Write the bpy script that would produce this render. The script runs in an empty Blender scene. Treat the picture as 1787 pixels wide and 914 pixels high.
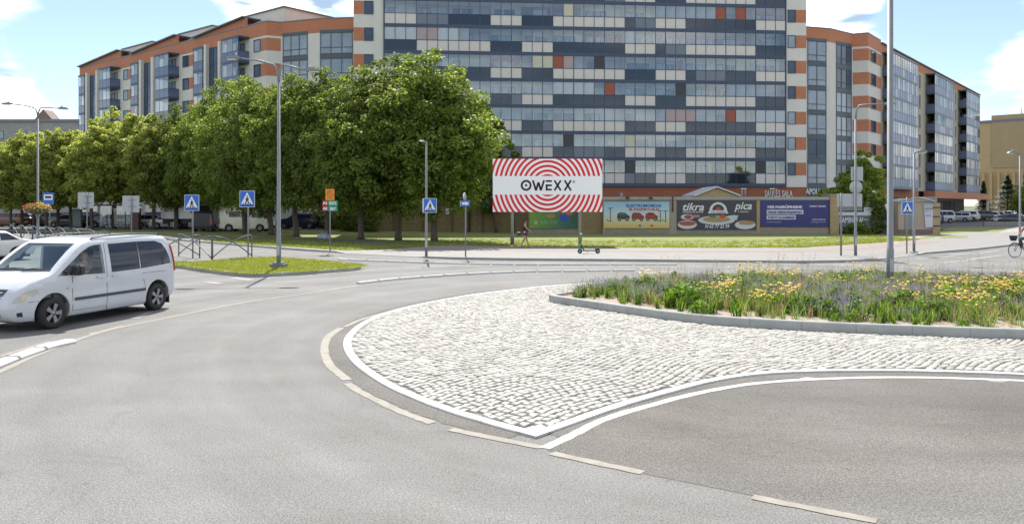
import bpy, bmesh, math, random
import numpy as np
from mathutils import Vector, Matrix, Euler
from mathutils.geometry import tessellate_polygon
random.seed(7); np.random.seed(7)
S = bpy.context.scene; C = S.collection
PI = math.pi
# ---------------------------------------------------------------- camera, sky, sun, exposure
F = 1380.0; CX = 893.5; HY = 358.0; H = 2.65; W_PX = 1787.0
cam_d = bpy.data.cameras.new('camera'); cam = bpy.data.objects.new('camera', cam_d); C.objects.link(cam)
cam.location = (0, 0, H); cam.rotation_euler = (PI/2, 0, 0)
cam_d.sensor_width = 36.0; cam_d.lens = 36.0*F/W_PX
cam_d.shift_y = -(457.0-HY)/W_PX
cam_d.clip_start = .1; cam_d.clip_end = 3000
S.camera = cam
SUN_EL = math.radians(51.0); SUN_AZ = math.atan2(-.13, .99)      # behind the flats, a little to the left
SUN = Vector((math.sin(SUN_AZ)*math.cos(SUN_EL), math.cos(SUN_AZ)*math.cos(SUN_EL), math.sin(SUN_EL)))
S.view_settings.view_transform = 'Standard'; S.view_settings.look = 'None'
S.view_settings.exposure = 1.1; S.view_settings.gamma = 1
ld = bpy.data.lights.new('sun', 'SUN'); ld.energy = 3.7; ld.angle = math.radians(.53); ld.color = (1, .965, .9)
sun = bpy.data.objects.new('sun', ld); C.objects.link(sun); sun.rotation_euler = SUN.to_track_quat('Z', 'Y').to_euler()
w = bpy.data.worlds.new('World'); S.world = w; w.use_nodes = True
wn, wl = w.node_tree.nodes, w.node_tree.links
wn.clear()
def N(t, **k):
    n = wn.new(t)
    for a, b in k.items(): setattr(n, a, b)
    return n
def wmath(op, a, b=None, c=None, clamp=False):
    n = wn.new('ShaderNodeMath'); n.operation = op; n.use_clamp = clamp
    for i, v in enumerate((a, b, c)):
        if v is None: continue
        if isinstance(v, (int, float)): n.inputs[i].default_value = v
        else: wl.new(v, n.inputs[i])
    return n.outputs[0]
sky = N('ShaderNodeTexSky', sky_type='NISHITA'); sky.sun_disc = False
sky.sun_elevation = SUN_EL; sky.sun_rotation = SUN_AZ; sky.air_density = 1.0; sky.dust_density = .1; sky.ozone_density = 3.0
tc = N('ShaderNodeTexCoord'); sp = N('ShaderNodeSeparateXYZ'); wl.new(tc.outputs['Generated'], sp.inputs[0])
# clouds: noise over azimuth / stretched height, so that they stand as banks above the horizon all round
hz = wmath('SQRT', wmath('ADD', wmath('MULTIPLY', sp.outputs[0], sp.outputs[0]), wmath('MULTIPLY', sp.outputs[1], sp.outputs[1])))
cx_ = wmath('DIVIDE', sp.outputs[0], wmath('MAXIMUM', hz, .001)); cy_ = wmath('DIVIDE', sp.outputs[1], wmath('MAXIMUM', hz, .001))
el = wmath('DIVIDE', sp.outputs[2], wmath('MAXIMUM', hz, .001))
el2 = wmath('MULTIPLY', wmath('LOGARITHM', wmath('ADD', wmath('MAXIMUM', el, 0.0), .35), 2.718), 2.2)
cb = N('ShaderNodeCombineXYZ'); wl.new(cx_, cb.inputs[0]); wl.new(cy_, cb.inputs[1]); wl.new(el2, cb.inputs[2])
nz = N('ShaderNodeTexNoise'); wl.new(cb.outputs[0], nz.inputs['Vector']); nz.inputs['Scale'].default_value = 3.3
nz.inputs['Detail'].default_value = 7; nz.inputs['Roughness'].default_value = .56; nz.inputs['Distortion'].default_value = .25
# large cloud banks where the photograph has them (each a soft lobe round a direction), the same noise everywhere else
bias = None
def lobe(px, py, rx, amp):
    global bias
    d = Vector(((px-CX)/F, 1, (HY-py)/F)).normalized()
    dn = N('ShaderNodeVectorMath', operation='DOT_PRODUCT'); wl.new(tc.outputs['Generated'], dn.inputs[0]); dn.inputs[1].default_value = d
    c = math.cos(math.atan(rx/F))
    v = wmath('MULTIPLY', wmath('MULTIPLY', wmath('SUBTRACT', dn.outputs['Value'], c), 1/(1-c), clamp=True), amp)
    bias = v if bias is None else wmath('ADD', bias, v)
lobe(60, 20, 80, .10); lobe(440, 20, 130, .20); lobe(20, 205, 120, .16); lobe(230, 60, 170, -.45); lobe(190, 108, 50, .12); lobe(330, 90, 90, -.2)
lobe(560, -10, 110, .14); lobe(1470, 40, 90, .16); lobe(1730, 130, 90, .18); lobe(1760, 20, 80, .14); lobe(1650, 60, 110, -.40); lobe(1740, 190, 60, -.22); lobe(1570, 110, 70, .12); lobe(130, 170, 60, -.2); lobe(130, 30, 40, -.2)
cov = wmath('ADD', nz.outputs['Fac'], bias)
mr = N('ShaderNodeMapRange'); mr.interpolation_type = 'SMOOTHSTEP'; wl.new(cov, mr.inputs[0])
mr.inputs[1].default_value = .41; mr.inputs[2].default_value = .66
nz2 = N('ShaderNodeTexNoise'); wl.new(cb.outputs[0], nz2.inputs['Vector']); nz2.inputs['Scale'].default_value = 7; nz2.inputs['Detail'].default_value = 5
cr = N('ShaderNodeValToRGB'); wl.new(nz2.outputs['Fac'], cr.inputs[0])
cr.color_ramp.elements[0].position = .33; cr.color_ramp.elements[0].color = (.24, .32, .43, 1)
cr.color_ramp.elements[1].position = .45; cr.color_ramp.elements[1].color = (1.0, 1.0, 1.0, 1)
bg = N('ShaderNodeBackground'); bg.inputs[1].default_value = .075
hsv = N('ShaderNodeHueSaturation'); wl.new(sky.outputs[0], hsv.inputs['Color']); hsv.inputs['Saturation'].default_value = .88; wl.new(hsv.outputs[0], bg.inputs[0])
bg2 = N('ShaderNodeBackground'); bg2.inputs[1].default_value = .95; wl.new(cr.outputs[0], bg2.inputs[0])
mx = N('ShaderNodeMixShader'); wl.new(mr.outputs[0], mx.inputs[0]); wl.new(bg.outputs[0], mx.inputs[1]); wl.new(bg2.outputs[0], mx.inputs[2])
wo = N('ShaderNodeOutputWorld'); wl.new(mx.outputs[0], wo.inputs[0])
S.cycles.max_bounces = 8; S.cycles.transparent_max_bounces = 16; S.cycles.caustics_reflective = False; S.cycles.caustics_refractive = False

# ---------------------------------------------------------------- places: a pixel of the photograph's ground to metres
def G(px, py, z=0.0):
    d = (H-z)*F/(py-HY)
    return Vector(((px-CX)*d/F, d, z))
def A(px, d, z): return Vector(((px-CX)*d/F, d, z))
def ZY(py, d): return H+(HY-py)*d/F          # height of something seen at row py at distance d

# ---------------------------------------------------------------- materials
MATS = {}
def mat(name, col, rough=.7, var=.0, scale=8, bump=0, bscale=40, metal=0, spec=.5, col2=None, det=4, trans=0, emis=None, coat=0, stretch=None, isl=0):
    if name in MATS: return MATS[name]
    m = bpy.data.materials.new(name); m.use_nodes = True; nt = m.node_tree; b = nt.nodes['Principled BSDF']; L = nt.links.new
    b.inputs['Base Color'].default_value = (*col, 1); b.inputs['Roughness'].default_value = rough
    b.inputs['Metallic'].default_value = metal; b.inputs['Specular IOR Level'].default_value = spec; b.inputs['Coat Weight'].default_value = coat
    t = None
    if var or bump or col2 or isl:
        t = nt.nodes.new('ShaderNodeTexCoord'); vec = t.outputs['Object']
        if stretch:
            mp = nt.nodes.new('ShaderNodeMapping'); mp.inputs['Scale'].default_value = stretch; L(vec, mp.inputs[0]); vec = mp.outputs[0]
    if var or col2:
        n = nt.nodes.new('ShaderNodeTexNoise'); n.inputs['Scale'].default_value = scale; n.inputs['Detail'].default_value = det; n.inputs['Roughness'].default_value = .65
        L(vec, n.inputs['Vector'])
        r = nt.nodes.new('ShaderNodeValToRGB'); L(n.outputs['Fac'], r.inputs[0])
        c2 = col2 if col2 else tuple(min(1, c*(1+var)) for c in col); c1 = col if col2 else tuple(c*(1-var) for c in col)
        r.color_ramp.elements[0].position = .3; r.color_ramp.elements[0].color = (*c1, 1)
        r.color_ramp.elements[1].position = .7; r.color_ramp.elements[1].color = (*c2, 1)
        L(r.outputs[0], b.inputs['Base Color'])
    if isl:
        gm = nt.nodes.new('ShaderNodeNewGeometry'); hs = nt.nodes.new('ShaderNodeHueSaturation')
        mr_ = nt.nodes.new('ShaderNodeMapRange'); L(gm.outputs['Random Per Island'], mr_.inputs[0]); mr_.inputs[3].default_value = 1-isl; mr_.inputs[4].default_value = 1+isl
        L(mr_.outputs[0], hs.inputs['Value'])
        if b.inputs['Base Color'].is_linked:
            L(b.inputs['Base Color'].links[0].from_socket, hs.inputs['Color'])
        else: hs.inputs['Color'].default_value = (*col, 1)
        L(hs.outputs[0], b.inputs['Base Color'])
    if bump:
        n2 = nt.nodes.new('ShaderNodeTexNoise'); n2.inputs['Scale'].default_value = bscale; n2.inputs['Detail'].default_value = 5; L(vec, n2.inputs['Vector'])
        bp = nt.nodes.new('ShaderNodeBump'); bp.inputs['Strength'].default_value = bump; bp.inputs['Distance'].default_value = .02
        L(n2.outputs['Fac'], bp.inputs['Height']); L(bp.outputs[0], b.inputs['Normal'])
    if emis: b.inputs['Emission Color'].default_value = (*emis, 1); b.inputs['Emission Strength'].default_value = 1
    MATS[name] = m
    return m
def glass(name, tint, clear, rough=.03, spec=.5, gfac=1.0, gcol=(.9, .95, 1)):
    """a pane: part clear (tinted), the rest a glossy dark surface that mirrors the sky"""
    if name in MATS: return MATS[name]
    m = bpy.data.materials.new(name); m.use_nodes = True; nt = m.node_tree; nt.nodes.clear(); L = nt.links.new
    tr = nt.nodes.new('ShaderNodeBsdfTransparent'); tr.inputs[0].default_value = (*tint, 1)
    pr = nt.nodes.new('ShaderNodeBsdfPrincipled'); pr.inputs['Base Color'].default_value = (*[c*.25 for c in tint], 1)
    pr.inputs['Roughness'].default_value = rough; pr.inputs['Specular IOR Level'].default_value = spec
    gg = nt.nodes.new('ShaderNodeNewGeometry'); dt = nt.nodes.new('ShaderNodeVectorMath'); dt.operation = 'DOT_PRODUCT'; L(gg.outputs['Incoming'], dt.inputs[0]); L(gg.outputs['Normal'], dt.inputs[1])
    ab = nt.nodes.new('ShaderNodeMath'); ab.operation = 'ABSOLUTE'; L(dt.outputs['Value'], ab.inputs[0]); om = nt.nodes.new('ShaderNodeMath'); om.operation = 'SUBTRACT'; om.inputs[0].default_value = 1; L(ab.outputs[0], om.inputs[1])
    fr = nt.nodes.new('ShaderNodeMath'); fr.operation = 'POWER'; L(om.outputs[0], fr.inputs[0]); fr.inputs[1].default_value = 5
    mm = nt.nodes.new('ShaderNodeMath'); mm.operation = 'MULTIPLY_ADD'; L(fr.outputs[0], mm.inputs[0]); mm.inputs[1].default_value = .9; mm.inputs[2].default_value = 1-clear; mm.use_clamp = True
    gl = nt.nodes.new('ShaderNodeBsdfGlossy'); gl.inputs['Roughness'].default_value = rough; gl.inputs['Color'].default_value = (*gcol, 1)
    mg = nt.nodes.new('ShaderNodeMixShader'); mg.inputs[0].default_value = gfac; L(pr.outputs[0], mg.inputs[1]); L(gl.outputs[0], mg.inputs[2])
    x = nt.nodes.new('ShaderNodeMixShader'); L(mm.outputs[0], x.inputs[0]); L(tr.outputs[0], x.inputs[1]); L(mg.outputs[0], x.inputs[2])
    o = nt.nodes.new('ShaderNodeOutputMaterial'); L(x.outputs[0], o.inputs[0])
    MATS[name] = m; return m
def leafmat(name, c1, c2, trans=.45, val=.25):
    m = bpy.data.materials.new(name); m.use_nodes = True; nt = m.node_tree; nt.nodes.clear(); L = nt.links.new
    gm = nt.nodes.new('ShaderNodeNewGeometry'); r = nt.nodes.new('ShaderNodeValToRGB'); L(gm.outputs['Random Per Island'], r.inputs[0])
    r.color_ramp.elements[0].color = (*c1, 1); r.color_ramp.elements[1].color = (*c2, 1)
    oi = nt.nodes.new('ShaderNodeObjectInfo'); hs = nt.nodes.new('ShaderNodeHueSaturation'); L(r.outputs[0], hs.inputs['Color'])
    mr_ = nt.nodes.new('ShaderNodeMapRange'); L(oi.outputs['Random'], mr_.inputs[0]); mr_.inputs[3].default_value = 1-val*.5; mr_.inputs[4].default_value = 1+val*.5; L(mr_.outputs[0], hs.inputs['Value'])
    d = nt.nodes.new('ShaderNodeBsdfPrincipled'); d.inputs['Roughness'].default_value = .5; d.inputs['Specular IOR Level'].default_value = .35; L(hs.outputs[0], d.inputs['Base Color'])
    h2 = nt.nodes.new('ShaderNodeHueSaturation'); h2.inputs['Hue'].default_value = .485; h2.inputs['Saturation'].default_value = 1.1; h2.inputs['Value'].default_value = 1.5; L(hs.outputs[0], h2.inputs['Color'])
    t = nt.nodes.new('ShaderNodeBsdfTranslucent'); L(h2.outputs[0], t.inputs[0])
    x = nt.nodes.new('ShaderNodeMixShader'); x.inputs[0].default_value = trans; L(d.outputs[0], x.inputs[1]); L(t.outputs[0], x.inputs[2])
    o = nt.nodes.new('ShaderNodeOutputMaterial'); L(x.outputs[0], o.inputs[0]); MATS[name] = m; return m

# ---------------------------------------------------------------- mesh builder
class MB:
    def __init__(s, T=None): s.v = []; s.f = []; s.mi = []; s.m = 0; s.T = T; s.sm = []; s.smooth = False
    def add(s, vs, fs):
        o = len(s.v)
        for p in vs:
            p = Vector(p); s.v.append(tuple(s.T @ p if s.T is not None else p))
        for f in fs: s.f.append(tuple(o+i for i in f)); s.mi.append(s.m); s.sm.append(s.smooth)
        return s
    def box(s, x0, x1, y0, y1, z0, z1):
        return s.add([(x0,y0,z0),(x1,y0,z0),(x1,y1,z0),(x0,y1,z0),(x0,y0,z1),(x1,y0,z1),(x1,y1,z1),(x0,y1,z1)],
                     [(0,3,2,1),(4,5,6,7),(0,1,5,4),(1,2,6,5),(2,3,7,6),(3,0,4,7)])
    def cbox(s, c, d): return s.box(c[0]-d[0]/2, c[0]+d[0]/2, c[1]-d[1]/2, c[1]+d[1]/2, c[2]-d[2]/2, c[2]+d[2]/2)
    def prism(s, poly, y0, y1, axis='y'):
        """poly in (x,z) pulled along y (or (x,y) along z)"""
        n = len(poly)
        if axis == 'y': vs = [(p[0], y0, p[1]) for p in poly]+[(p[0], y1, p[1]) for p in poly]
        elif axis == 'z': vs = [(p[0], p[1], y0) for p in poly]+[(p[0], p[1], y1) for p in poly]
        else: vs = [(y0, p[0], p[1]) for p in poly]+[(y1, p[0], p[1]) for p in poly]
        tr = tessellate_polygon([[Vector((p[0], p[1], 0)) for p in poly]])
        fs = [tuple(t) for t in tr]+[tuple(n+i for i in reversed(t)) for t in tr]
        fs += [(i, (i+1) % n, n+(i+1) % n, n+i) for i in range(n)]
        return s.add(vs, fs)
    def tube(s, pts, r, n=8, caps=True):
        pts = [Vector(p) for p in pts]; rs = r if isinstance(r, (list, tuple)) else [r]*len(pts)
        vs = []; fs = []; k = len(pts); a = None
        for i, p in enumerate(pts):
            t = (pts[min(i+1, k-1)]-pts[max(i-1, 0)])
            if t.length < 1e-9: t = Vector((0, 0, 1))
            t.normalize()
            if a is None:
                a = t.orthogonal().normalized()
            else:
                a = (a-t*a.dot(t)); a = a.normalized() if a.length > 1e-6 else t.orthogonal().normalized()
            b = t.cross(a)
            for j in range(n):
                q = 2*PI*j/n; vs.append(p+(a*math.cos(q)+b*math.sin(q))*rs[i])
        for i in range(k-1):
            for j in range(n): fs.append((i*n+j, i*n+(j+1) % n, (i+1)*n+(j+1) % n, (i+1)*n+j))
        if caps: fs.append(tuple(reversed(range(n)))); fs.append(tuple((k-1)*n+j for j in range(n)))
        sm = s.smooth; s.smooth = True; s.add(vs, fs); s.smooth = sm; return s
    def lathe(s, prof, n=20, axis='z', c=(0,0,0), cap=True):
        """prof: (radius, height)"""
        vs = []; fs = []; k = len(prof)
        for r, h in prof:
            for j in range(n):
                q = 2*PI*j/n; a, b = r*math.cos(q), r*math.sin(q)
                vs.append({'z': (c[0]+a, c[1]+b, c[2]+h), 'y': (c[0]+a, c[1]+h, c[2]+b), 'x': (c[0]+h, c[1]+a, c[2]+b)}[axis])
        for i in range(k-1):
            for j in range(n): fs.append((i*n+j, i*n+(j+1) % n, (i+1)*n+(j+1) % n, (i+1)*n+j))
        if cap: fs.append(tuple(reversed(range(n)))); fs.append(tuple((k-1)*n+j for j in range(n)))
        sm = s.smooth; s.smooth = True; s.add(vs, fs); s.smooth = sm; return s
    def poly(s, pts):
        tr = tessellate_polygon([[Vector(p) for p in pts]])
        up = []
        for t in tr:
            a, b, c = (Vector(pts[i]) for i in t)
            n = (b-a).cross(c-a)
            up.append(tuple(t) if n.z >= -1e-9 else tuple(reversed(t)))
        return s.add(pts, up)
    def mesh(s, name, mats):
        me = bpy.data.meshes.new(name); me.from_pydata(s.v, [], s.f)
        if not isinstance(mats, (list, tuple)): mats = [mats]
        for m in mats: me.materials.append(m)
        if len(mats) > 1: me.polygons.foreach_set('material_index', s.mi)
        if any(s.sm): me.polygons.foreach_set('use_smooth', s.sm)
        me.update(); return me
def fixn(me):
    b = bmesh.new(); b.from_mesh(me); bmesh.ops.recalc_face_normals(b, faces=b.faces); b.to_mesh(me); b.free(); return me
def put(name, me, parent=None, loc=None, rot=None, label=None):
    o = bpy.data.objects.new(name, me); C.objects.link(o)
    if parent is not None: o.parent = parent
    if loc is not None: o.location = loc
    if rot is not None: o.rotation_euler = rot
    if label: o['label'] = label
    return o
def part(name, mb, m, parent, label=None, loc=None, rot=None): return put(name, mb.mesh(name, m), parent, loc, rot, label)
def tag(o, label, cat, group=None):
    o['label'] = label; o['category'] = cat
    if group: o['group'] = group
    return o
def thing(name, label, cat, loc=(0,0,0), rz=0, group=None):
    o = bpy.data.objects.new(name, None); o.empty_display_size = .3; C.objects.link(o); o.location = loc; o.rotation_euler = (0, 0, rz)
    return tag(o, label, cat, group)
def struct(name, mb, m):
    o = put(name, mb.mesh(name, m) if isinstance(mb, MB) else mb); o['kind'] = 'structure'; return o
def stuff(o, label=None, cat=None):
    o['kind'] = 'stuff'
    if label: o['label'] = label; o['category'] = cat
    return o
def kids(o): return [c for c in bpy.data.objects if c.parent == o]
def copy_tree(o, parent=None, loc=None, rz=None, label=None, name=None, scale=None):
    c = o.copy(); C.objects.link(c)
    if name: c.name = name
    if parent is not None: c.parent = parent
    if loc is not None: c.location = loc
    if rz is not None: c.rotation_euler = (0, 0, rz)
    if scale is not None: c.scale = scale
    if label: c['label'] = label
    for ch in o.children: copy_tree(ch, c)
    return c
def spline(pts, n=6, closed=False):
    """Catmull-Rom through points"""
    P = [Vector(p) for p in pts]; out = []; k = len(P)
    for i in range(k if closed else k-1):
        p1, p2 = P[i], P[(i+1) % k]
        p0 = P[i-1] if (i > 0 or closed) else p1*2-p2
        p3 = P[(i+2) % k] if (i+2 < k or closed) else p2*2-p1
        for j in range(n):
            t = j/n
            out.append(.5*((2*p1)+(p2-p0)*t+(2*p0-5*p1+4*p2-p3)*t*t+(3*p1-p0-3*p2+p3)*t**3))
    if not closed: out.append(P[-1])
    return out
def gpts(px, z=0.0, at=0.0):
    """pixel outline -> ground points seen at height `at`, laid at height z"""
    r = []
    for p in px: g = G(p[0], p[1], at); g.z = z; r.append(g)
    return r
def normals2(P, closed=False):
    out = []; k = len(P)
    for i in range(k):
        a = P[i-1] if (i > 0 or closed) else P[i]; b = P[(i+1) % k] if (i+1 < k or closed) else P[i]
        t = (b-a); t.z = 0; t.normalize(); out.append(Vector((-t.y, t.x, 0)))
    return out
def ribbon(mb, P, width, z, ragged=0):
    nn = normals2(P); vs = []
    for p, n in zip(P, nn):
        r1 = random.uniform(-ragged, ragged); r2 = random.uniform(-ragged, ragged)
        a = p-n*(width/2+r1); b = p+n*(width/2+r2); vs += [(a.x, a.y, z), (b.x, b.y, z)]
    fs = [(2*i, 2*i+2, 2*i+3, 2*i+1) for i in range(len(P)-1)]
    # keep faces up
    a, b, c = Vector(vs[0]), Vector(vs[2]), Vector(vs[3])
    if (b-a).cross(c-a).z < 0: fs = [tuple(reversed(f)) for f in fs]
    mb.add(vs, fs)
def sweep(mb, P, prof, closed=False):
    """prof: (offset to the left, z) ring swept along P"""
    nn = normals2(P, closed); vs = []; k = len(prof); n = len(P)
    for p, nr in zip(P, nn):
        for o, z in prof: q = p+nr*o; vs.append((q.x, q.y, z+p.z))
    fs = []
    for i in range(n if closed else n-1):
        j = (i+1) % n
        for a in range(k): b = (a+1) % k; fs.append((i*k+a, j*k+a, j*k+b, i*k+b))
    if not closed: fs.append(tuple(range(k))); fs.append(tuple((n-1)*k+a for a in reversed(range(k))))
    mb.add(vs, fs)
def along(P, step):
    """resample a polyline at equal steps"""
    out = [P[0].copy()]; acc = 0
    for a, b in zip(P, P[1:]):
        L = (b-a).length
        while acc+L >= step:
            t = (step-acc)/L; a = a.lerp(b, t); out.append(a.copy()); L = (b-a).length; acc = 0
            if L < 1e-9: break
        acc += L
    return out
def split_len(P, step, gap):
    """pieces of a polyline: equal lengths with a gap between"""
    Q = along(P, .05); n = max(2, int(step/.05)); g = max(0, int(round(gap/.05))); res = []
    i = 0
    while i+n < len(Q)+n//2:
        seg = Q[i:i+n-g+1]
        if len(seg) > 1: res.append(seg[::max(1, len(seg)//6)] if len(seg) > 8 else seg)
        if len(seg) > 8 and (res[-1][-1]-seg[-1]).length > 1e-6: res[-1].append(seg[-1])
        i += n
    return res
def text_mesh(body, size, m, bold=0.0, shear=0.0, align='LEFT', depth=.006, width=None):
    cu = bpy.data.curves.new('lettering', 'FONT'); cu.body = body; cu.size = size; cu.offset = bold; cu.shear = shear
    cu.align_x = align; cu.align_y = 'BOTTOM_BASELINE'; cu.extrude = depth/2; cu.resolution_u = 2
    o = bpy.data.objects.new('lettering', cu); C.objects.link(o)
    dg = bpy.context.evaluated_depsgraph_get(); me = bpy.data.meshes.new_from_object(o.evaluated_get(dg)); bpy.data.objects.remove(o); bpy.data.curves.remove(cu)
    if width:
        xs = [v.co.x for v in me.vertices]
        if xs:
            k = width/(max(xs)-min(xs)); me.transform(Matrix.Diagonal((k, 1, 1, 1)))
    me.materials.clear(); me.materials.append(m); me.name = 'lettering'
    return me
def put_text(parent, body, x, y, z, size, m, label=None, **k):
    """lettering standing upright, read from -y"""
    return put('lettering', text_mesh(body, size, m, **k), parent, (x, y, z), (PI/2, 0, 0), label)
def eval_mesh(o):
    dg = bpy.context.evaluated_depsgraph_get(); me = bpy.data.meshes.new_from_object(o.evaluated_get(dg)); return me
def skin(name, verts, edges, radii, m, parent=None, sub=2, root=0):
    me = bpy.data.meshes.new(name); me.from_pydata(verts, edges, []); o = bpy.data.objects.new(name, me); C.objects.link(o)
    md = o.modifiers.new('skin', 'SKIN'); md.use_smooth_shade = True
    for i, r in enumerate(radii):
        r = r if isinstance(r, tuple) else (r, r)
        me.skin_vertices[0].data[i].radius = r; me.skin_vertices[0].data[i].use_root = (i == root)
    sd = o.modifiers.new('sub', 'SUBSURF'); sd.levels = sub; sd.render_levels = sub
    out = eval_mesh(o); bpy.data.objects.remove(o); out.name = name; out.materials.clear(); out.materials.append(m)
    out.polygons.foreach_set('use_smooth', [True]*len(out.polygons))
    return put(name, out, parent)
def inside(poly, x, y):
    c = False; j = len(poly)-1
    for i in range(len(poly)):
        xi, yi, xj, yj = poly[i][0], poly[i][1], poly[j][0], poly[j][1]
        if (yi > y) != (yj > y) and x < (xj-xi)*(y-yi)/(yj-yi)+xi: c = not c
        j = i
    return c
# ---------------------------------------------------------------- ground, road, markings
def asphalt(name, c1, c2, speck=.35, scale=55, fade=None):
    m = bpy.data.materials.new(name); m.use_nodes = True; nt = m.node_tree; b = nt.nodes['Principled BSDF']; L = nt.links.new
    b.inputs['Roughness'].default_value = .85; b.inputs['Specular IOR Level'].default_value = .3
    t = nt.nodes.new('ShaderNodeTexCoord')
    def noise(sc, det=3, rough=.6, st=None):
        v = t.outputs['Object']
        if st:
            mp = nt.nodes.new('ShaderNodeMapping'); mp.inputs['Scale'].default_value = st[:3]; mp.inputs['Rotation'].default_value = (0, 0, st[3]); L(v, mp.inputs[0]); v = mp.outputs[0]
        n = nt.nodes.new('ShaderNodeTexNoise'); n.inputs['Scale'].default_value = sc; n.inputs['Detail'].default_value = det; n.inputs['Roughness'].default_value = rough; L(v, n.inputs['Vector']); return n.outputs['Fac']
    def mrange(s, a, b_, c, d):
        r = nt.nodes.new('ShaderNodeMapRange'); L(s, r.inputs[0]); r.inputs[1].default_value = a; r.inputs[2].default_value = b_; r.inputs[3].default_value = c; r.inputs[4].default_value = d; return r.outputs[0]
    mixc = nt.nodes.new('ShaderNodeMix'); mixc.data_type = 'RGBA'; mixc.inputs[6].default_value = (*c1, 1); mixc.inputs[7].default_value = (*c2, 1)
    L(mrange(noise(.35, 5), .35, .65, 0, 1), mixc.inputs[0])
    if fade:     # the newer layer has worn towards the old colour nearer the give-way line
        sy = nt.nodes.new('ShaderNodeSeparateXYZ'); L(t.outputs['Object'], sy.inputs[0]); ms_ = nt.nodes.new('ShaderNodeMath'); ms_.operation = 'MULTIPLY_ADD'; L(noise(.5, 4), ms_.inputs[0]); ms_.inputs[1].default_value = 2.5; L(sy.outputs[1], ms_.inputs[2])
        m2 = nt.nodes.new('ShaderNodeMix'); m2.data_type = 'RGBA'; L(mrange(ms_.outputs[0], 7.4, 9.6, 0, 1), m2.inputs[0]); m2.inputs[6].default_value = (*fade, 1); L(mixc.outputs[2], m2.inputs[7]); mixc = m2
    fine = mrange(noise(scale, 2, .75), .40, .60, 1-speck, 1+speck)
    fine2 = mrange(noise(scale*.33, 3, .7), .3, .7, 1-speck*.3, 1+speck*.3)
    wear = mrange(noise(.9, 6, .6, (.25, 1, 1, .5)), .3, .7, .93, 1.06)
    # wheel tracks run round the island: noise over the distance from its middle, broken up by a second noise
    ds = nt.nodes.new('ShaderNodeVectorMath'); ds.operation = 'DISTANCE'; L(t.outputs['Object'], ds.inputs[0]); ds.inputs[1].default_value = (6.5, 17, 0)
    dm_ = nt.nodes.new('ShaderNodeMath'); dm_.operation = 'MULTIPLY_ADD'; L(noise(.3, 4), dm_.inputs[0]); dm_.inputs[1].default_value = 1.4; L(ds.outputs['Value'], dm_.inputs[2])
    n1 = nt.nodes.new('ShaderNodeTexNoise'); n1.noise_dimensions = '1D'; n1.inputs['Scale'].default_value = .75; n1.inputs['Detail'].default_value = 5; L(dm_.outputs[0], n1.inputs['W'])
    trk = mrange(n1.outputs['Fac'], .3, .7, .86, 1.10)
    spot = mrange(noise(7, 2, .5), .66, .74, 1.0, .80)
    w1 = nt.nodes.new('ShaderNodeMath'); w1.operation = 'MULTIPLY'; L(trk, w1.inputs[0]); L(wear, w1.inputs[1]); w2 = nt.nodes.new('ShaderNodeMath'); w2.operation = 'MULTIPLY'; L(w1.outputs[0], w2.inputs[0]); L(spot, w2.inputs[1]); wear = w2.outputs[0]
    a = nt.nodes.new('ShaderNodeMath'); a.operation = 'MULTIPLY'; L(fine, a.inputs[0]); L(wear, a.inputs[1])
    a2 = nt.nodes.new('ShaderNodeMath'); a2.operation = 'MULTIPLY'; L(a.outputs[0], a2.inputs[0]); L(fine2, a2.inputs[1])
    # fine cracks and sealed joints
    mp = nt.nodes.new('ShaderNodeMapping'); L(t.outputs['Object'], mp.inputs[0]); mp.inputs['Scale'].default_value = (.16, .16, 1)
    wn_ = nt.nodes.new('ShaderNodeTexNoise'); wn_.inputs['Scale'].default_value = 3; L(mp.outputs[0], wn_.inputs['Vector']); wn_.inputs['Detail'].default_value = 4
    ad = nt.nodes.new('ShaderNodeVectorMath'); ad.operation = 'MULTIPLY_ADD'; L(wn_.outputs['Color'], ad.inputs[0]); ad.inputs[1].default_value = (.5, .5, 0); L(mp.outputs[0], ad.inputs[2])
    vo = nt.nodes.new('ShaderNodeTexVoronoi'); vo.feature = 'DISTANCE_TO_EDGE'; L(ad.outputs[0], vo.inputs['Vector']); vo.inputs['Scale'].default_value = 1.0
    crk = mrange(vo.outputs['Distance'], .0, .006, .90, 1.0)
    a3 = nt.nodes.new('ShaderNodeMath'); a3.operation = 'MULTIPLY'; L(a2.outputs[0], a3.inputs[0]); L(crk, a3.inputs[1])
    hs = nt.nodes.new('ShaderNodeHueSaturation'); L(mixc.outputs[2], hs.inputs['Color']); L(a3.outputs[0], hs.inputs['Value']); L(hs.outputs[0], b.inputs['Base Color'])
    bp = nt.nodes.new('ShaderNodeBump'); bp.inputs['Strength'].default_value = .5; bp.inputs['Distance'].default_value = .004; L(noise(scale*1.2, 2, .7), bp.inputs['Height']); L(bp.outputs[0], b.inputs['Normal'])
    MATS[name] = m; return m
M_road = asphalt('road_asphalt', (.150, .143, .134), (.188, .184, .177), .36)
M_road2 = asphalt('lane_asphalt', (.106, .096, .085), (.140, .130, .118), .40, 55, (.158, .151, .142))
M_park = asphalt('parking_asphalt', (.115, .113, .115), (.14, .138, .14), .2, 20)
M_paint = mat('old_road_paint', (.20, .18, .15), .8, col2=(.30, .27, .23), scale=4, det=10)
M_paintw = mat('white_road_paint', (.40, .39, .36), .8, col2=(.56, .55, .52), scale=4, det=10)
M_paintf = mat('faded_road_paint', (.19, .185, .175), .8, col2=(.32, .305, .28), scale=4, det=8)
M_walk = mat('pavement_slabs', (.18, .17, .158), .8, col2=(.235, .223, .208), scale=1.2, det=8)
M_bike = mat('bike_path_red', (.22, .15, .13), .8, col2=(.27, .195, .17), scale=1.0, det=8)
M_kerb = mat('kerb_concrete', (.30, .30, .29), .8, var=.14, scale=5, bump=.2, bscale=60, isl=.10)
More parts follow.
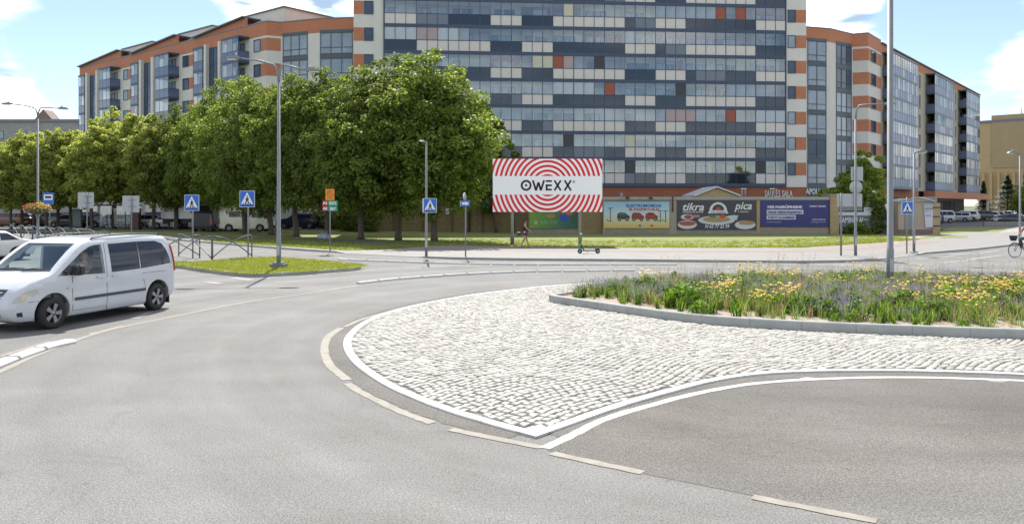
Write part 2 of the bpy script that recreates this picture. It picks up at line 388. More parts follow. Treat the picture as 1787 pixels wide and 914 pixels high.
M_kerbw = mat('white_kerb', (.50, .495, .47), .7, var=.14, scale=4, bump=.15, bscale=50)
M_stone = mat('granite_setts', (.265, .25, .222), .75, col2=(.44, .42, .38), scale=9, det=5, bump=.5, bscale=35, isl=.22)
M_joint = mat('joint_sand', (.19, .175, .15), .95, var=.3, scale=20)
M_soil = mat('bed_soil', (.26, .20, .155), .95, col2=(.36, .30, .24), scale=6, det=8, bump=.8, bscale=25)
M_lawn = mat('lawn', (.115, .155, .032), .9, col2=(.215, .22, .055), scale=.6, det=12, bump=.6, bscale=30)
M_ground = mat('far_ground', (.10, .11, .05), .95, var=.3, scale=.1)

g = MB(); g.poly([(-1500, -400, -.05), (1500, -400, -.05), (1500, 2500, -.05), (-1500, 2500, -.05)]); struct('ground', g, M_ground)
g = MB(); g.poly([(-140, -30, 0), (140, -30, 0), (140, 95, 0), (-140, 95, 0)]); struct('road', g, M_road)
# browner, darker lane surface on the right of the white line
edge = gpts([(955, 785), (1000, 762), (1060, 733), (1140, 710), (1220, 689), (1320, 672), (1450, 663), (1600, 661), (1787, 667), (2100, 684), (2600, 730)])
near = gpts([(3400, 1500), (2200, 1100), (1700, 958), (1530, 909), (1312, 864), (1122, 826), (1040, 806)])
g = MB(); P = [Vector((p.x, p.y, .003)) for p in spline(edge, 5)+near]; g.poly(P); struct('lane_resurfacing', g, M_road2)

COL = [(-900,379,.12,377),(-400,389,.12,386),(-150,397,.12,393),(0,403,.12,399),(150,410,.12,406),(300,419,.12,415),(440,431,.12,427),(540,438.5,.12,433),(585,441,.10,436),(605,443,.025,437),
       (660,445.5,.025,436),(725,449,.03,431),(750,451,.10,429),(800,453,.12,428),(900,454.6,.12,430),(1060,456,.12,432),(1250,458,.12,432.5),(1400,459.3,.12,432),(1480,458,.12,427),
       (1530,455,.10,424),(1560,450.5,.025,422),(1592,446.5,.025,419),(1615,443.5,.10,417),(1650,441,.12,411),(1700,437,.12,398),(1787,427,.12,396.5),(1900,416,.12,394),(2200,402,.12,388),(3000,392,.12,380)]
fr = [G(c[0], c[1]) for c in COL]; fz = [c[2] for c in COL]; rr = [G(c[0], c[3], .12) for c in COL]
nf = normals2(fr)
def strip(rows, m, name, kind=True):
    g = MB(); n = len(rows[0]); vs = [p for r in rows for p in r]; fs = []
    for a in range(len(rows)-1):
        for i in range(n-1): fs.append((a*n+i, a*n+i+1, (a+1)*n+i+1, (a+1)*n+i))
    g.add(vs, fs); return struct(name, g, m)
kerb_top = [Vector((p.x, p.y, z)) for p, z in zip(fr, fz)]
k2 = [Vector((p.x+n.x*.16, p.y+n.y*.16, z-.002)) for p, n, z in zip(fr, nf, fz)]
k3 = [Vector((p.x+n.x*1.3, p.y+n.y*1.3, .12)) for p, n in zip(fr, nf)]
k3 = [a if a.y < b.y-.3 else b.lerp(p, .2) for a, b, p in zip(k3, rr, kerb_top)]
for a in k3: a.z = .12
strip([k2, k3, rr], M_walk, 'pavement')
# kerb along the far pavement: a step as high as the pavement, one stone after another
kg = MB(); vs = []; fs = []
for i in range(len(fr)):
    n = nf[i]; p = fr[i]; z = fz[i]
    vs += [(p.x, p.y, -.03), (p.x, p.y, z-.012), (p.x+n.x*.012, p.y+n.y*.012, z+.003), (p.x+n.x*.158, p.y+n.y*.158, z+.003), (p.x+n.x*.158, p.y+n.y*.158, -.03)]
for i in range(len(fr)-1):
    for a in range(4): fs.append((i*5+a, (i+1)*5+a, (i+1)*5+a+1, i*5+a+1))
kg.add(vs, fs); struct('kerb', kg, M_kerb)
strip([[Vector((p.x, p.y, .118)) for p in rr], [Vector((x, 80.5 if x < 20 else 76, .118)) for x in [p.x for p in rr]]][0:2], M_lawn, 'lawn')
g = MB(); g.poly([(-260, 79.5, .114), (300, 75, .114), (300, 420, .114), (-260, 420, .114)]); struct('parking_lot', g, M_park)
for poly, nm in (([(1628,407),(1640,403),(1660,396.5),(1752,396.5),(1757,401),(1740,405),(1690,405.5)], 'grass_verge'), ([(1640,415),(1650,411),(1690,411.5),(1688,414)], 'grass_verge')):
    g = MB(); g.poly(gpts(poly, .135, .135)); struct(nm, g, M_lawn)
g = MB(); g.poly(gpts([(1560,425),(1600,416),(1640,409),(1787,405),(2200,398),(2200,394.5),(1787,396.8),(1757,401),(1600,411),(1540,424)], .126, .12)); struct('path', g, mat('pale_path', (.30, .27, .24), .85, var=.1, scale=1))
g = MB(); ribbon(g, spline(gpts([(-200,395),(0,402.5),(200,408),(400,414),(560,419),(640,423),(700,427)], .12, .12), 5), 2.6, .127); struct('path', g, M_park)
g = MB(); ribbon(g, spline(gpts([(690,430.5),(760,433),(900,436),(1060,437.5),(1250,438),(1400,437.5),(1480,434),(1560,427),(1620,421)], .12, .12), 5), 1.5, .127); struct('bike_path', g, M_bike)
g = MB(); ribbon(g, spline(gpts([(-300,385.5),(0,386.5),(300,389),(560,392)], .12, .12), 4), 5.0, .130); struct('parking_lane', g, mat('pale_concrete_lane', (.30, .28, .26), .85, var=.12, scale=.6))

ZL_ = [.0052]
def line(px, w, m, name='lane_line', z=None, n=6, ragged=.008):
    ZL_[0] += .00012; z = z or ZL_[0]
    g = MB(); ribbon(g, spline(gpts(px), n) if len(px) > 2 else [a for a in spline(gpts(px), 6)], w, z, ragged); return struct(name, g, m)
line([(0,648),(60,621),(120,598),(190,576),(300,553),(420,529),(560,508.5),(630,497)], .13, M_paint)
line([(-300,820),(-120,705),(0,648)], .13, M_paint)
line([(755,738),(722,727),(690,714),(655,697),(625,682),(607,669)], .13, M_paint, n=5)
line([(606,663),(590,650),(577,638),(568,622),(566,606),(570,592),(580,582),(596,572)], .15, M_paint, n=5)
line([(601,570),(640,554.5),(700,539),(760,527),(830,515),(900,506),(960,500.5)], .11, M_paint)
line([(787,749),(830,758),(890,770),(945,780.5)], .13, M_paint, n=4)
line([(950,782),(1000,758.5),(1060,729.5),(1140,706),(1220,685.5),(1320,669),(1450,660.5),(1600,658.5),(1787,664.5),(2100,681),(2500,720)], .13, M_paintw)
line([(963,790.5),(1040,807.5),(1122,824.5)], .125, M_paint, n=4)
line([(1313,867),(1420,888),(1530,909.5)], .12, M_paint, n=4)
line([(0,622),(45,608),(88,596)], .10, M_paint, n=4); line([(155,583),(190,575),(216,568)], .12, M_paint, n=4); line([(232,556),(262,546)], .2, M_paintf)
line([(455,487),(480,483.5),(540,480),(640,471.5)], .10, M_paintw, n=4); line([(405,484.5),(440,489)], .35, M_paintf); line([(360,492),(385,495)], .3, M_paintf)
line([(1109,474.5),(1250,475),(1400,473.5)], .10, M_paintw, n=4); line([(1182,463),(1260,463.5)], .08, M_paintw); line([(1125,476.5),(1150,476)], .25, M_paintw)
for a in (((1598,452),(1668,447.5)), ((1688,452.5),(1748,446)), ((1708,441.5),(1745,437.5)), ((1655,445.3),(1700,441.8)), ((1640,459),(1705,453))): line(a, .32, M_paintf, 'crossing_stripe')
for k in range(6):
    line([(300+k*4, 428+k*4.2), (560+k*10, 445.5+k*1.9)], .14, M_paintf, 'crossing_stripe')
for cx0, cy0, rx, ry in ((1412, 660.5, 20, 4), (1745, 663, 24, 4), (640, 566, 5, 3)):
    g = MB(); g.poly([Vector((q.x, q.y, .0049)) for q in gpts([(cx0+math.cos(a*PI/7)*rx*random.uniform(.6, 1.1), cy0+math.sin(a*PI/7)*ry*random.uniform(.5, 1.1)) for a in range(14)])]); struct('paint_patch', g, M_paintf)
g = MB(); q0, q1 = G(1388, 459.2), G(1406, 459.0); g.box(q0.x, q1.x, q0.y-.42, q0.y-.03, .0, .012); drain = struct('drain_grate', g, mat('cast_iron', (.05, .035, .03), .7))
for i in range(9): put('grate_bar', MB().box(q0.x+.05+i*(q1.x-q0.x-.1)/9, q0.x+.08+i*(q1.x-q0.x-.1)/9, q0.y-.40, q0.y-.05, .012, .02).mesh('grate_bar', MATS['cast_iron']), drain)

# ---- raised white lane dividers
def divider(px, label, width=.17, blk=1.0, gap=.10, z0=.0, hgt=.075, grp='white block lane dividers'):
    P = spline(gpts(px), 8); t = thing('lane_divider', label, 'lane divider', (P[0].x, P[0].y, 0), 0, grp)
    o = P[0].copy(); o.z = 0
    for seg in split_len(P, blk, gap):
        mb = MB(); w_ = width; sweep(mb, [p-o for p in seg], [(-w_/2, z0), (-w_/2, hgt*.5), (-w_*.36, hgt), (w_*.36, hgt), (w_/2, hgt*.5), (w_/2, z0)])
        me = fixn(mb.mesh('divider_block', mat('divider_white', (.52, .52, .50), .6, var=.10, scale=8))); put('divider_block', me, t)
    return t
divider([(625,495.8),(667,491),(709,487),(751,484),(793,481),(835,478.7),(875,477),(921,475.3),(967,474.6),(1012,474.2),(1059,473.5),(1112,473.2)], 'curved row of white blocks on the road nearest the paved apron')
divider([(590,453),(614,455),(670,457),(733,459.2),(804,461.2),(877,462.3),(950,462.8),(1060,463),(1182,463)], 'straight row of white blocks close to the far pavement kerb', .15, 1.05)
divider([(124,598),(90,605.5),(66,613),(40,622),(8,634),(-40,655),(-100,690)], 'short row of wide white blocks in front of the white van', .26, .95, .10)

# ---- cobbled apron round the flower bed
outer_px = [(935,765),(860,744.5),(800,727),(760,713),(720,697),(680,679),(645,658),(615,634),(600,610),(602,590),(622,570),(655,553),(700,539),(760,526),(830,514),(900,505.5),(960,499.5),(1055,493),(1158,488),(1250,484.5),(1400,482),(1600,481),(1787,484),(2000,491),(2300,508),(2500,540)]
right_px = [(935,765),(1000,742),(1070,717),(1150,693),(1240,669),(1320,656),(1420,650.5),(1560,649.5),(1700,653),(1787,656.5),(2000,668),(2300,692),(2500,720)]
Lp = spline(gpts(outer_px), 6); Rp = spline(gpts(right_px), 6)
ring = Lp+[Rp[-1]]+list(reversed(Rp[1:-1]))
g = MB(); g.poly([Vector((p.x, p.y, .010)) for p in ring]); apron = struct('paved_apron', g, M_joint)
for P_, s_ in ((Lp, 1), (Rp, -1)):
    g = MB(); ribbon(g, [p+n*.15*s_ for p, n in zip(P_, normals2(P_))][2:], .34, .0042, .03); struct('gutter_strip', g, M_road2)
for P_, s_ in ((Lp, -1), (Rp, 1)):
    for seg in split_len(P_[0 if s_ < 0 else 1:], .95, 0):
        if len(seg) < 2: continue
        seg = [p.copy() for p in seg]; d0 = (seg[1]-seg[0]).normalized(); d1 = (seg[-1]-seg[-2]).normalized(); seg[0] += d0*.004; seg[-1] -= d1*.004; h_ = random.uniform(-.0015, .0015)
        kp = MB(); sweep(kp, seg, [(0, -.02), (0, .018), (s_*.008, .030+h_), (s_*.148, .030+h_), (s_*.155, .02), (s_*.155, -.02)]); put('apron_kerb_stone', fixn(kp.mesh('apron_kerb_stone', M_kerbw)), apron)
# close the tip between both runs
tipm = MB(); a, b = Lp[0], Rp[0]; q = gpts([(935,765),(918,757),(940,745),(957,757)])
tipm.poly([Vector((p.x, p.y, .0305)) for p in [gpts([(935,765.3)])[0], gpts([(965,755)])[0], gpts([(944,744)])[0], gpts([(900,755.5)])[0]]])
put('kerb_corner', tipm.mesh('kerb_corner', M_kerbw), apron)

bed_front = [(958,527),(965,529.5),(992,534),(1050,543),(1097,550),(1163,559.5),(1255,569.5),(1360,576.5),(1442,581),(1534,585),(1626,588.5),(1718,592),(1787,594),(2000,600),(2250,604)]
bed_back = [(2250,530),(2000,512),(1787,502),(1600,498),(1420,497),(1250,500),(1158,503),(1110,507),(1019,517)]
bf = spline(gpts(bed_front), 5); bb = spline(gpts(bed_back), 5); bedring = bf+bb
def pull_in(P, w):
    nn = normals2(P, True); s = 1
    c = sum((p for p in P), Vector())/len(P)
    if (P[3]+nn[3]*.1-c).length > (P[3]-c).length: s = -1
    return [p+n*w*s for p, n in zip(P, nn)]
bin_ = pull_in(bedring, .15)
g = MB(); g.poly([Vector((p.x, p.y, .15)) for p in pull_in(bedring, .1)]); bed = struct('flower_bed', g, M_soil)
Q = bf+bb+[bf[0]]
nn0 = normals2(Q); side = 1 if ((Q[10]+nn0[10]*.1)-bin_[10]).length < (Q[10]-nn0[10]*.1-bin_[10]).length else -1
for seg in split_len(Q, 1.05, .0):
    if len(seg) < 2: continue
    seg = [p.copy() for p in seg]; d0 = (seg[1]-seg[0]).normalized(); d1 = (seg[-1]-seg[-2]).normalized(); seg[0] += d0*.003; seg[-1] -= d1*.003
    s_ = side; mb = MB(); sweep(mb, seg, [(0, .02), (0, .20), (s_*.02, .222), (s_*.13, .222), (s_*.15, .20), (s_*.15, .02)])
    put('kerb_stone', fixn(mb.mesh('kerb_stone', mat('bed_kerb_concrete', (.33, .34, .33), .85, var=.12, scale=3, bump=.2, bscale=70))), bed)
# setts
tmpl = []
for k in range(12):
    a, b = .060*random.uniform(.84, 1.0), .076*random.uniform(.78, 1.0); mb = MB(); j = lambda s=.008: random.uniform(-s, s)
    lo = [(-a+j(), -b+j(), -.03), (a+j(), -b+j(), -.03), (a+j(), b+j(), -.03), (-a+j(), b+j(), -.03)]
    hi = [(p[0]*.99, p[1]*.99, .018) for p in lo]; tp = [(p[0]*.82, p[1]*.84, .030+j(.005)) for p in lo]; cc = (0, 0, .034+j(.004))
    mb.smooth = False
    mb.add(lo+hi+tp+[cc], [(i, (i+1) % 4, 4+(i+1) % 4, 4+i) for i in range(4)]+[(4+i, 4+(i+1) % 4, 8+(i+1) % 4, 8+i) for i in range(4)]+[(8+i, 8+(i+1) % 4, 12) for i in range(4)])
    tmpl.append(mb)
def inset_poly(P, w): return pull_in(P, w)
Linner = [p+n*-.19 for p, n in zip(Lp, normals2(Lp))]; Rinner = [p+n*.19 for p, n in zip(Rp, normals2(Rp))]
# keep clear of the tip
Lc = G(958, 700); 
Linner = [p for p in Linner if (p-Lp[0]).length > .42]; Rinner = [p for p in Rinner if (p-Lp[0]).length > .42]
tip_in = G(937, 746)
clip = [tip_in]+Linner+[Rinner[-1]]+list(reversed(Rinner[:-1]))
clip2 = [(p.x, p.y) for p in clip]; bedc = [(p.x, p.y) for p in pull_in(bedring, -.05)]
setts = []; th = math.radians(44); e1 = Vector((math.cos(th), math.sin(th), 0)); e2 = Vector((-e1.y, e1.x, 0))
row = 0; v = -30
while v < 40:
    pitch = .126 if row % 24 else .142
    u = -10+random.random()*.2
    while u < 48:
        u += random.uniform(.146, .170)
        bend = .25*math.sin(u*.55+v*.15)+.12*math.sin(u*1.7+1)
        p = e1*u+e2*(v+bend)
        if p.y < 8 or p.y > 31 or p.x < -6 or p.x > 19: continue
        if not inside(clip2, p.x, p.y) or inside(bedc, p.x, p.y): continue
        setts.append((p.x+random.uniform(-.008, .008), p.y+random.uniform(-.008, .008), th-PI/2+random.uniform(-.10, .10)+.25*.55*math.cos(u*.55+v*.15)+.2*math.cos(u*1.7+1), random.randrange(12), random.uniform(-.004, .005)))
    v += pitch; row += 1
setts.sort(key=lambda s: s[0]**2+s[1]**2)
tme = [t.mesh('paving_stone', M_stone) for t in tmpl]
for s in setts[:300]: put('paving_stone', tme[s[3]], apron, (s[0], s[1], .004+s[4]), (random.uniform(-.03, .03), random.uniform(-.03, .03), s[2]))
def merge(name, items, tm, m):
    """items (x, y, z, rot, k, scale) of template builders tm -> one mesh"""
    V = []; Fs = []; MI = []; off = 0
    tv = [np.array(t.v, dtype=float) for t in tm]
    for (x, y, z, r, k, sc) in items:
        a = tv[k]; c, s_ = math.cos(r), math.sin(r); q = np.empty_like(a)
        q[:, 0] = (a[:, 0]*c-a[:, 1]*s_)*sc+x; q[:, 1] = (a[:, 0]*s_+a[:, 1]*c)*sc+y; q[:, 2] = a[:, 2]*sc+z
        V.append(q); Fs.append((tm[k], off)); off += len(a)
    V = np.concatenate(V); loops = []; tot = []
    cache = {}
    for t, o in Fs:
        if id(t) not in cache: cache[id(t)] = (np.array([i for f in t.f for i in f]), np.array([len(f) for f in t.f]), np.array(t.mi))
        l, c, mi = cache[id(t)]; loops.append(l+o); tot.append(c); MI.append(mi)
    loops = np.concatenate(loops); tot = np.concatenate(tot); MI = np.concatenate(MI)
    me = bpy.data.meshes.new(name); me.vertices.add(len(V)); me.vertices.foreach_set('co', V.ravel()); me.loops.add(len(loops)); me.loops.foreach_set('vertex_index', loops.astype(np.int32))
    me.polygons.add(len(tot)); st = np.concatenate([[0], np.cumsum(tot)[:-1]]); me.polygons.foreach_set('loop_start', st.astype(np.int32)); me.polygons.foreach_set('loop_total', tot.astype(np.int32))
    for x in (m if isinstance(m, (list, tuple)) else [m]): me.materials.append(x)
    me.polygons.foreach_set('material_index', MI.astype(np.int32)); me.update(calc_edges=True); me.validate(); return me
me = merge('paving_stones', [(s[0], s[1], .004+s[4], s[2], s[3], 1.0) for s in setts[300:]], tmpl, M_stone)
o = put('paving_stones', me, apron); stuff(o)
print('setts', len(setts))

# ---- grass island with the double lamp
isl_px = [(120,462),(250,464),(310,468),(350,474),(400,480.5),(445,483.5),(500,481.5),(560,477.5),(610,473.5),(627,470.5),(627,467.5),(600,464.5),(560,460.5),(510,456.5),(470,454),(420,456),(330,463),(240,460)]
ip = spline(gpts(isl_px), 4, True)
g = MB(); g.poly([Vector((p.x, p.y, .135)) for p in ip]); island = struct('grass_island', g, M_lawn)
nn0 = normals2(ip, True); c0 = sum(ip, Vector())/len(ip); sd = 1 if ((ip[0]+nn0[0]*.2)-c0).length < (ip[0]-c0).length else -1
kp = MB(); sweep(kp, ip, [(0, -.02), (0, .13), (sd*.015, .145), (sd*.15, .145), (sd*.15, .0)], True); put('island_kerb', fixn(kp.mesh('island_kerb', M_kerb)), island)
# left grass patch with pale kerb
lp = spline(gpts([(-200,418),(-20,414),(30,417),(52,424),(30,431),(0,436),(-200,440)]), 4, True)
g = MB(); g.poly([Vector((p.x, p.y, .13)) for p in lp]); isl2 = struct('grass_island', g, M_lawn)
nn0 = normals2(lp, True); c0 = sum(lp, Vector())/len(lp); sd = 1 if ((lp[0]+nn0[0]*.2)-c0).length < (lp[0]-c0).length else -1
kp = MB(); sweep(kp, lp, [(0, -.02), (0, .14), (sd*.15, .14), (sd*.15, .0)], True); put('island_kerb', fixn(kp.mesh('island_kerb', M_kerb)), isl2)

# ---- short grass blades on the island and verges
def blade(mb, x, y, z, h, w, lean, az, m=0):
    mb.m = m; c, s_ = math.cos(az), math.sin(az); d = (math.cos(az+1.57)*w, math.sin(az+1.57)*w); ox, oy = c*lean*h, s_*lean*h
    mb.add([(x-d[0], y-d[1], z), (x+d[0], y+d[1], z), (x+ox*.4+d[0]*.7, y+oy*.4+d[1]*.7, z+h*.6), (x+ox*.4-d[0]*.7, y+oy*.4-d[1]*.7, z+h*.6), (x+ox, y+oy, z+h)], [(0, 1, 2, 3), (3, 2, 4)])
M_blade = leafmat('grass_blade', (.13, .185, .03), (.28, .29, .065), .5)
gt = []
for k in range(5):
    mb = MB()
    for i in range(14): blade(mb, random.gauss(0, .07), random.gauss(0, .07), 0, random.uniform(.03, .08), .006, random.uniform(0, .8), random.random()*6.3)
    gt.append(mb)
ip2 = [(p.x, p.y) for p in pull_in(ip, .18)]; items = []
xs = [p[0] for p in ip2]; ys = [p[1] for p in ip2]
for i in range(9000):
    x = random.uniform(min(xs), max(xs)); y = random.uniform(min(ys), max(ys))
    if inside(ip2, x, y): items.append((x, y, .13, random.random()*6.3, random.randrange(5), random.uniform(.7, 1.3)))
me = merge('grass', items, gt, M_blade); stuff(put('grass', me), 'short mown grass covering the traffic island round the lamp', 'grass')
items = []
edge_pts = along(rr, .12)
for p in edge_pts:
    if -22 < p.x < 30 and p.y < 62:
        for k in range(7): t = random.random()**2*9; items.append((p.x+random.uniform(-.1, .1), p.y+.05+t, .118, random.random()*6.3, random.randrange(5), random.uniform(.9, 2.0)))
me = merge('grass', items, gt, M_blade); stuff(put('grass', me), 'sunlit rough grass along the edge of the far pavement', 'grass')

# ---- plants of the roundabout bed
PM = [leafmat('bed_leaf', (.09, .19, .025), (.19, .32, .045), .5), leafmat('bed_grey_leaf', (.14, .20, .08), (.25, .31, .13), .45), leafmat('yarrow_head', (.52, .33, .015), (.66, .48, .05), .2, .1),
      leafmat('lavender_spike', (.20, .13, .32), (.38, .28, .55), .3, .1), leafmat('dry_stalk', (.30, .20, .10), (.42, .32, .18), .3), leafmat('bed_dark_leaf', (.03, .07, .015), (.07, .13, .03), .4)]
def leafq(mb, c, s, m, up=.5):
    mb.m = m; n = Vector((random.gauss(0, 1), random.gauss(0, 1), random.gauss(up, 1))).normalized(); a = n.orthogonal().normalized(); b = n.cross(a); q = random.random()*6.3
    a, b = a*math.cos(q)+b*math.sin(q), b*math.cos(q)-a*math.sin(q); c = Vector(c)
    mb.add([c-a*s, c+b*s*.45, c+a*s, c-b*s*.45], [(0, 1, 2, 3)])
def stem(mb, x, y, x1, y1, h, m, w=.004):
    mb.m = m; az = random.random()*3.14; d = (math.cos(az)*w, math.sin(az)*w); mb.add([(x-d[0], y-d[1], 0), (x+d[0], y+d[1], 0), (x1+d[0]*.6, y1+d[1]*.6, h), (x1-d[0]*.6, y1-d[1]*.6, h)], [(0, 1, 2, 3)])
def yarrow():
    mb = MB()
    for i in range(14):
        x, y = random.gauss(0, .07), random.gauss(0, .07); x1, y1 = x*1.9, y*1.9; h = random.uniform(.38, .62); stem(mb, x, y, x1, y1, h, 0, .005)
        r = random.uniform(.028, .05); mb.m = 2
        for k in range(3):
            a = random.random()*6.3; px_, py_ = x1+math.cos(a)*r*.4, y1+math.sin(a)*r*.4
            mb.add([(px_+math.cos(q*1.047)*r*.7, py_+math.sin(q*1.047)*r*.7, h+random.uniform(-.006, .01)) for q in range(6)]+[(px_, py_, h+.018)], [(q, (q+1) % 6, 6) for q in range(6)])
    for i in range(60):
        a = random.random()*6.3; r = random.random()*.15; leafq(mb, (math.cos(a)*r, math.sin(a)*r, random.uniform(.02, .35)), random.uniform(.02, .045), random.choice((0, 0, 1)))
    return mb
def lavender():
    mb = MB()
    for i in range(34):
        x, y = random.gauss(0, .06), random.gauss(0, .06); x1, y1 = x*2.6+random.gauss(0, .02), y*2.6+random.gauss(0, .02); h = random.uniform(.22, .42); stem(mb, x, y, x1, y1, h, 1, .004)
        for k in range(4): leafq(mb, (x1+random.gauss(0, .004), y1+random.gauss(0, .004), h-.02*k), .014, 3)
    for i in range(50):
        a = random.random()*6.3; r = random.random()*.14; leafq(mb, (math.cos(a)*r, math.sin(a)*r, random.uniform(.0, .2)), random.uniform(.015, .035), 1, 1)
    return mb
def bush(dark=False):
    mb = MB()
    for i in range(170):
        a = random.random()*6.3; e = math.acos(random.random()); r = random.uniform(.6, 1); leafq(mb, (math.cos(a)*math.sin(e)*.2*r, math.sin(a)*math.sin(e)*.2*r, math.cos(e)*.36*r+.02), random.uniform(.03, .055), 5 if (dark and i % 2) or i % 4 == 0 else 0, .6)
    return mb
def tuft():
    mb = MB()
    for i in range(26): blade(mb, random.gauss(0, .05), random.gauss(0, .05), 0, random.uniform(.18, .42), .007, random.uniform(.1, .9), random.random()*6.3, random.choice((0, 0, 1, 1, 1, 4)))
    return mb
def strap():
    mb = MB()
    for i in range(22): blade(mb, random.gauss(0, .04), random.gauss(0, .04), 0, random.uniform(.25, .42), .013, random.uniform(.2, .7), random.random()*6.3, random.choice((0, 0, 5)))
    return mb
def weed():
    mb = MB()
    for i in range(4):
        x, y = random.gauss(0, .05), random.gauss(0, .05); x1, y1 = x+random.gauss(0, .1), y+random.gauss(0, .1); h = random.uniform(.55, .95); stem(mb, x, y, x1, y1, h, random.choice((1, 4)), .004)
        for k in range(22):
            t = random.uniform(.35, 1); leafq(mb, (x+(x1-x)*t+random.gauss(0, .03), y+(y1-y)*t+random.gauss(0, .03), h*t), .014, random.choice((1, 1, 4, 3)))
    return mb
def dry():
    mb = MB()
    for i in range(16):
        x, y = random.gauss(0, .05), random.gauss(0, .05); x1, y1 = x*2.2, y*2.2; h = random.uniform(.2, .4); stem(mb, x, y, x1, y1, h, 4, .004)
        for k in range(4): leafq(mb, (x1, y1, h-.015*k), .018, 4)
    return mb
KT = {'yarrow': [yarrow() for _ in range(4)], 'lavender': [lavender() for _ in range(4)], 'bush': [bush(i % 2 == 0) for i in range(4)], 'tuft': [tuft() for _ in range(5)], 'strap': [strap() for _ in range(3)], 'weed': [weed() for _ in range(4)], 'dry': [dry() for _ in range(3)]}
binp = [(p.x, p.y) for p in pull_in(bedring, .3)]; sc = {k: [] for k in KT}
xs = [p[0] for p in binp]; ys = [p[1] for p in binp]
from mathutils import noise as mn
fl = [p for p in bf]
def front_gap(x, y): return min((p.x-x)**2+(p.y-y)**2 for p in fl[::3])**.5
nplants = 0
for i in range(5200):
    x = random.uniform(min(xs), min(max(xs), 19)); y = random.uniform(min(ys), max(ys))
    if not inside(binp, x, y): continue
    gp = front_gap(x, y); dn = .10+.9*min(1, gp/2.2)
    if random.random() > dn*(.65+.7*max(0, mn.noise(Vector((x*.9, y*.9, 3)))+.3)): continue
    a = mn.noise(Vector((x*.45, y*.45, 0))); b = mn.noise(Vector((x*.5+9, y*.5, 5)))
    wgt = {'yarrow': max(.012, -.06+1.1*a-(.4 if gp < 1.2 else 0)) if x > 2.2 else 0, 'lavender': max(.06, .32-1.3*a+(.5 if x < 3.2 else 0)), 'bush': max(.15, .50+1.4*b), 'tuft': .85, 'strap': max(.05, .25-b), 'weed': .13, 'dry': max(.03, .16-b*.5)}
    k = random.choices(list(wgt), list(wgt.values()))[0]
    sc[k].append((x, y, .15, random.random()*6.3, random.randrange(len(KT[k])), random.uniform(.75, 1.2)*(1 if gp > .6 else .75))); nplants += 1
LBL = {'yarrow': ('yellow_flowers', 'flat headed yellow flowers growing through the middle of the bed', 'flowers'), 'lavender': ('purple_flowers', 'purple spikes of low flowers with grey green leaves in the bed', 'flowers'),
       'bush': ('leafy_plants', 'bright green bushy plants scattered through the roundabout bed', 'plants'), 'tuft': ('ornamental_grass', 'thin grassy green and straw tufts filling the bed', 'grass'),
       'strap': ('strap_leaved_plants', 'green strap leaved clumps between the flowers of the bed', 'plants'), 'weed': ('tall_weeds', 'tall thin weeds standing above the flowers of the bed', 'weeds'), 'dry': ('dry_seed_heads', 'brown dried seed heads low in the flower bed', 'plants')}
for k, it in sc.items():
    if it: stuff(put(LBL[k][0], merge(LBL[k][0], it, KT[k], PM)), LBL[k][1], LBL[k][2])
print('plants', nplants)
for (px, py, s, dk, lb) in ((1192, 545, 1.7, 1, 'dark green shrub at the left end of the bed, below the first yellow flowers'), (1126, 521, 1.45, 0, 'bright green shrub nearest the pointed left tip of the bed'), (1222, 560, 1.0, 1, 'small dark green clump close behind the bed kerb, left of centre'),
                            (1570, 556, 1.5, 0, 'bright green bush just right of the big lamp post'), (1610, 565, 1.35, 1, 'dark leafy clump by the kerb, second to the right of the big lamp post'), (1655, 545, 1.5, 1, 'wide dark green bush far right in the bed'), (1740, 558, 1.3, 0, 'low light green bush at the right edge of the bed')):
    p = G(px, py-9, .15); o = put('green_shrub', merge('green_shrub', [(0, 0, 0, 0, dk, s), (.16*s, .05, 0, 2, dk+2, s*.8), (-.15*s, .03, 0, 4, dk, s*.75)], KT['bush'], PM), None, (p.x, p.y, .15)); tag(o, lb, 'shrub', 'green shrubs in the flower bed')
# ---------------------------------------------------------------- buildings
M_cream = mat('cream_render', (.64, .63, .585), .85, var=.05, scale=.6)
M_grey_r = mat('pale_grey_render', (.60, .59, .56), .85, var=.05, scale=.6)
M_orange = mat('orange_cladding', (.45, .18, .095), .75, var=.08, scale=1.5)
M_blue = mat('slate_blue_frame', (.040, .064, .118), .45, var=.08, scale=2)
M_teal = mat('dark_teal_frame', (.07, .095, .115), .45, var=.08, scale=2)
M_panel = mat('cream_panel', (.62, .59, .55), .55, var=.04, scale=3)
M_dglass = glass('smoked_railing_glass', (.18, .26, .40), .55, .06, gfac=.08)
M_clear = glass('balcony_glass', (.95, .97, .98), .90, .04)
M_pane = mat('window_glass', (.060, .088, .14), .06, spec=.4, var=.35, scale=.35)
M_pane2 = mat('window_glass_pale', (.27, .33, .40), .10, spec=.5, var=.2, scale=.6)
M_rail = mat('blue_railing_glass', (.09, .12, .21), .12, spec=.8, var=.25, scale=.7)
M_blind = mat('white_blind', (.46, .51, .57), .45, spec=.2, var=.08, scale=2)
M_curt = mat('yellow_curtain', (.50, .49, .36), .3, spec=.7, var=.08, scale=4)
M_pink = mat('pink_blind', (.36, .27, .27), .3, spec=.7, var=.08, scale=3)
M_red = mat('red_curtain', (.30, .07, .03), .4, var=.2, scale=4)
M_dark = mat('dark_opening', (.02, .022, .03), .3)
M_roof = mat('roof_sheet', (.15, .165, .21), .5, var=.1, scale=1)
def wallroot(name, label, cat, p0, p1):
    d = p1-p0; return thing(name, label, cat, (p0.x, p0.y, 0), math.atan2(d.y, d.x)), d.length, p0, (p1-p0).normalized()
def u_of(px, p0, d):
    """distance along a wall line where image column px meets it"""
    k = (px-CX)/F; return (k*p0.y-p0.x)/(d.x-k*d.y)
SH = {}
def shared(key, fn):
    if key not in SH: SH[key] = fn()
    return SH[key]
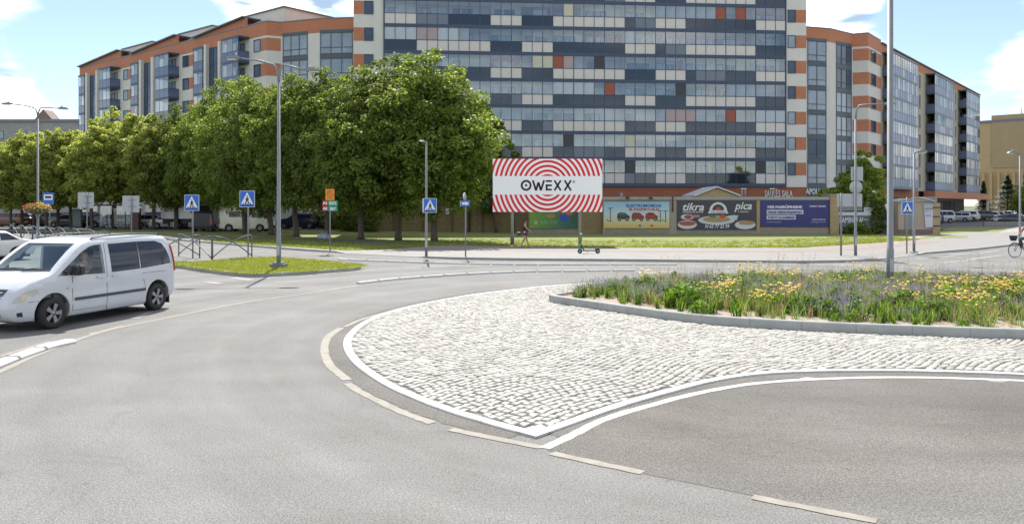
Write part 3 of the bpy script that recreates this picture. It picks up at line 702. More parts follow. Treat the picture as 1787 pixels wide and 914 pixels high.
FL0 = 4.65; ST = 2.8
def window(root, u, z, w_, h_, y=0.0, mull=1, frame=M_blue, pane=M_pane, name='window', sill=True, low=False):
    key = ('win', round(w_, 2), round(h_, 2), mull, frame.name, low)
    def mk():
        b = MB(); t = .06; b.box(0, t, -.03, .10, 0, h_).box(w_-t, w_, -.03, .10, 0, h_).box(t, w_-t, -.03, .10, h_-t, h_).box(t, w_-t, -.03, .10, 0, t)
        for i in range(mull): x = w_*(i+1)/(mull+1); b.box(x-.03, x+.03, -.028, .09, t, h_-t)
        if low: b.box(t, w_-t, -.027, .088, h_*.30-.03, h_*.30+.03)
        return b.mesh(name, frame)
    o = put(name, shared(key, mk), root, (u, y, z))
    pk = ('pane', round(w_, 2), round(h_, 2), pane.name)
    put('pane', shared(pk, lambda: MB().box(.06, w_-.06, .03, .05, .06, h_-.06).mesh('pane', pane)), o)
    return o
# ---- the tall block
p671 = Vector((-13.46, 83.46, 0)); p1365 = Vector((30.05, 87.04, 0)); dT = (p1365-p671).normalized()
uL = u_of(617, p671, dT); uR = u_of(1407, p671, dT); LG = (p1365-p671).length
root = thing('apartment_tower', 'tall apartment block with glazed balconies, the highest building in the middle', 'apartment block', (p671.x, p671.y, 0), math.atan2(dT.y, dT.x))
TOP = FL0+ST*8+.9; NS = 8
part('wall', MB().box(uL, -.02, 0, 14, FL0-.02, TOP), M_cream, root); part('wall', MB().box(LG+.02, uR, 0, 14, FL0-.02, TOP), M_cream, root); part('balcony_wall', MB().box(-.02, LG+.02, 1.5, 14, FL0-.02, TOP), mat('pale_balcony_wall', (.70, .69, .60), .85, var=.05, scale=.5), root)
b = MB(); b.box(uL-.02, LG*.30, .05, 14, 0, FL0-.02); b.box(LG*.30, uR+.02, .05, 14, 0, FL0-.02); part('ground_floor_wall', b, mat('brown_orange_cladding', (.30, .10, .05), .7, var=.12, scale=.8), root)
b = MB(); b.box(uL-.1, uR+.1, -.1, 14.1, TOP, TOP+.25); part('roof', b, M_roof, root)
for i in range(12): window(root, 2+i*3.5, .9, 2.6, 2.6, .0, 1, M_teal, M_pane, 'shop_window')
b = MB()
for s in range(NS+1):
    z = FL0+ST*s; b.box(-.06, LG+.06, -.14, .02, z, z+.36)
b.box(-.10, 0, -.16, 1.5, FL0, TOP); b.box(LG, LG+.10, -.16, 1.5, FL0, TOP); part('floor_slab', b, M_blue, root)
b = MB()
for s in range(NS+1): b.box(-.05, LG+.05, .021, 1.49, FL0+ST*s+.14, FL0+ST*s+.355)
part('balcony_floor', b, mat('pale_concrete', (.68, .67, .63), .85), root)
b = MB(); CW = LG/39
for c in range(40):
    for s in range(NS): z = FL0+ST*s; t = .045 if c % 3 else .075; b.box(c*CW-t/2, c*CW+t/2, -.125, -.03, z+.36, z+ST)
for s in range(NS): z = FL0+ST*s; b.box(0, LG, -.115, -.04, z+1.43, z+1.50)
part('balcony_frame', b, M_blue, root)
b = MB(); 
for c in (3, 10, 13, 16, 23, 26, 29, 36):
    b.box(c*CW-.04, c*CW+.04, .0, 1.49, FL0+.36, FL0+ST*8)
part('balcony_divider', b, M_grey_r, root)
creamA = set(list(range(0, 3))+list(range(10, 13))+list(range(16, 23))+list(range(26, 29))+list(range(36, 39)))
rnd = random.Random(11)
pm = {}
for k, m in (('cream', M_panel), ('dark', M_dglass)): pm[k] = MB().box(.03, CW-.03, -.09, -.06, .375, 1.43).mesh('railing_panel', m)
for k, m in (('dark2', mat('slate_panel', (.12, .15, .20), .3, spec=.7)),): pm[k] = MB().box(.03, CW-.03, -.09, -.06, .375, 1.43).mesh('railing_panel', m)
gmm = [('clear', M_clear), ('blind', M_blind), ('curt', M_curt), ('pink', M_pink), ('red', M_red), ('dark', M_dark), ('refl', M_pane2)]
gm_ = {k: MB().box(.03, CW-.03, -.085, -.07, 1.51, 2.795).mesh('glass_pane', m) for k, m in gmm}
hid = {k: MB() for k in ('cream', 'dark', 'glass')}; cnt = 0
run = 'clear'; runn = 0
for s in range(NS):
    A_row = (s % 2 == 0)        # lowest row starts with the cream run on the far left
    for c in range(39):
        cr_ = (c in creamA) if A_row else (c not in creamA)
        px = 671+c*18; hidden = (c < 12 and s < 5)
        k = 'cream' if cr_ else ('dark2' if (c//3+s) % 7 == 0 else 'dark')
        if runn <= 0:
            run = rnd.choices(['clear', 'blind', 'curt', 'pink', 'refl'], [66, 15, 1.5, 3, 12 if s > 2 else 8])[0]; runn = rnd.choice((1, 2, 3, 4, 3)) if run != 'clear' else rnd.randint(3, 8)
        runn -= 1; gk = run
        q = rnd.random()
        if q < .02: gk = 'dark'
        elif q < .035: gk = 'red'
        elif q < .045: gk = 'curt'
        if hidden or s == NS-1:
            if hidden or c < 12:
                hid['cream' if cr_ else 'dark'].box(c*CW+.03, (c+1)*CW-.03, -.09, -.06, FL0+ST*s+.375, FL0+ST*s+1.43)
            else: put('railing_panel', pm[k], root, (c*CW, 0, FL0+ST*s))
            hid['glass'].box(c*CW+.03, (c+1)*CW-.03, -.085, -.07, FL0+ST*s+1.51, FL0+ST*s+2.795)
            continue
        put('railing_panel', pm[k], root, (c*CW, 0, FL0+ST*s)); put('glass_pane', gm_[gk], root, (c*CW, 0, FL0+ST*s)); cnt += 1
for k, m, nm in (('cream', M_panel, 'railing_panels'), ('dark', M_dglass, 'railing_panels'), ('glass', M_clear, 'glass_panes')): o = part(nm, hid[k], m, root); o['kind'] = 'stuff'
# back walls of the balconies: doors and windows of each flat, some walls painted
for s in range(NS):
    z = FL0+ST*s+.36
    for gi, (c0, c1) in enumerate(((0, 3), (3, 6), (6, 10), (10, 13), (13, 16), (16, 19), (19, 23), (23, 26), (26, 29), (29, 32), (32, 36), (36, 39))):
        u0, u1 = c0*CW, c1*CW; q = rnd.random()
        if q < .22 or (gi >= 9 and s % 2): 
            mm_ = rnd.choice((M_red, M_pink, mat('ochre_wall', (.42, .30, .10), .8), M_pink)); part('painted_wall', MB().box(u0+.05, u1-.05, 1.47, 1.497, z, z+ST-.37), mm_, root)
        o_ = rnd.uniform(.2, .6); window(root, u0+o_, z+.02, .8, 2.05, 1.40, 0, M_teal, rnd.choice((M_pane, M_pane2)), 'balcony_door')
        window(root, u0+o_+1.0, z+.75, rnd.choice((1.2, 1.5)), 1.3, 1.40, 1, rnd.choice((M_teal, M_panel)), rnd.choice((M_pane, M_pane2, M_blind)), 'balcony_window')
# things standing in the open balconies (cupboards, drying racks)
b = MB()
for i in range(150):
    s = rnd.randrange(NS); u = rnd.uniform(.4, LG-.8); z = FL0+ST*s+.36; h_ = rnd.uniform(.5, 1.5); b.box(u, u+rnd.uniform(.3, .7), .6, 1.1, z, z+h_)
part('balcony_clutter', b, mat('clutter', (.16, .17, .20), .7, var=.5, scale=.7), root)
for side, (pxw, pxo) in enumerate((((635.6, 651.8), (617, 635)), ((1374.5, 1388.3), (1388.8, 1407)))):
    w0, w1 = u_of(pxw[0], p671, dT), u_of(pxw[1], p671, dT); o0, o1 = u_of(pxo[0], p671, dT), u_of(pxo[1], p671, dT)
    if side == 0: o0 = uL
    else: o1 = uR
    for s in range(NS):
        z = FL0+ST*s; window(root, w0, z+1.28, w1-w0, 1.4, -.04, 0, M_blue, rnd.choice((M_pane, M_pane2, M_pane)))
        if s < 7: part('orange_panel', MB().box(o0+.0, o1-.0, -.012, .02, z+1.28, z+2.68), M_orange, root)
sx = u_of(1334, p671, dT); ex = u_of(1383, p671, dT)
put_text(root, 'SAUL\u0116S SALA', sx, -.02, ZY(343.5, 87), 1.0, mat('sign_letters', (.62, .58, .56), .5), bold=.02, width=ex-sx, depth=.05)
for px_ in (1305, 1357):     # twin flues on the kiosk roofs are separate things, see below
    pass

# ---- curved glazed walls and stepped wings, shared pieces
def big_window_bay(root, P0, d, px0, px1, y=0.0, nst=6, panes=2, mm=M_teal):
    u0, u1 = u_of(px0, P0, d), u_of(px1, P0, d); w_ = u1-u0
    for s in range(nst):
        z = FL0+ST*s; window(root, u0, z+.50, w_, 2.26, y, panes, mm, random.choice((M_pane2, M_pane)), 'tall_window', low=True)
        part('spandrel', MB().box(u0-.04, u1+.04, y-.06, y+.1, z-.02, z+.48), mm, root)
    part('head_band', MB().box(u0-.04, u1+.04, y-.06, y+.1, FL0+ST*nst-.02, FL0+ST*nst+.34), mm, root)
RT = FL0+ST*6+1.5
def bands(root, u0, u1, y0, y1, nst=6, wcol=None, orng=True, cut=None):
    """cream wall with orange bands between u0 and u1"""
    part('wall', MB().box(u0, u1, y0, y1, 0, FL0+ST*nst), wcol or M_cream, root)
    part('parapet', MB().box(u0, u1, y0-.01, y1, FL0+ST*nst+.002, RT), M_orange, root)
    if orng:
        for s in range(nst):
            z = FL0+ST*s+1.15
            for a, b_ in (cut or [(u0, u1)]): part('orange_band', MB().box(a, b_, y0-.03, y0+.02, z, z+1.4), M_orange, root)
# left part next to the tower, slightly bowed
wingL = thing('apartment_wing', 'seven storey wing left of the tower with orange bands and sloping roof canopies', 'apartment block', (0, 0, 0), 0)
def sub(root, p0, p1):
    """a length of wall in its own direction: returns an invisible frame as matrix for its parts"""
    d = (p1-p0).normalized(); return d
class Wall:
    """part factory on a wall line p0->p1 under a thing at the origin"""
    def __init__(s, root, p0, p1): s.root = root; s.p0 = Vector((p0.x, p0.y, 0)); s.d = (Vector((p1.x, p1.y, 0))-s.p0).normalized(); s.L = (Vector((p1.x, p1.y, 0))-s.p0).length; s.rz = math.atan2(s.d.y, s.d.x)
    def u(s, px): return u_of(px, s.p0, s.d)
    def at(s, u, y, z): n = Vector((-s.d.y, s.d.x, 0)); return s.p0+s.d*u+n*y+Vector((0, 0, z))
    def box(s, name, u0, u1, y0, y1, z0, z1, m): return part(name, MB().box(0, u1-u0, y0, y1, 0, z1-z0), m, s.root, None, s.at(u0, 0, z0), (0, 0, s.rz))
    def win(s, u0, z, w_, h_, y=-.05, mull=1, frame=M_blue, pane=M_pane, name='window', low=False):
        o = window(s.root, 0, 0, w_, h_, 0, mull, frame, pane, name, low=low); o.location = s.at(u0, y, z); o.rotation_euler = (0, 0, s.rz); return o
def glass_bay(W_, px0, px1, nst=6, mull=2):
    u0, u1 = W_.u(px0), W_.u(px1)
    for s in range(nst):
        z = FL0+ST*s; W_.win(u0, z+.48, u1-u0, 2.3, -.05, mull, M_teal, random.choice((M_pane2, M_pane2, M_pane)), 'tall_window', low=True)
        W_.box('spandrel', u0-.03, u1+.03, -.07, .1, z, z+.46, M_teal)
    W_.box('spandrel', u0-.03, u1+.03, -.07, .1, FL0+ST*nst, FL0+ST*nst+.3, M_teal)
def plain(W_, px0, px1, bands_=False, m=None, top=RT, y=0, depth=10):
    u0 = W_.u(px0) if px0 is not None else 0; u1 = W_.u(px1) if px1 is not None else W_.L
    W_.box('wall', u0, u1, y, y+depth, 0, FL0+ST*6, m or M_cream); W_.box('parapet', u0, u1, y-.01, y+depth, FL0+ST*6+.003, top, M_orange)
    W_.box('parapet_coping', u0-.02, u1+.02, y-.05, y+.3, top+.002, top+.12, M_roof)
    return u0, u1
pA, pB, pC, pD = A(465, 87.6, 0), A(490, 88.2, 0), A(556, 86.4, 0), A(618, 85.9, 0)
W1 = Wall(wingL, pC, pD); plain(W1, None, None); glass_bay(W1, 559, 615.5, mull=2)
W2 = Wall(wingL, pB, pC); plain(W2, None, None); glass_bay(W2, 494, 537, mull=2)
W3 = Wall(wingL, pA, pB); plain(W3, None, None)
for s in range(6): W3.box('orange_band', 0, W3.L, -.02, .02, FL0+ST*s+1.15, FL0+ST*s+2.55, M_orange)
pE = A(139, 117.5, 0); W4 = Wall(wingL, pE, pA); plain(W4, None, None)
M_bluep = mat('blue_reflecting_panel', (.14, .19, .32), .35, spec=.25, var=.35, scale=.6); M_paleb = mat('pale_reflecting_panel', (.38, .41, .47), .35, spec=.2, var=.1, scale=.7)
def balcony(W_, pxa, pxb, out, side, nst=6, glazed=True, frame=M_blue, name='balcony', light=False):
    """stack of projecting balconies: floor, railing panels, glass above; side = +1 open face to the right"""
    u0, u1 = W_.u(pxa), W_.u(pxb)
    for s in range(nst):
        z = FL0+ST*s
        o = W_.box(name, u0, u1, -out, -.003, z, z+.30, frame)           # floor of the balcony
        w_ = u1-u0
        b = MB(); 
        for x in (0, w_-.06): b.box(x, x+.06, -out+.0, -out+.06, .30, ST)
        k = max(2, int(w_/1.0))
        b.box(0, w_, -out, -out+.05, 1.32, 1.38); b.box(0, .05, -out+.06, 0, 1.32, 1.38); b.box(w_-.05, w_, -out+.06, 0, 1.32, 1.38)
        mw = .075 if light else .025
        for i in range(1, k): b.box(w_*i/k-mw, w_*i/k+mw, -out+.003, -out+.04, .30, ST)
        part('balcony_frame', b, frame, o)
        for i in range(k): part('railing_panel', MB().box(w_*i/k+.03, w_*(i+1)/k-.03, -out+.012, -out+.03, .31, 1.32), (M_rail if not light else random.choice((M_bluep, M_bluep, M_bluep, M_paleb))), o)
        for x in (.012, w_-.03): part('railing_panel', MB().box(x, x+.018, -out+.06, -.02, .31, 1.32), M_rail, o)
        if glazed:
            for i in range(k): part('glass_pane', MB().box(w_*i/k+.03, w_*(i+1)/k-.03, -out+.014, -out+.028, 1.385, ST-.01), random.choice((M_clear, M_pane2, M_clear)) if not light else random.choice((M_blind, M_pane, M_dglass, M_pane2, M_pane)), o)
        W_.win(u0+w_*.25, z+.45, w_*.5, 2.0, -.05, 1, M_teal, M_pane, 'balcony_door')
    W_.box(name+'_roof', u0-.05, u1+.05, -out-.05, -.003, FL0+ST*nst, FL0+ST*nst+.22, frame)
for (a0, a1, g0, g1, b0, b1, w0, w1, o0, o1) in ((139.5, 154.3, 158, 172.4, 175.5, 210, 216, 224, 225, 230.5), (230.6, 248, 252.6, 269, 273.5, 312.6, 319.3, 329.5, 330, 339.6), (339.8, 361.5, 366.3, 386, 390.6, 435, 443.5, 455, 455.6, 464.8)):
    balcony(W4, a0+5, a1, .6, 0)
    ua, ub = W4.u(g0), W4.u(g1)
    for s in range(6): W4.win(ua, FL0+ST*s, ub-ua, ST-.01, -.06, 2, M_blue, M_pane, 'stair_window', low=True)
    for q0, q1 in ((a1, g0), (g1, b0)): W4.box('pilaster', W4.u(q0)+.05, W4.u(q1)-.05, -.5, .0, 0, FL0+ST*6+.4, M_cream)
    # balcony B: front from b0 to the corner, its open side to the right
    balcony(W4, b0+15, b1, 1.4, 1)
    uw, uw1 = W4.u(w0), W4.u(w1)
    for s in range(6):
        z = FL0+ST*s; W4.win(uw, z+1.15, uw1-uw, 1.4, -.05, 0, M_blue, random.choice((M_pane, M_pane2)))
        W4.box('orange_panel', W4.u(o0), W4.u(o1), -.02, .02, z+1.15, z+2.55, M_orange)
    # sloping roof canopy and the pale penthouse block behind it
    c0, c1 = W4.u(a0), W4.u((b0+b1)/2+16); cl = c1-c0
    part('gable_infill', MB().prism([(0, 0), (cl, .93), (cl, 0)], 0, .25), M_orange, wingL, None, W4.at(c0, -.008, RT+.1), (0, 0, W4.rz)); part('roof_canopy', MB().prism([(0, 0), (cl, .95), (cl, 1.08), (0, .13)], -.45, 2.0), M_roof, wingL, None, W4.at(c0, 0, RT+.11), (0, 0, W4.rz))
    W4.box('penthouse', c0+cl*.70, c0+cl*1.38, 2.2, 9, RT+.003, RT+2.0, M_cream); W4.box('penthouse_roof', c0+cl*.68, c0+cl*1.40, 2.0, 9.2, RT+2.003, RT+2.12, M_roof)
# ---- right wing
wingR = thing('apartment_wing', 'long wing right of the tower running back with glazed balcony stacks and orange bands', 'apartment block', (0, 0, 0), 0)
r0, r1, r2, r3, r4 = A(1405, 90.3, 0), A(1448, 91.3, 0), A(1488, 94.2, 0), A(1515, 93.6, 0), A(1537, 97.9, 0); r5 = A(1709.5, 144.5, 0)
V1 = Wall(wingR, r0, r1); plain(V1, None, None, m=M_grey_r); glass_bay(V1, 1409, 1441.5, mull=1)
V2 = Wall(wingR, r1, r2); plain(V2, None, None, m=M_grey_r); glass_bay(V2, 1459, 1485.5, mull=2)
V3 = Wall(wingR, r2, r3); plain(V3, None, None, m=M_grey_r)
for s in range(6): V3.box('orange_band', 0, V3.L, -.02, .02, FL0+ST*s+1.15, FL0+ST*s+2.55, M_orange)
V4 = Wall(wingR, r3, r4); plain(V4, None, None, m=M_grey_r, depth=8)
for s in range(6):
    z = FL0+ST*s+1.15; V4.win(V4.u(1520), z, V4.u(1528)-V4.u(1520), 1.4, -.05, 0, M_teal, M_pane); V4.box('orange_band', 0, V4.u(1519.5), -.02, .02, z, z+1.4, M_orange); V4.box('orange_band', V4.u(1528.8), V4.L, -.02, .02, z, z+1.4, M_orange)
V5 = Wall(wingR, r4, r5); 
V5.box('wall', 0, V5.L, 0, 9, FL0, FL0+ST*6, mat('sandy_render', (.42, .38, .30), .85, var=.06, scale=.7)); V5.box('parapet', 0, V5.L, -.01, 9, FL0+ST*6+.003, RT-.3, M_orange)
V5.box('parapet_coping', -.02, V5.L+.1, -.25, .3, RT-.297, RT-.17, M_teal)
V5.box('wall', 0, V5.L, 2.5, 9, 0, FL0-.01, M_dark)
for (a, b_) in ((1548, 1597.5), (1622, 1661), (1679, 1709)):
    ua = V5.u(a-8); ub = V5.u(b_); balcony(V5, a-8 if a < 1600 else a-7, b_-13, 1.25, -1, light=True, frame=M_teal)
for px_ in (1603, 1666):
    for s in range(6): V5.win(V5.u(px_), FL0+ST*s+.4, 1.0, 2.1, -.05, 0, M_panel, M_pane, 'window'); 
V5.box('shop_fascia', V5.u(1612), V5.L+.2, -1.5, 0, FL0-1.0, FL0-.004, M_orange); V5.box('corner_post', V5.L-.2, V5.L+.1, -1.45, -1.1, 0, FL0-1.002, M_panel)
for k in range(7): V5.win(V5.u(1618)+k*4.4, .3, 3.9, 3.1, 2.4, 2, M_teal, M_pane, 'shop_window')
V5.box('shop_fascia', 0, V5.u(1600), -.25, 0, FL0-1.0, FL0-.004, mat('brown_orange_cladding', (.3, .1, .05)))
pz = V1.u(1409); put('lettering', text_mesh('APOLIO', .95, mat('sign_letters_white', (.7, .7, .72), .4), .02, depth=.05, width=2.4), wingR, V1.at(pz-.3, -.1, FL0-.75), (PI/2, 0, V1.rz))
V1.box('shop_front', -.2, V1.L, -.04, .0, FL0-2.4, FL0-.005, M_teal); V2.box('shop_front', 0, V2.L, -.04, .0, FL0-3.4, FL0-.005, M_dark)
# ---- far buildings
def bld(name, label, p0, p1, depth, h_, m, cat='building'):
    d = (p1-p0); t = thing(name, label, cat, (p0.x, p0.y, 0), math.atan2(d.y, d.x)); L_ = d.length
    part('wall', MB().box(0, L_, 0, depth, 0, h_), m, t); part('roof', MB().box(-.3, L_+.3, -.3, depth+.3, h_+.003, h_+.5), M_roof, t); return t, L_
M_farg = mat('far_grey_panel', (.27, .27, .27), .85, var=.12, scale=.5)
p0, p1 = A(-220, 150, 0), A(141, 150, 0); t, L_ = bld('far_apartment_block', 'grey panel block with a small roof gable behind the trees at the far left', p0, p1, 14, ZY(213, 150), M_farg, 'apartment block')
for k in range(9):
    for s in range(4): window(t, 1.5+k*4.3, ZY(213, 150)-3.2-s*2.9, 1.6, 1.5, -.06, 1, M_teal, M_pane2)
gx = (62+220)/361*L_; hh = ZY(213, 150)
part('roof_gable', MB().prism([(gx, hh+.5), (gx+3.3, hh+.5), (gx+1.6, hh+2.4)], -.3, 3), mat('gable_brown', (.18, .14, .12), .8), t)
M_tan = mat('tan_brick', (.44, .33, .17), .85, var=.08, scale=1.5)
p0, p1 = A(1709, 176, 0), A(1860, 165, 0); t, L_ = bld('tan_brick_building', 'tan brick building with vertical ribs at the far right', p0, p1, 20, ZY(212, 172), M_tan)
for k in range(14): part('rib', MB().box(.6+k*1.45, .6+k*1.45+.55, -.5, -.003, 0, ZY(212, 172)-11+(4 if k > 6 else 0)), M_tan, t)
part('upper_block', MB().box(2.4, L_, -.2, 18, ZY(212, 172)-10, ZY(200, 172)), mat('tan_render', (.36, .28, .16), .9, var=.05, scale=.5), t)
part('antenna', MB().tube([(7.5, 3, ZY(205, 172)), (7.5, 3, ZY(188, 172))], .08, 5), M_roof, t)
# ---------------------------------------------------------------- trees
M_bark = mat('maple_bark', (.085, .068, .052), .9, var=.35, scale=3, bump=.8, bscale=12, stretch=(3, 3, .6))
M_mapl = leafmat('maple_leaf', (.06, .105, .022), (.24, .305, .065), .53, .4)
def crown_mesh(name, R, h0, h1, nclump, nleaf, leaf=.16, seed=1, m=None, gaps=.0, tipy=1.0):
    """leaf clumps through the volume of an egg-shaped crown from height h0 to h1"""
    r = np.random.RandomState(seed); cs = []
    hc = (h0+h1)/2; hh = (h1-h0)/2
    while len(cs) < nclump:
        v = r.normal(size=3); v /= np.linalg.norm(v); rad = r.uniform(.25, 1.0)**.5
        z = v[2]*hh*rad; taper = 1.0-.30*max(0, v[2])**2 if v[2] > 0 else 1.0
        p = np.array([v[0]*R*rad*taper, v[1]*R*rad*taper, hc+z])
        aa = math.atan2(v[1], v[0]); p[:2] *= 1+.13*math.sin(3*aa+seed*1.7)+.10*math.sin(5*aa+seed+3*v[2])+r.uniform(-.03, .12); p[2] += .12*hh*math.sin(2*aa+seed)*max(0, v[2])
        cs.append((p, r.uniform(.35, .9)*R*.165+.12))
    for k in range(16):          # shoots that stand out of the top
        a = r.uniform(0, 6.28); q = r.uniform(.0, .75)*R; cs.append((np.array([math.cos(a)*q, math.sin(a)*q, h1-.9*hh*(q/R)**2-r.uniform(-.95, .3)*tipy]), r.uniform(.2, .4)))
    cen = np.array([c[0] for c in cs]); rad = np.array([c[1] for c in cs])
    wts = rad**2; wts /= wts.sum(); idx = r.choice(len(cs), nleaf, p=wts)
    d = r.normal(size=(nleaf, 3)); d /= np.linalg.norm(d, axis=1)[:, None]; fl_ = r.uniform(size=nleaf) < .45; d[:, 2] = np.where((d[:, 2] < -.3) & fl_, -d[:, 2]*.6, d[:, 2])
    rr_ = r.uniform(.72, 1.08, nleaf)[:, None]
    pos = cen[idx]+d*rad[idx][:, None]*rr_*np.array([1.1, 1.1, .8])
    k3 = int(nleaf*.26); v3 = r.normal(size=(k3, 3)); v3 /= np.linalg.norm(v3, axis=1)[:, None]; q3 = r.uniform(.5, .93, k3)[:, None]
    pos[:k3] = v3*q3*np.array([R*.93, R*.93, hh])*(1-.25*np.clip(v3[:, 2:3], 0, 1)**2*np.array([1, 1, 0]))+np.array([0, 0, hc]); d[:k3] = v3
    nrm = d*.6+r.normal(size=(nleaf, 3))*.55+np.array([0, 0, .45]); nrm /= np.linalg.norm(nrm, axis=1)[:, None]
    a = np.cross(nrm, r.normal(size=(nleaf, 3))); a /= np.linalg.norm(a, axis=1)[:, None]; b_ = np.cross(nrm, a)
    s = (leaf*r.uniform(.6, 1.25, nleaf))[:, None]
    V = np.stack([pos-a*s, pos+b_*s*.62-a*s*.1+nrm*s*.15, pos+a*s, pos-b_*s*.62-a*s*.1+nrm*s*.15], axis=1).reshape(-1, 3)
    me = bpy.data.meshes.new(name); n = nleaf
    me.vertices.add(4*n); me.vertices.foreach_set('co', V.ravel()); me.loops.add(4*n); me.loops.foreach_set('vertex_index', np.arange(4*n, dtype=np.int32))
    me.polygons.add(n); me.polygons.foreach_set('loop_start', np.arange(0, 4*n, 4, dtype=np.int32)); me.polygons.foreach_set('loop_total', np.full(n, 4, dtype=np.int32))
    me.materials.append(m or M_mapl); me.update(calc_edges=True); return me
def trunk_mesh(h, r0, lean=(0, 0), limbs=6, R=3.5, seed=1):
    rd = random.Random(seed); b = MB(); top = Vector((lean[0]*h, lean[1]*h, h))
    pts = [Vector((0, 0, -.05)), Vector((lean[0]*.3+.02, lean[1]*.3, .35))]+[Vector((lean[0]*h*t+rd.gauss(0, .06), lean[1]*h*t+rd.gauss(0, .06), h*t)) for t in (.2, .35, .5, .65, .8, 1)]
    b.tube(pts, [r0*1.45, r0*1.05, r0, r0*.9, r0*.75, r0*.58, r0*.38, r0*.12], 9)
    for i in range(limbs):
        t = rd.uniform(.2, .7); p = Vector((lean[0]*h*t, lean[1]*h*t, h*t)); a = i*6.28/limbs+rd.uniform(-.4, .4); L_ = R*rd.uniform(.6, .85); up = rd.uniform(.6, 1.2)
        q = [p+Vector((math.cos(a)*L_*s, math.sin(a)*L_*s, L_*up*(s**.8))) for s in (0, .25, .5, .75, 1)]
        b.tube(q, [r0*.42, r0*.33, r0*.24, r0*.15, r0*.04], 6)
    return b.mesh('trunk', M_bark)
# (trunk px, base py, top py, crown width px, lean, label)
TR = [(758, 421, 99, 225, (.0, 0), 'biggest leafy maple, right end of the front row, in front of the brown wall'),
      (695, 419, 104, 190, (0, 0), 'maple just left of the biggest one, trunk in front of the brown wall end'),
      (630, 418, 124, 175, (0, 0), 'maple with its trunk right of the orange and green route signs'),
      (571, 415, 126, 165, (0, 0), 'maple with the grey bag at its foot behind the route sign post'),
      (517, 413, 136, 150, (-.02, 0), 'maple in front of the parked dark blue cars, right of the tall lamp'),
      (474, 410, 146, 150, (-.08, 0), 'maple with leaning trunk between the beige camper van and the tall lamp'),
      (428, 407, 140, 140, (0, 0), 'maple whose trunk stands behind the second blue crossing sign'),
      (392, 404, 146, 130, (0, 0), 'maple with trunk at the back of the beige camper van'),
      (350, 402, 186, 120, (0, 0), 'maple with trunk just right of the first blue crossing sign'),
      (308, 400, 190, 110, (0, 0), 'maple beside the nose of the grey green estate car')]
LR = [(268, 398, 205, 100, 'light green tree behind the grey green estate car'), (236, 397, 197, 105, 'light green tree above the right grey sign back'), (200, 396, 198, 105, 'light green tree above the bus shelter'),
      (160, 396, 214, 100, 'light green tree just right of the left grey sign back'), (124, 396, 226, 100, 'light green tree above the grey advertising pillar'), (101, 395, 232, 90, 'light green tree right of the bus stop sign'),
      (81, 395, 232, 90, 'light green tree behind the bus stop sign'), (60, 396, 230, 90, 'light green tree behind the lamp with the flower basket'), (38, 396, 236, 90, 'light green tree left of the lamp with the flower basket'), (19, 396, 246, 90, 'light green tree second from the left edge'), (-14, 396, 246, 100, 'light green tree cut by the left edge of the view')]
CM = {}
for i, (px, py, ty, wpx, lean, lb) in enumerate(TR):
    p = G(px, py, .12); d = p.y; h = ZY(ty, d)-.12; R = wpx/2*d/F*1.06; key = i % 5
    t = thing('maple_tree', lb, 'tree', (p.x, p.y, .12), random.uniform(-3, 3), 'big maples along the lawn')
    if key not in CM:
        CM[key] = (crown_mesh('crown', 4.2, 1.75, 12.0, 330, 46000, .125, 10+key), trunk_mesh(9.5, .21, (0, 0), 7, 3.6, 20+key))
    s = h/12.4; put('trunk', CM[key][1], t, rot=(lean[0]*-.0, 0, 0)).scale = (s, s, s)
    c = put('crown', CM[key][0], t); c.scale = (R/4.2, R/4.2, s)
    if lean[0]:
        t.rotation_euler = (0, lean[0]*1.6, 0); 
for i, (px, py, ty, wpx, lb) in enumerate(LR):
    p = G(px, py, .12); p = p*((82+(i % 3)*2)/p.y); d = p.y; h = ZY(ty, d)-.12; R = wpx/2*d/F; key = 10+i % 3
    t = thing('street_tree', lb, 'tree', (p.x, p.y, .12), random.uniform(-3, 3), 'lighter trees by the bus stop')
    if key not in CM: CM[key] = (crown_mesh('crown', 3.4, 2.2, 11.0, 230, 26000, .15, 30+key, leafmat('light_leaf', (.18, .235, .05), (.40, .44, .13), .58, .25) if 'light_leaf' not in MATS else MATS['light_leaf']), trunk_mesh(8.5, .17, (0, 0), 6, 3.0, 40+key))
    s = h/11.4; put('trunk', CM[key][1], t).scale = (s, s, s); put('crown', CM[key][0], t).scale = (R/3.4, R/3.4, s)
# leaning smaller maple behind, at the wall
p = G(866, 406, .12); t = thing('maple_tree', 'slim leaning maple close to the brown wall, left of the red and white billboard', 'tree', (p.x, p.y, .12), 0, 'big maples along the lawn')
put('trunk', trunk_mesh(8.5, .16, (-.14, 0), 5, 2.6, 77), t); c = put('crown', crown_mesh('crown', 2.7, 1.7, 11.2, 60, 10000, .17, 78), t, (-1.2, 0, 0))
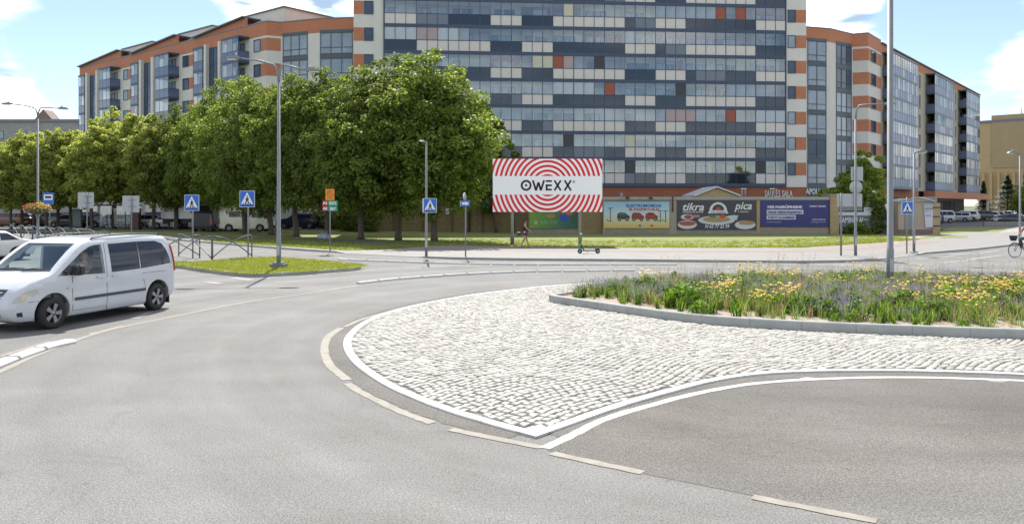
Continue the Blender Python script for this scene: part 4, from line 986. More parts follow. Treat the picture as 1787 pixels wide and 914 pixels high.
# small maple at the kiosk, conifers and bushes at the right
p = A(1504, 72, .12); t = thing('young_maple', 'young yellow green maple behind the memorial stones banner', 'tree', (p.x, p.y, .12), 0)
put('trunk', trunk_mesh(4.6, .09, (0, 0), 5, 1.6, 80), t); yl = leafmat('young_leaf', (.13, .20, .03), (.30, .38, .07), .55, .2)
put('crown', crown_mesh('crown', 2.5, 1.2, 6.6, 60, 8500, .15, 81, yl), t)
def conifer(name, label, p, h, R, seed):
    t = thing(name, label, 'tree', (p.x, p.y, .1), 0); r = np.random.RandomState(seed); n = 5200; u = r.uniform(0, 1, n)**.8; z = h*(.06+.94*u)
    br = 1+.25*np.sin(z*7); rad = R*(1-u)*br*r.uniform(.3, 1, n)**.5+.05; a = r.uniform(0, 6.28, n); pos = np.stack([np.cos(a)*rad, np.sin(a)*rad, z-.25*rad], 1)
    d = np.stack([np.cos(a), np.sin(a), -.35+0*a], 1); sd_ = np.stack([-np.sin(a), np.cos(a), 0*a], 1); s = .28*h/9
    V = np.stack([pos-sd_*s*.3, pos+d*s, pos+sd_*s*.3, pos-d*s*.4+np.array([0, 0, .08])], 1).reshape(-1, 3); me = bpy.data.meshes.new('crown')
    me.vertices.add(4*n); me.vertices.foreach_set('co', V.ravel()); me.loops.add(4*n); me.loops.foreach_set('vertex_index', np.arange(4*n, dtype=np.int32)); me.polygons.add(n)
    me.polygons.foreach_set('loop_start', np.arange(0, 4*n, 4, dtype=np.int32)); me.polygons.foreach_set('loop_total', np.full(n, 4, dtype=np.int32))
    me.materials.append(MATS.get('spruce') or leafmat('spruce', (.015, .035, .014), (.04, .07, .03), .15, .2)); me.update(calc_edges=True); put('crown', me, t)
    part('trunk', MB().tube([(0, 0, 0), (0, 0, h*.9)], [.18, .03], 7), M_bark, t)
conifer('spruce_tree', 'dark pointed spruce in front of the tan brick building', A(1758, 150, 0), ZY(306, 150), 4.0, 5)
conifer('spruce_tree', 'narrow dark conifer against the end of the right wing', A(1716, 150, 0), ZY(316, 150), 1.9, 6)
p = A(1796, 120, 0); t = thing('broadleaf_tree', 'light green bushy tree cut by the right edge behind the black saloon', 'tree', (p.x, p.y, .1), 0)
put('trunk', trunk_mesh(3.6, .12, (0, 0), 5, 1.6, 90), t); put('crown', crown_mesh('crown', 2.6, .8, ZY(318, 120), 40, 5000, .2, 91, yl), t)
def bush_thing(label, px, d, R, h, seed, m=None, zb=.1, n=2600):
    p = A(px, d, zb); t = thing('bush', label, 'bush', (p.x, p.y, zb), 0); put('foliage', crown_mesh('foliage', R, -.2*h, h, 22, n, .13, seed, m or M_mapl, tipy=.3), t)
    part('stems', MB().tube([(0, 0, 0), (.1, 0, h*.6)], .03, 5).tube([(0, 0, 0), (-.2, .1, h*.6)], .025, 5), M_bark, t)
bush_thing('dark climbing bush against the white board right of the memorial banner', 1529, 69.6, .75, 2.8, 101)
bush_thing('low dark bush below the memorial stones banner', 1500, 69.3, 1.3, .6, 102)
bush_thing('yellow green bush spilling over the wall top beside the young maple', 1440, 71.8, 1.9, 3.6, 103, yl)
bush_thing('dark bush left of the brown wall under the maples', 640, 75, 1.6, 2.6, 104)
bush_thing('second dark bush behind the maple trunks left of the brown wall', 608, 77, 1.5, 2.2, 105)
for k, (px, d) in enumerate(((585, 84), (620, 82), (545, 92), (655, 80))): bush_thing(('tall shrub in the shade behind the grey bag', 'tall shrub in the shade right of the route signs', 'tall shrub behind the dark blue cars', 'tall shrub at the left end of the brown wall')[k], px, d, 2.2, 3.6, 110+k)
# ---------------------------------------------------------------- vehicles
M_tyre = mat('tyre_rubber', (.022, .022, .024), .8, bump=.2, bscale=60)
M_rim = mat('alloy_rim', (.28, .28, .30), .35, metal=.7)
M_black = mat('black_plastic', (.02, .02, .022), .5)
M_lamp = mat('headlamp', (.55, .55, .52), .08, metal=.4, spec=.9)
M_tail = mat('tail_lamp', (.35, .02, .015), .15, spec=.8)
M_plate = mat('number_plate', (.65, .65, .62), .4)
M_tint = mat('tinted_glass', (.015, .02, .04), .04, spec=.35)
M_wscr = glass('windscreen_glass', (.85, .95, .93), .90, .02, gcol=(.9, 1, 1))
def paint(name, c, rough=.25, metal=.0): return mat(name, c, rough, metal=metal, spec=.6, coat=.6)
def wheel_mesh(r=.33, w_=.21, detail=True):
    b = MB(); b.m = 0
    b.lathe([(r*.62, -w_*.42), (r*.70, -w_*.5), (r*.93, -w_*.5), (r, -w_*.36), (r, w_*.36), (r*.93, w_*.5), (r*.70, w_*.5), (r*.62, w_*.42)], 28 if detail else 16, 'y', cap=False)
    return b.mesh('tyre', M_tyre)
def rim_mesh(r=.33, w_=.21, detail=True):
    b = MB(); b.m = 0; n = 28 if detail else 16
    b.lathe([(r*.70, -w_*.47), (r*.64, -w_*.44), (r*.60, -w_*.25), (r*.62, w_*.40)], n, 'y', cap=False)
    for k in range(5):
        a = k*2*PI/5; c, s_ = math.cos(a), math.sin(a)
        def P_(rad, wd, y): return (c*rad-s_*wd, y, s_*rad+c*wd)
        ri, ro = r*.12, r*.64; wi, wo = r*.085, r*.15; y0, y1 = -w_*.40, -w_*.26
        b.add([P_(ri, -wi, y0), P_(ro, -wo, y0-.005), P_(ro, wo, y0-.005), P_(ri, wi, y0), P_(ri, -wi, y1), P_(ro, -wo, y1), P_(ro, wo, y1), P_(ri, wi, y1)], [(0, 1, 2, 3), (4, 7, 6, 5), (0, 4, 5, 1), (1, 5, 6, 2), (2, 6, 7, 3), (3, 7, 4, 0)])
    b.lathe([(0.001, -w_*.43), (r*.15, -w_*.42), (r*.16, -w_*.30)], 14, 'y', cap=False)
    b.m = 1; b.lathe([(0.001, -w_*.12), (r*.60, -w_*.12)], n, 'y', cap=False)
    return b.mesh('rim', [M_rim, M_black])
WH = {}
def wheels(root, xs, hw, r=.33, detail=False):
    k = (r, detail)
    if k not in WH: WH[k] = (wheel_mesh(r, .21, detail), rim_mesh(r, .21, detail))
    for x in xs:
        for s in (1, -1):
            o = put('wheel', WH[k][0], root, (x, s*(hw-.11), r), (0, 0, PI if s > 0 else 0)); put('rim', WH[k][1], o)
def inset_outline(P, d):
    """P: list of (x, z) counter-clockwise or clockwise; moved inward by d"""
    n = len(P); out = []; ar = sum(P[i][0]*P[(i+1) % n][1]-P[(i+1) % n][0]*P[i][1] for i in range(n)); sg = 1 if ar > 0 else -1
    for i in range(n):
        a, b_ = P[i-1], P[(i+1) % n]; tx, tz = b_[0]-a[0], b_[1]-a[1]; L_ = math.hypot(tx, tz) or 1; out.append((P[i][0]-sg*tz/L_*d, P[i][1]+sg*tx/L_*d))
    return out
def slab_body(outline, Wf, r, xcuts, zcuts, wmax, tset=None, ndiv=3):
    """car body: side outline carried across the width with rounded shoulders; Wf(x, z) = half width there"""
    n = len(outline); bm = bmesh.new(); rings = []
    ts = [(-1, r)]
    prof = [(wmax, r), (wmax-r*.3, r*(1-math.sqrt(1-.49))), (wmax-r*.65, r*(1-math.sqrt(1-.1225))), (wmax-r, 0)]+[((wmax-r)*k/ndiv, 0) for k in range(ndiv-1, 0, -1)]
    full = [(-y, d) for y, d in prof]+[(0, 0)]+[(y, d) for y, d in reversed(prof)]
    for y, d in full:
        o = inset_outline(outline, d) if d > 0 else outline
        rings.append([bm.verts.new((p[0], y/wmax, p[1])) for p in o])
    for a, b_ in zip(rings, rings[1:]):
        for i in range(n): bm.faces.new((a[i], a[(i+1) % n], b_[(i+1) % n], b_[i]))
    for rg, rev in ((rings[0], False), (rings[-1], True)): bm.faces.new(rg if not rev else list(reversed(rg)))
    for x in xcuts: bmesh.ops.bisect_plane(bm, geom=bm.verts[:]+bm.edges[:]+bm.faces[:], plane_co=(x, 0, 0), plane_no=(1, 0, 0), dist=1e-5)
    for z in zcuts: bmesh.ops.bisect_plane(bm, geom=bm.verts[:]+bm.edges[:]+bm.faces[:], plane_co=(0, 0, z), plane_no=(0, 0, 1), dist=1e-5)
    for v in bm.verts: v.co.y = v.co.y*Wf(v.co.x, v.co.z)
    bmesh.ops.recalc_face_normals(bm, faces=bm.faces); me = bpy.data.meshes.new('body'); bm.to_mesh(me); bm.free(); return me
def boolean(me, cutters, op='DIFFERENCE', mats=None):
    o = bpy.data.objects.new('tmp', me); C.objects.link(o); tmp = []
    for c in cutters:
        co = bpy.data.objects.new('cut', c); C.objects.link(co); tmp.append(co); m = o.modifiers.new('b', 'BOOLEAN'); m.operation = op; m.solver = 'EXACT'; m.object = co
    bpy.context.view_layer.update(); out = eval_mesh(o)
    for t in tmp: bpy.data.objects.remove(t)
    bpy.data.objects.remove(o); return out
def smooth(me, ang=32):
    me.polygons.foreach_set('use_smooth', [True]*len(me.polygons)); me.set_sharp_from_angle(angle=math.radians(ang)); return me
def side_patch(poly, Wf, s, off=.004, thick=.01, sub_=2):
    """flat shape drawn on the side of a body, following its half width"""
    bm = bmesh.new(); vs = [bm.verts.new((p[0], 0, p[1])) for p in poly]; bm.faces.new(vs)
    xs = [p[0] for p in poly]; zs = [p[1] for p in poly]
    k = max(1, int((max(xs)-min(xs))/.18)); kz = max(1, int((max(zs)-min(zs))/.12))
    for i in range(1, k): bmesh.ops.bisect_plane(bm, geom=bm.verts[:]+bm.edges[:]+bm.faces[:], plane_co=(min(xs)+(max(xs)-min(xs))*i/k, 0, 0), plane_no=(1, 0, 0))
    for i in range(1, kz): bmesh.ops.bisect_plane(bm, geom=bm.verts[:]+bm.edges[:]+bm.faces[:], plane_co=(0, 0, min(zs)+(max(zs)-min(zs))*i/kz), plane_no=(0, 0, 1))
    r = bmesh.ops.extrude_face_region(bm, geom=bm.faces[:]); nv = [g for g in r['geom'] if isinstance(g, bmesh.types.BMVert)]
    for v in nv: v.co.y = 1
    for v in bm.verts: v.co.y = s*(Wf(v.co.x, v.co.z)+(off if v.co.y > .5 else off-thick))
    bmesh.ops.recalc_face_normals(bm, faces=bm.faces); me = bpy.data.meshes.new('patch'); bm.to_mesh(me); bm.free(); me.polygons.foreach_set('use_smooth', [True]*len(me.polygons)); me.set_sharp_from_angle(angle=.5); return me
def cross_patch(line_, yw0, yw1, off, n=8):
    """sheet laid across the body along a run of the outline (x, z); yw0, yw1 half widths at both ends"""
    b = MB(); b.smooth = True; vs = []; k = len(line_)
    for i, p in enumerate(line_):
        a, c = line_[max(0, i-1)], line_[min(k-1, i+1)]; tx, tz = c[0]-a[0], c[1]-a[1]; L_ = math.hypot(tx, tz); nx, nz_ = -tz/L_, tx/L_
        if nz_ < 0 and abs(nz_) > .2: nx, nz_ = -nx, -nz_
        w_ = yw0+(yw1-yw0)*i/(k-1)
        for j in range(n+1): vs.append((p[0]+nx*off, -w_+2*w_*j/n, p[1]+nz_*off))
    b.add(vs, [(i*(n+1)+j, i*(n+1)+j+1, (i+1)*(n+1)+j+1, (i+1)*(n+1)+j) for i in range(k-1) for j in range(n)]); return b

# ---- the white people carrier in front
def big_van():
    ol0 = [(-2.20, .30), (-2.33, .38), (-2.385, .52), (-2.38, .80), (-2.365, 1.05), (-2.33, 1.30), (-2.27, 1.55), (-2.20, 1.72), (-2.08, 1.83), (-1.85, 1.885), (-1.3, 1.905), (-.6, 1.91), (0, 1.90), (.35, 1.875), (.60, 1.82), (.85, 1.69), (1.15, 1.48), (1.42, 1.27), (1.58, 1.175), (1.80, 1.10), (2.00, 1.01), (2.16, .90), (2.26, .78), (2.33, .66), (2.375, .56), (2.38, .44), (2.33, .30), (2.2, .22), (1.9, .20)]
    ol = [(p.x, p.z) for p in spline([Vector((a, 0, c)) for a, c in ol0], 3)]+[(1.2, .20), (0, .20), (-1.2, .20), (-1.9, .22)]
    ol = [(round(a, 5), round(c, 5)) for a, c in ol]
    def Wf(x, z):
        w_ = .945
        if z > 1.05: w_ -= .135*((z-1.05)/.85)**1.5
        if z < .5: w_ -= .03*((.5-z)/.3)
        w_ += .012*math.exp(-((z-.92)/.05)**2)-.008*math.exp(-((z-.80)/.08)**2)
        if x > 1.25: w_ -= .30*((x-1.25)/1.13)**2.3
        if x < -1.9: w_ -= .07*((-1.9-x)/.48)**2
        return w_
    me = slab_body(ol, Wf, .10, [i*.16 for i in range(-14, 15)], [.3+.1*i for i in range(16)], .945)
    axf, axr = 1.52, -1.65
    cut = []
    for ax in (axf, axr):
        for s in (1, -1):
            b = MB(); b.lathe([(.415, -.17), (.415, .35)], 32, 'y', (ax, s*.90 if s > 0 else -.90-.18, .36)); cut.append(fixn(b.mesh('c', M_black)))
    b = MB(); b.prism([(-2.2, .52), (1.35, .52), (1.42, 1.10), (1.30, 1.20), (.62, 1.70), (.35, 1.80), (-1.8, 1.81), (-2.1, 1.72), (-2.22, 1.3)], -.82, .82); cav = b.mesh('c', M_black)
    for v in cav.vertices: v.co.y = math.copysign(Wf(v.co.x, v.co.z)-.055, v.co.y)
    cut.append(fixn(cav))
    side_win = [(.10, 1.075), (1.44, 1.12), (1.08, 1.375), (.74, 1.595), (.50, 1.705), (.36, 1.735), (.13, 1.745)]
    b = MB(); b.prism(side_win, -1.4, 1.4); cut.append(fixn(b.mesh('c', M_black)))
    b = MB(); b.add([(1.66, -.79, 1.06), (1.66, .79, 1.06), (1.30, .79, 1.06), (1.30, -.79, 1.06), (.92, -.62, 1.94), (.92, .62, 1.94), (.50, .62, 1.74), (.50, -.62, 1.74)], [(0, 1, 2, 3), (4, 7, 6, 5), (0, 4, 5, 1), (1, 5, 6, 2), (2, 6, 7, 3), (3, 7, 4, 0)])
    # trim so that only the screen itself is cut
    b = MB(); b.prism([(1.46, 1.24), (1.60, 1.36), (.90, 1.95), (.68, 1.78), (.40, 1.60), (1.1, 1.0)], -.66, .66); sc_ = b.mesh('c', M_black)
    for v in sc_.vertices: v.co.y *= (1.14 if v.co.z < 1.45 else .97)
    cut.append(fixn(sc_))
    body = boolean(me, cut); body.materials.clear(); wp = mat('white_car_paint', (.53, .55, .585), .25, var=.05, scale=1.2, spec=.6, coat=.6, det=6); body.materials.append(wp); body.materials.append(mat('cabin_lining', (.34, .34, .34), .8))
    for p in body.polygons:
        c = p.center
        inner = abs(c.y) < Wf(c.x, c.z)-.045 and c.z < 1.83 and -2.23 < c.x < 1.45 and c.z > .5 and (abs(p.normal.y) > .9 or True)
        outer_roof = c.z > 1.80 and p.normal.z > .3
        hood = c.x > 1.42
        p.material_index = 1 if (inner and not outer_roof and not hood) and not (p.normal.z > .2 and c.z > .6 and c.z > 1.15+max(0, (1.45-c.x))*.6) else 0
        if (abs(c.x-axf) < .42 or abs(c.x-axr) < .42) and c.z < .78 and abs(c.y) < Wf(c.x, .9)-.03 and abs(p.normal.y) < .9 or (abs(c.y) < .74 and c.z < .8 and (abs(c.x-axf) < .43 or abs(c.x-axr) < .43)): p.material_index = 1
    smooth(body, 28); body.name = 'body'
    t = thing('white_van', 'white people carrier with dark tinted rear windows driving out of the left edge', 'van')
    put('body', body, t); wheels(t, (axf, axr), .945, .335, True)
    for s in (1, -1):
        def sp_(nm, poly, m, off=.004, th=.012, lb=None): return put(nm, (lambda q: (q.materials.append(m), setattr(q, 'name', nm), q)[2])(side_patch(poly, Wf, s, off, th)), t, None, None, lb)
        sp_('rear_side_window', [(-.10, 1.085), (-.07, 1.745), (-.98, 1.76), (-1.02, 1.10)], M_tint); sp_('rear_side_window', [(-1.05, 1.10), (-1.01, 1.76), (-1.62, 1.75), (-1.86, 1.68), (-2.00, 1.52), (-2.10, 1.30), (-2.13, 1.16)], M_tint)
        sp_('window_seal', [(-1.012, 1.10), (-.985, 1.10), (-.97, 1.76), (-1.0, 1.76)], M_black, .006)
        sp_('front_side_window', [(p[0], p[1]) for p in side_win], glass('door_glass', (.92, .95, .95), .94, gcol=(.4, .42, .45)), -.012, .006)
        sp_('side_moulding', [(-1.20, .545), (.98, .545), (.98, .61), (-1.20, .61)], mat('moulding', (.045, .05, .065), .5), .018, .03)
        for poly in ([(.03, .24), (.045, .24), (.06, 1.76), (.045, 1.76)], [(-1.215, .62), (-1.20, .62), (-1.10, .98), (-1.115, .98)], [(1.02, .32), (1.035, .32), (1.06, 1.09), (1.045, 1.09)], [(-1.1, .985), (-1.95, .985), (-1.95, .975), (-1.1, .975)], [(.05, .33), (1.03, .33), (1.03, .322), (.05, .322)], [(2.05, .62), (1.86, .62), (1.86, .632), (2.05, .632)]):
            sp_('door_seam', poly, mat('seam', (.10, .10, .11), .8), .0016, .01)
        sp_('door_handle', [(.12, .985), (.36, .99), (.36, 1.03), (.12, 1.025)], wp, .035, .03); sp_('door_handle', [(-.34, .985), (-.10, .985), (-.10, 1.025), (-.34, 1.025)], wp, .035, .03)
        hl = sp_('headlight', [(2.325, .64), (2.20, .63), (2.03, .69), (1.86, .84), (1.92, .885), (2.06, .86), (2.21, .78), (2.29, .71)], M_lamp, .012, .02)
        put('headlight_reflector', (lambda q: (q.materials.append(mat('amber_lens', (.60, .44, .27), .1, spec=.9)), q)[1])(side_patch([(2.08, .715), (2.17, .69), (2.19, .75), (2.11, .78)], Wf, s, .016, .01)), hl)
        sp_('tail_light', [(-2.18, 1.62), (-2.245, 1.60), (-2.33, 1.25), (-2.36, .95), (-2.31, .95), (-2.25, 1.30)], M_tail, .006, .02)
        sp_('indicator', [(1.16, .82), (1.20, .82), (1.20, .85), (1.16, .85)], mat('amber', (.4, .2, .05), .3), .006)
        sp_('fog_lamp', [(2.14, .33), (2.24, .34), (2.25, .42), (2.16, .43)], M_black, .006)
        # door mirror
        b = MB(); b.smooth = True; b.tube([(1.03, s*.88, 1.14), (.99, s*1.0, 1.19)], .03, 8)
        ms = MB(); ms.smooth = True
        for i, (xx, rx) in enumerate(((1.10, .02), (1.07, .09), (1.0, .115), (.93, .12), (.90, .115))):
            pass
        b.smooth = False; b.prism([(s*(1.055+a*.115), 1.22+c_*.115) for a, c_ in ((-1, -.6), (-.8, -.95), (.5, -1), (.9, -.8), (1, -.2), (.95, .7), (.7, 1), (-.7, 1), (-1, .75))], .93, 1.04, 'x'); b.prism([(s*(1.055+a*.095), 1.22+c_*.095) for a, c_ in ((-1, -.6), (-.8, -.95), (.5, -1), (.9, -.8), (1, -.2), (.95, .7), (.7, 1), (-.7, 1), (-1, .75))], 1.04, 1.09, 'x'); part('door_mirror', b, M_black, t)
        part('roof_rail', MB().tube([(-1.95, s*.74, 1.855), (-1.85, s*.75, 1.925), (-1.0, s*.76, 1.95), (-.3, s*.765, 1.95), (.30, s*.765, 1.90), (.42, s*.765, 1.83)], .017, 8), M_black, t)
        b = MB(); b.lathe([(.415, -.005), (.43, 0), (.415, .01)], 32, 'y', (0, 0, 0), cap=False)
    scl = [(p.x, p.z) for p in spline([Vector((1.455, 0, 1.245)), Vector((1.15, 0, 1.474)), Vector((.85, 0, 1.684)), Vector((.655, 0, 1.79))], 4)]
    part('windscreen', cross_patch(scl, .77, .63, -.008), M_wscr, t)
    part('windscreen_trim', cross_patch([(1.49, 1.22), (1.43, 1.262)], .78, .765, .004), M_black, t)
    for y0, y1 in ((-.62, .05), (.02, .6)): part('wiper', MB().tube([(1.50, y0, 1.235), (1.46, (y0+y1)/2, 1.275), (1.44, y1, 1.285)], [.012, .010, .006], 5), M_black, t)
    fl_ = [(2.30, .70), (2.24, .80), (2.17, .885)]
    part('grille', cross_patch(fl_, .36, .42, .008), mat('grille_black', (.03, .03, .032), .4), t)
    for k in range(3): z = .735+k*.045; part('grille_bar', MB().tube([(2.29-k*.032, -.34, z), (2.30-k*.032, 0, z), (2.29-k*.032, .34, z)], .010, 6), M_rim, t)
    part('badge', MB().lathe([(.06, 0), (.062, .02), (.05, .022)], 18, 'x', (2.262, 0, .79)), M_rim, t)
    part('lower_grille', cross_patch([(2.372, .33), (2.386, .46)], .42, .42, .006), M_black, t); part('number_plate', MB().box(2.388, 2.40, -.26, .26, .47, .58), M_plate, t)
    part('rear_window', cross_patch([(-2.355, 1.14), (-2.29, 1.50), (-2.21, 1.72)], .66, .6, .006), M_tint, t); part('rear_bumper_step', MB().box(-2.41, -2.36, -.62, .62, .50, .56), M_black, t)
    part('underbody', MB().box(-2.1, 2.0, -.62, .62, .17, .30), M_black, t)
    for s in (1, -1): part('mud_flap', MB().box(axr-.46, axr-.44, s*.8-.11, s*.8+.11, .14, .36), M_black, t)
    # seats and dashboard
    ms_ = mat('seat_fabric', (.28, .28, .29), .9)
    for y in (-.42, .42):
        o = part('seat', MB().box(-.05, .48, y-.25, y+.25, .52, .80), ms_, t); part('seat_back', MB().prism([(-.18, .78), (-.02, .80), (-.18, 1.38), (-.30, 1.38)], y-.24, y+.24), ms_, o); part('headrest', MB().box(-.33, -.22, y-.12, y+.12, 1.42, 1.58), ms_, o)
    part('dashboard', MB().prism([(.95, .55), (1.40, .55), (1.42, 1.08), (1.15, 1.14), (.98, 1.02)], -.80, .80), mat('dash', (.16, .16, .17), .7), t)
    part('paper_on_dashboard', MB().box(1.1, 1.3, -.5, -.2, 1.145, 1.15), M_plate, t)
    b = MB(); b.tube([(.84+.08*math.cos(a), .42+.17*math.sin(a), 1.08+.14*math.cos(a)) for a in [i*.35 for i in range(19)]], .014, 6, False); part('steering_wheel', b, M_black, t)
    return t
VR, VF = G(271, 540.5), G(89, 573.5)
van = big_van(); ang = math.atan2(VF.y-VR.y, VF.x-VR.x); VL = (VF-VR).length
hd = Vector((math.cos(ang), math.sin(ang), 0)); nl = Vector((-hd.y, hd.x, 0))
# wheel contacts seen are those of the van's left side (+y)
ctr = VR+hd*1.65-nl*.86; van.location = (ctr.x, ctr.y, 0); van.rotation_euler = (0, 0, ang); print('wheelbase', VL)

# ---- ordinary cars
def car(kind, col, label, loc, rz, group='cars parked beyond the lawn', name='parked_car', simple=False):
    T = {'estate': dict(L=4.6, ol=[(-2.2,.28),(-2.28,.45),(-2.28,.85),(-2.22,1.0),(-2.05,1.38),(-1.85,1.46),(0,1.49),(.35,1.46),(1.05,1.02),(1.25,.95),(2.0,.82),(2.2,.68),(2.28,.5),(2.24,.26)], win=[(-1.95,.98),(-1.82,1.36),(.3,1.39),(.92,1.0)], rake=((1.02,1.03),(.42,1.44)), rear=((-2.2,1.03),(-2.06,1.36)), hw=.86, ax=(1.4,-1.35), r=.32),
         'hatch': dict(L=4.1, ol=[(-1.95,.28),(-2.03,.45),(-2.02,.88),(-1.92,1.02),(-1.62,1.42),(-1.4,1.49),(0,1.52),(.35,1.48),(1.0,1.02),(1.2,.95),(1.85,.80),(2.02,.64),(2.05,.45),(2.0,.26)], win=[(-1.72,1.02),(-1.45,1.38),(.28,1.42),(.88,1.0)], rake=((.98,1.03),(.40,1.46)), rear=((-1.9,1.05),(-1.65,1.38)), hw=.86, ax=(1.25,-1.25), r=.31),
         'saloon': dict(L=4.6, ol=[(-2.2,.28),(-2.3,.5),(-2.28,.88),(-2.15,.96),(-1.6,1.02),(-1.0,1.37),(-.7,1.43),(.1,1.44),(.4,1.39),(1.1,.98),(1.3,.93),(2.0,.80),(2.22,.66),(2.3,.45),(2.25,.25)], win=[(-1.4,1.0),(-.92,1.32),(.35,1.34),(.95,.97)], rake=((1.08,1.0),(.45,1.38)), rear=((-1.55,1.05),(-1.05,1.34)), hw=.87, ax=(1.42,-1.35), r=.32),
         'suv': dict(L=4.6, ol=[(-2.15,.35),(-2.25,.55),(-2.25,1.0),(-2.15,1.15),(-1.95,1.58),(-1.75,1.67),(0,1.70),(.35,1.66),(1.0,1.18),(1.2,1.12),(2.0,.98),(2.2,.82),(2.26,.55),(2.2,.34)], win=[(-1.9,1.16),(-1.75,1.55),(.3,1.58),(.9,1.15)], rake=((.98,1.2),(.42,1.63)), rear=((-2.13,1.2),(-1.98,1.54)), hw=.90, ax=(1.38,-1.33), r=.36),
         'mpv': dict(L=4.9, ol=[(-2.35,.3),(-2.42,.5),(-2.42,1.05),(-2.35,1.25),(-2.15,1.68),(-1.9,1.78),(0,1.80),(.5,1.74),(1.25,1.2),(1.5,1.08),(2.15,.92),(2.35,.75),(2.42,.5),(2.36,.28)], win=[(-2.15,1.12),(-1.98,1.62),(.4,1.64),(1.1,1.14)], rake=((1.22,1.22),(.55,1.7)), rear=((-2.32,1.2),(-2.18,1.62)), hw=.93, ax=(1.5,-1.5), r=.33)}[kind]
    def Wf(x, z):
        hw = T['hw']; top = max(p[1] for p in T['ol']); b0 = T['win'][0][1]; w_ = hw
        if z > b0: w_ -= .20*((z-b0)/(top-b0))**1.2
        L2 = T['L']/2
        if abs(x) > L2-.8: w_ -= .20*((abs(x)-L2+.8)/.8)**2
        if z < .45: w_ -= .04
        return w_
    key = ('car', kind)
    if key not in SH:
        ol = [(p.x, p.z) for p in spline([Vector((a, 0, c)) for a, c in T['ol']], 2)]; mid_ = (T['ax'][0]-.5, .2)
        ol += [(1.0, .22), (-1.0, .22)]
        me = slab_body(ol, Wf, .10, [i*.35 for i in range(-6, 7)], [.4+.2*i for i in range(8)], T['hw'], ndiv=2)
        cut = []
        for ax in T['ax']:
            for s in (1, -1): cut.append(fixn(MB().lathe([(T['r']*1.17, -.25), (T['r']*1.17, .3)], 20, 'y', (ax, s*(T['hw'])-.02, T['r']+.01)).mesh('c', M_black)))
        SH[key] = smooth(boolean(me, cut), 30)
        sw = []
        w0 = T['win']; 
        mid_x = [w0[0][0]+(w0[3][0]-w0[0][0])*f for f in (.36, .68)]
        def cutpoly(x0, x1):
            bm = bmesh.new(); bm.faces.new([bm.verts.new((p[0], 0, p[1])) for p in w0])
            for x, sgn in ((x0, 1), (x1, -1)):
                if x is None: continue
                bmesh.ops.bisect_plane(bm, geom=bm.verts[:]+bm.edges[:]+bm.faces[:], plane_co=(x, 0, 0), plane_no=(sgn, 0, 0), clear_inner=True)
            f = bm.faces[:][0]; r_ = [(v.co.x, v.co.z) for v in f.verts]; bm.free(); return r_
        SH[key+('w',)] = [side_patch(cutpoly(a, b_), Wf, s, .006, .012) for s in (1, -1) for a, b_ in ((None, mid_x[0]-.03), (mid_x[0]+.03, mid_x[1]-.03), (mid_x[1]+.03, None))]
        for q in SH[key+('w',)]: q.materials.append(M_tint)
        rk, rr_ = T['rake'], T['rear']
        SH[key+('s',)] = cross_patch([rk[0], ((rk[0][0]+rk[1][0])/2, (rk[0][1]+rk[1][1])/2+.02), rk[1]], T['hw']-.14, T['hw']-.26, .014).mesh('windscreen', M_tint)
        SH[key+('r',)] = cross_patch([rr_[0], ((rr_[0][0]+rr_[1][0])/2, (rr_[0][1]+rr_[1][1])/2+.02), rr_[1]], T['hw']-.16, T['hw']-.26, .02).mesh('rear_window', M_tint)
        fz_ = .66 if kind not in ('suv', 'mpv') else .80; L2 = T['L']/2
        SH[key+('h',)] = [side_patch([(L2-.12, fz_-.06), (L2-.14, fz_+.04), (L2-.55, fz_+.13), (L2-.5, fz_-.02)], Wf, s, .012, .03) for s in (1, -1)]
        SH[key+('t',)] = [side_patch([(-L2+.05, fz_+.0), (-L2+.07, fz_+.22), (-L2+.28, fz_+.24), (-L2+.22, fz_+.04)], Wf, s, .012, .03) for s in (1, -1)]
        for q in SH[key+('h',)]: q.materials.append(M_lamp)
        for q in SH[key+('t',)]: q.materials.append(M_tail)
    t = thing(name, label, 'car', loc, rz, group)
    bk = key+(tuple(col),)
    if bk not in SH: q = SH[key].copy(); q.materials.clear(); q.materials.append(paint('paint_%s' % '_'.join('%d' % (c*100) for c in col), col, .28, .2)); q.polygons.foreach_set('material_index', [0]*len(q.polygons)); SH[bk] = q
    put('body', SH[bk], t); wheels(t, T['ax'], T['hw'], T['r'])
    for q in SH[key+('w',)]: put('side_window', q, t)
    put('windscreen', SH[key+('s',)], t); put('rear_window', SH[key+('r',)], t)
    for q in SH[key+('h',)]: put('headlight', q, t)
    for q in SH[key+('t',)]: put('tail_light', q, t)
    part('underbody', MB().box(-T['L']/2+.25, T['L']/2-.25, -.6, .6, .16, .30), M_black, t)
    L2 = T['L']/2; part('number_plate', MB().box(L2-.02, L2+.01, -.26, .26, .42, .52), M_plate, t); part('number_plate', MB().box(-L2-.01, -L2+.03, -.26, .26, .55, .65), M_plate, t)
    return t
WHT, SIL, GRY, BLK, DBL, BLU, RBR, TEAL = (.62, .62, .62), (.42, .43, .45), (.12, .13, .14), (.015, .016, .02), (.015, .025, .06), (.03, .06, .20), (.12, .05, .03), (.14, .18, .18)
car('saloon', WHT, 'pale car mostly hidden behind the windscreen of the white van', G(-38, 456), 4.15, None, 'white_car')
def cp(px, d): p = A(px, d, .125); return p
car('suv', RBR, 'reddish brown car at the left edge beyond the trees', cp(14, 92), PI-.1); car('hatch', WHT, 'white car behind the reddish brown one at the left edge', cp(6, 97), PI)
car('estate', DBL, 'dark blue car left of the lamp with the flower basket', cp(44, 96), .05); car('suv', BLK, 'black car behind the bus stop sign', cp(88, 94), PI)
car('hatch', BLK, 'black car just left of the grey advertising pillar', cp(120, 89.5), PI-.1); car('hatch', WHT, 'white car behind the black one left of the advertising pillar', cp(118, 99), 0.1)
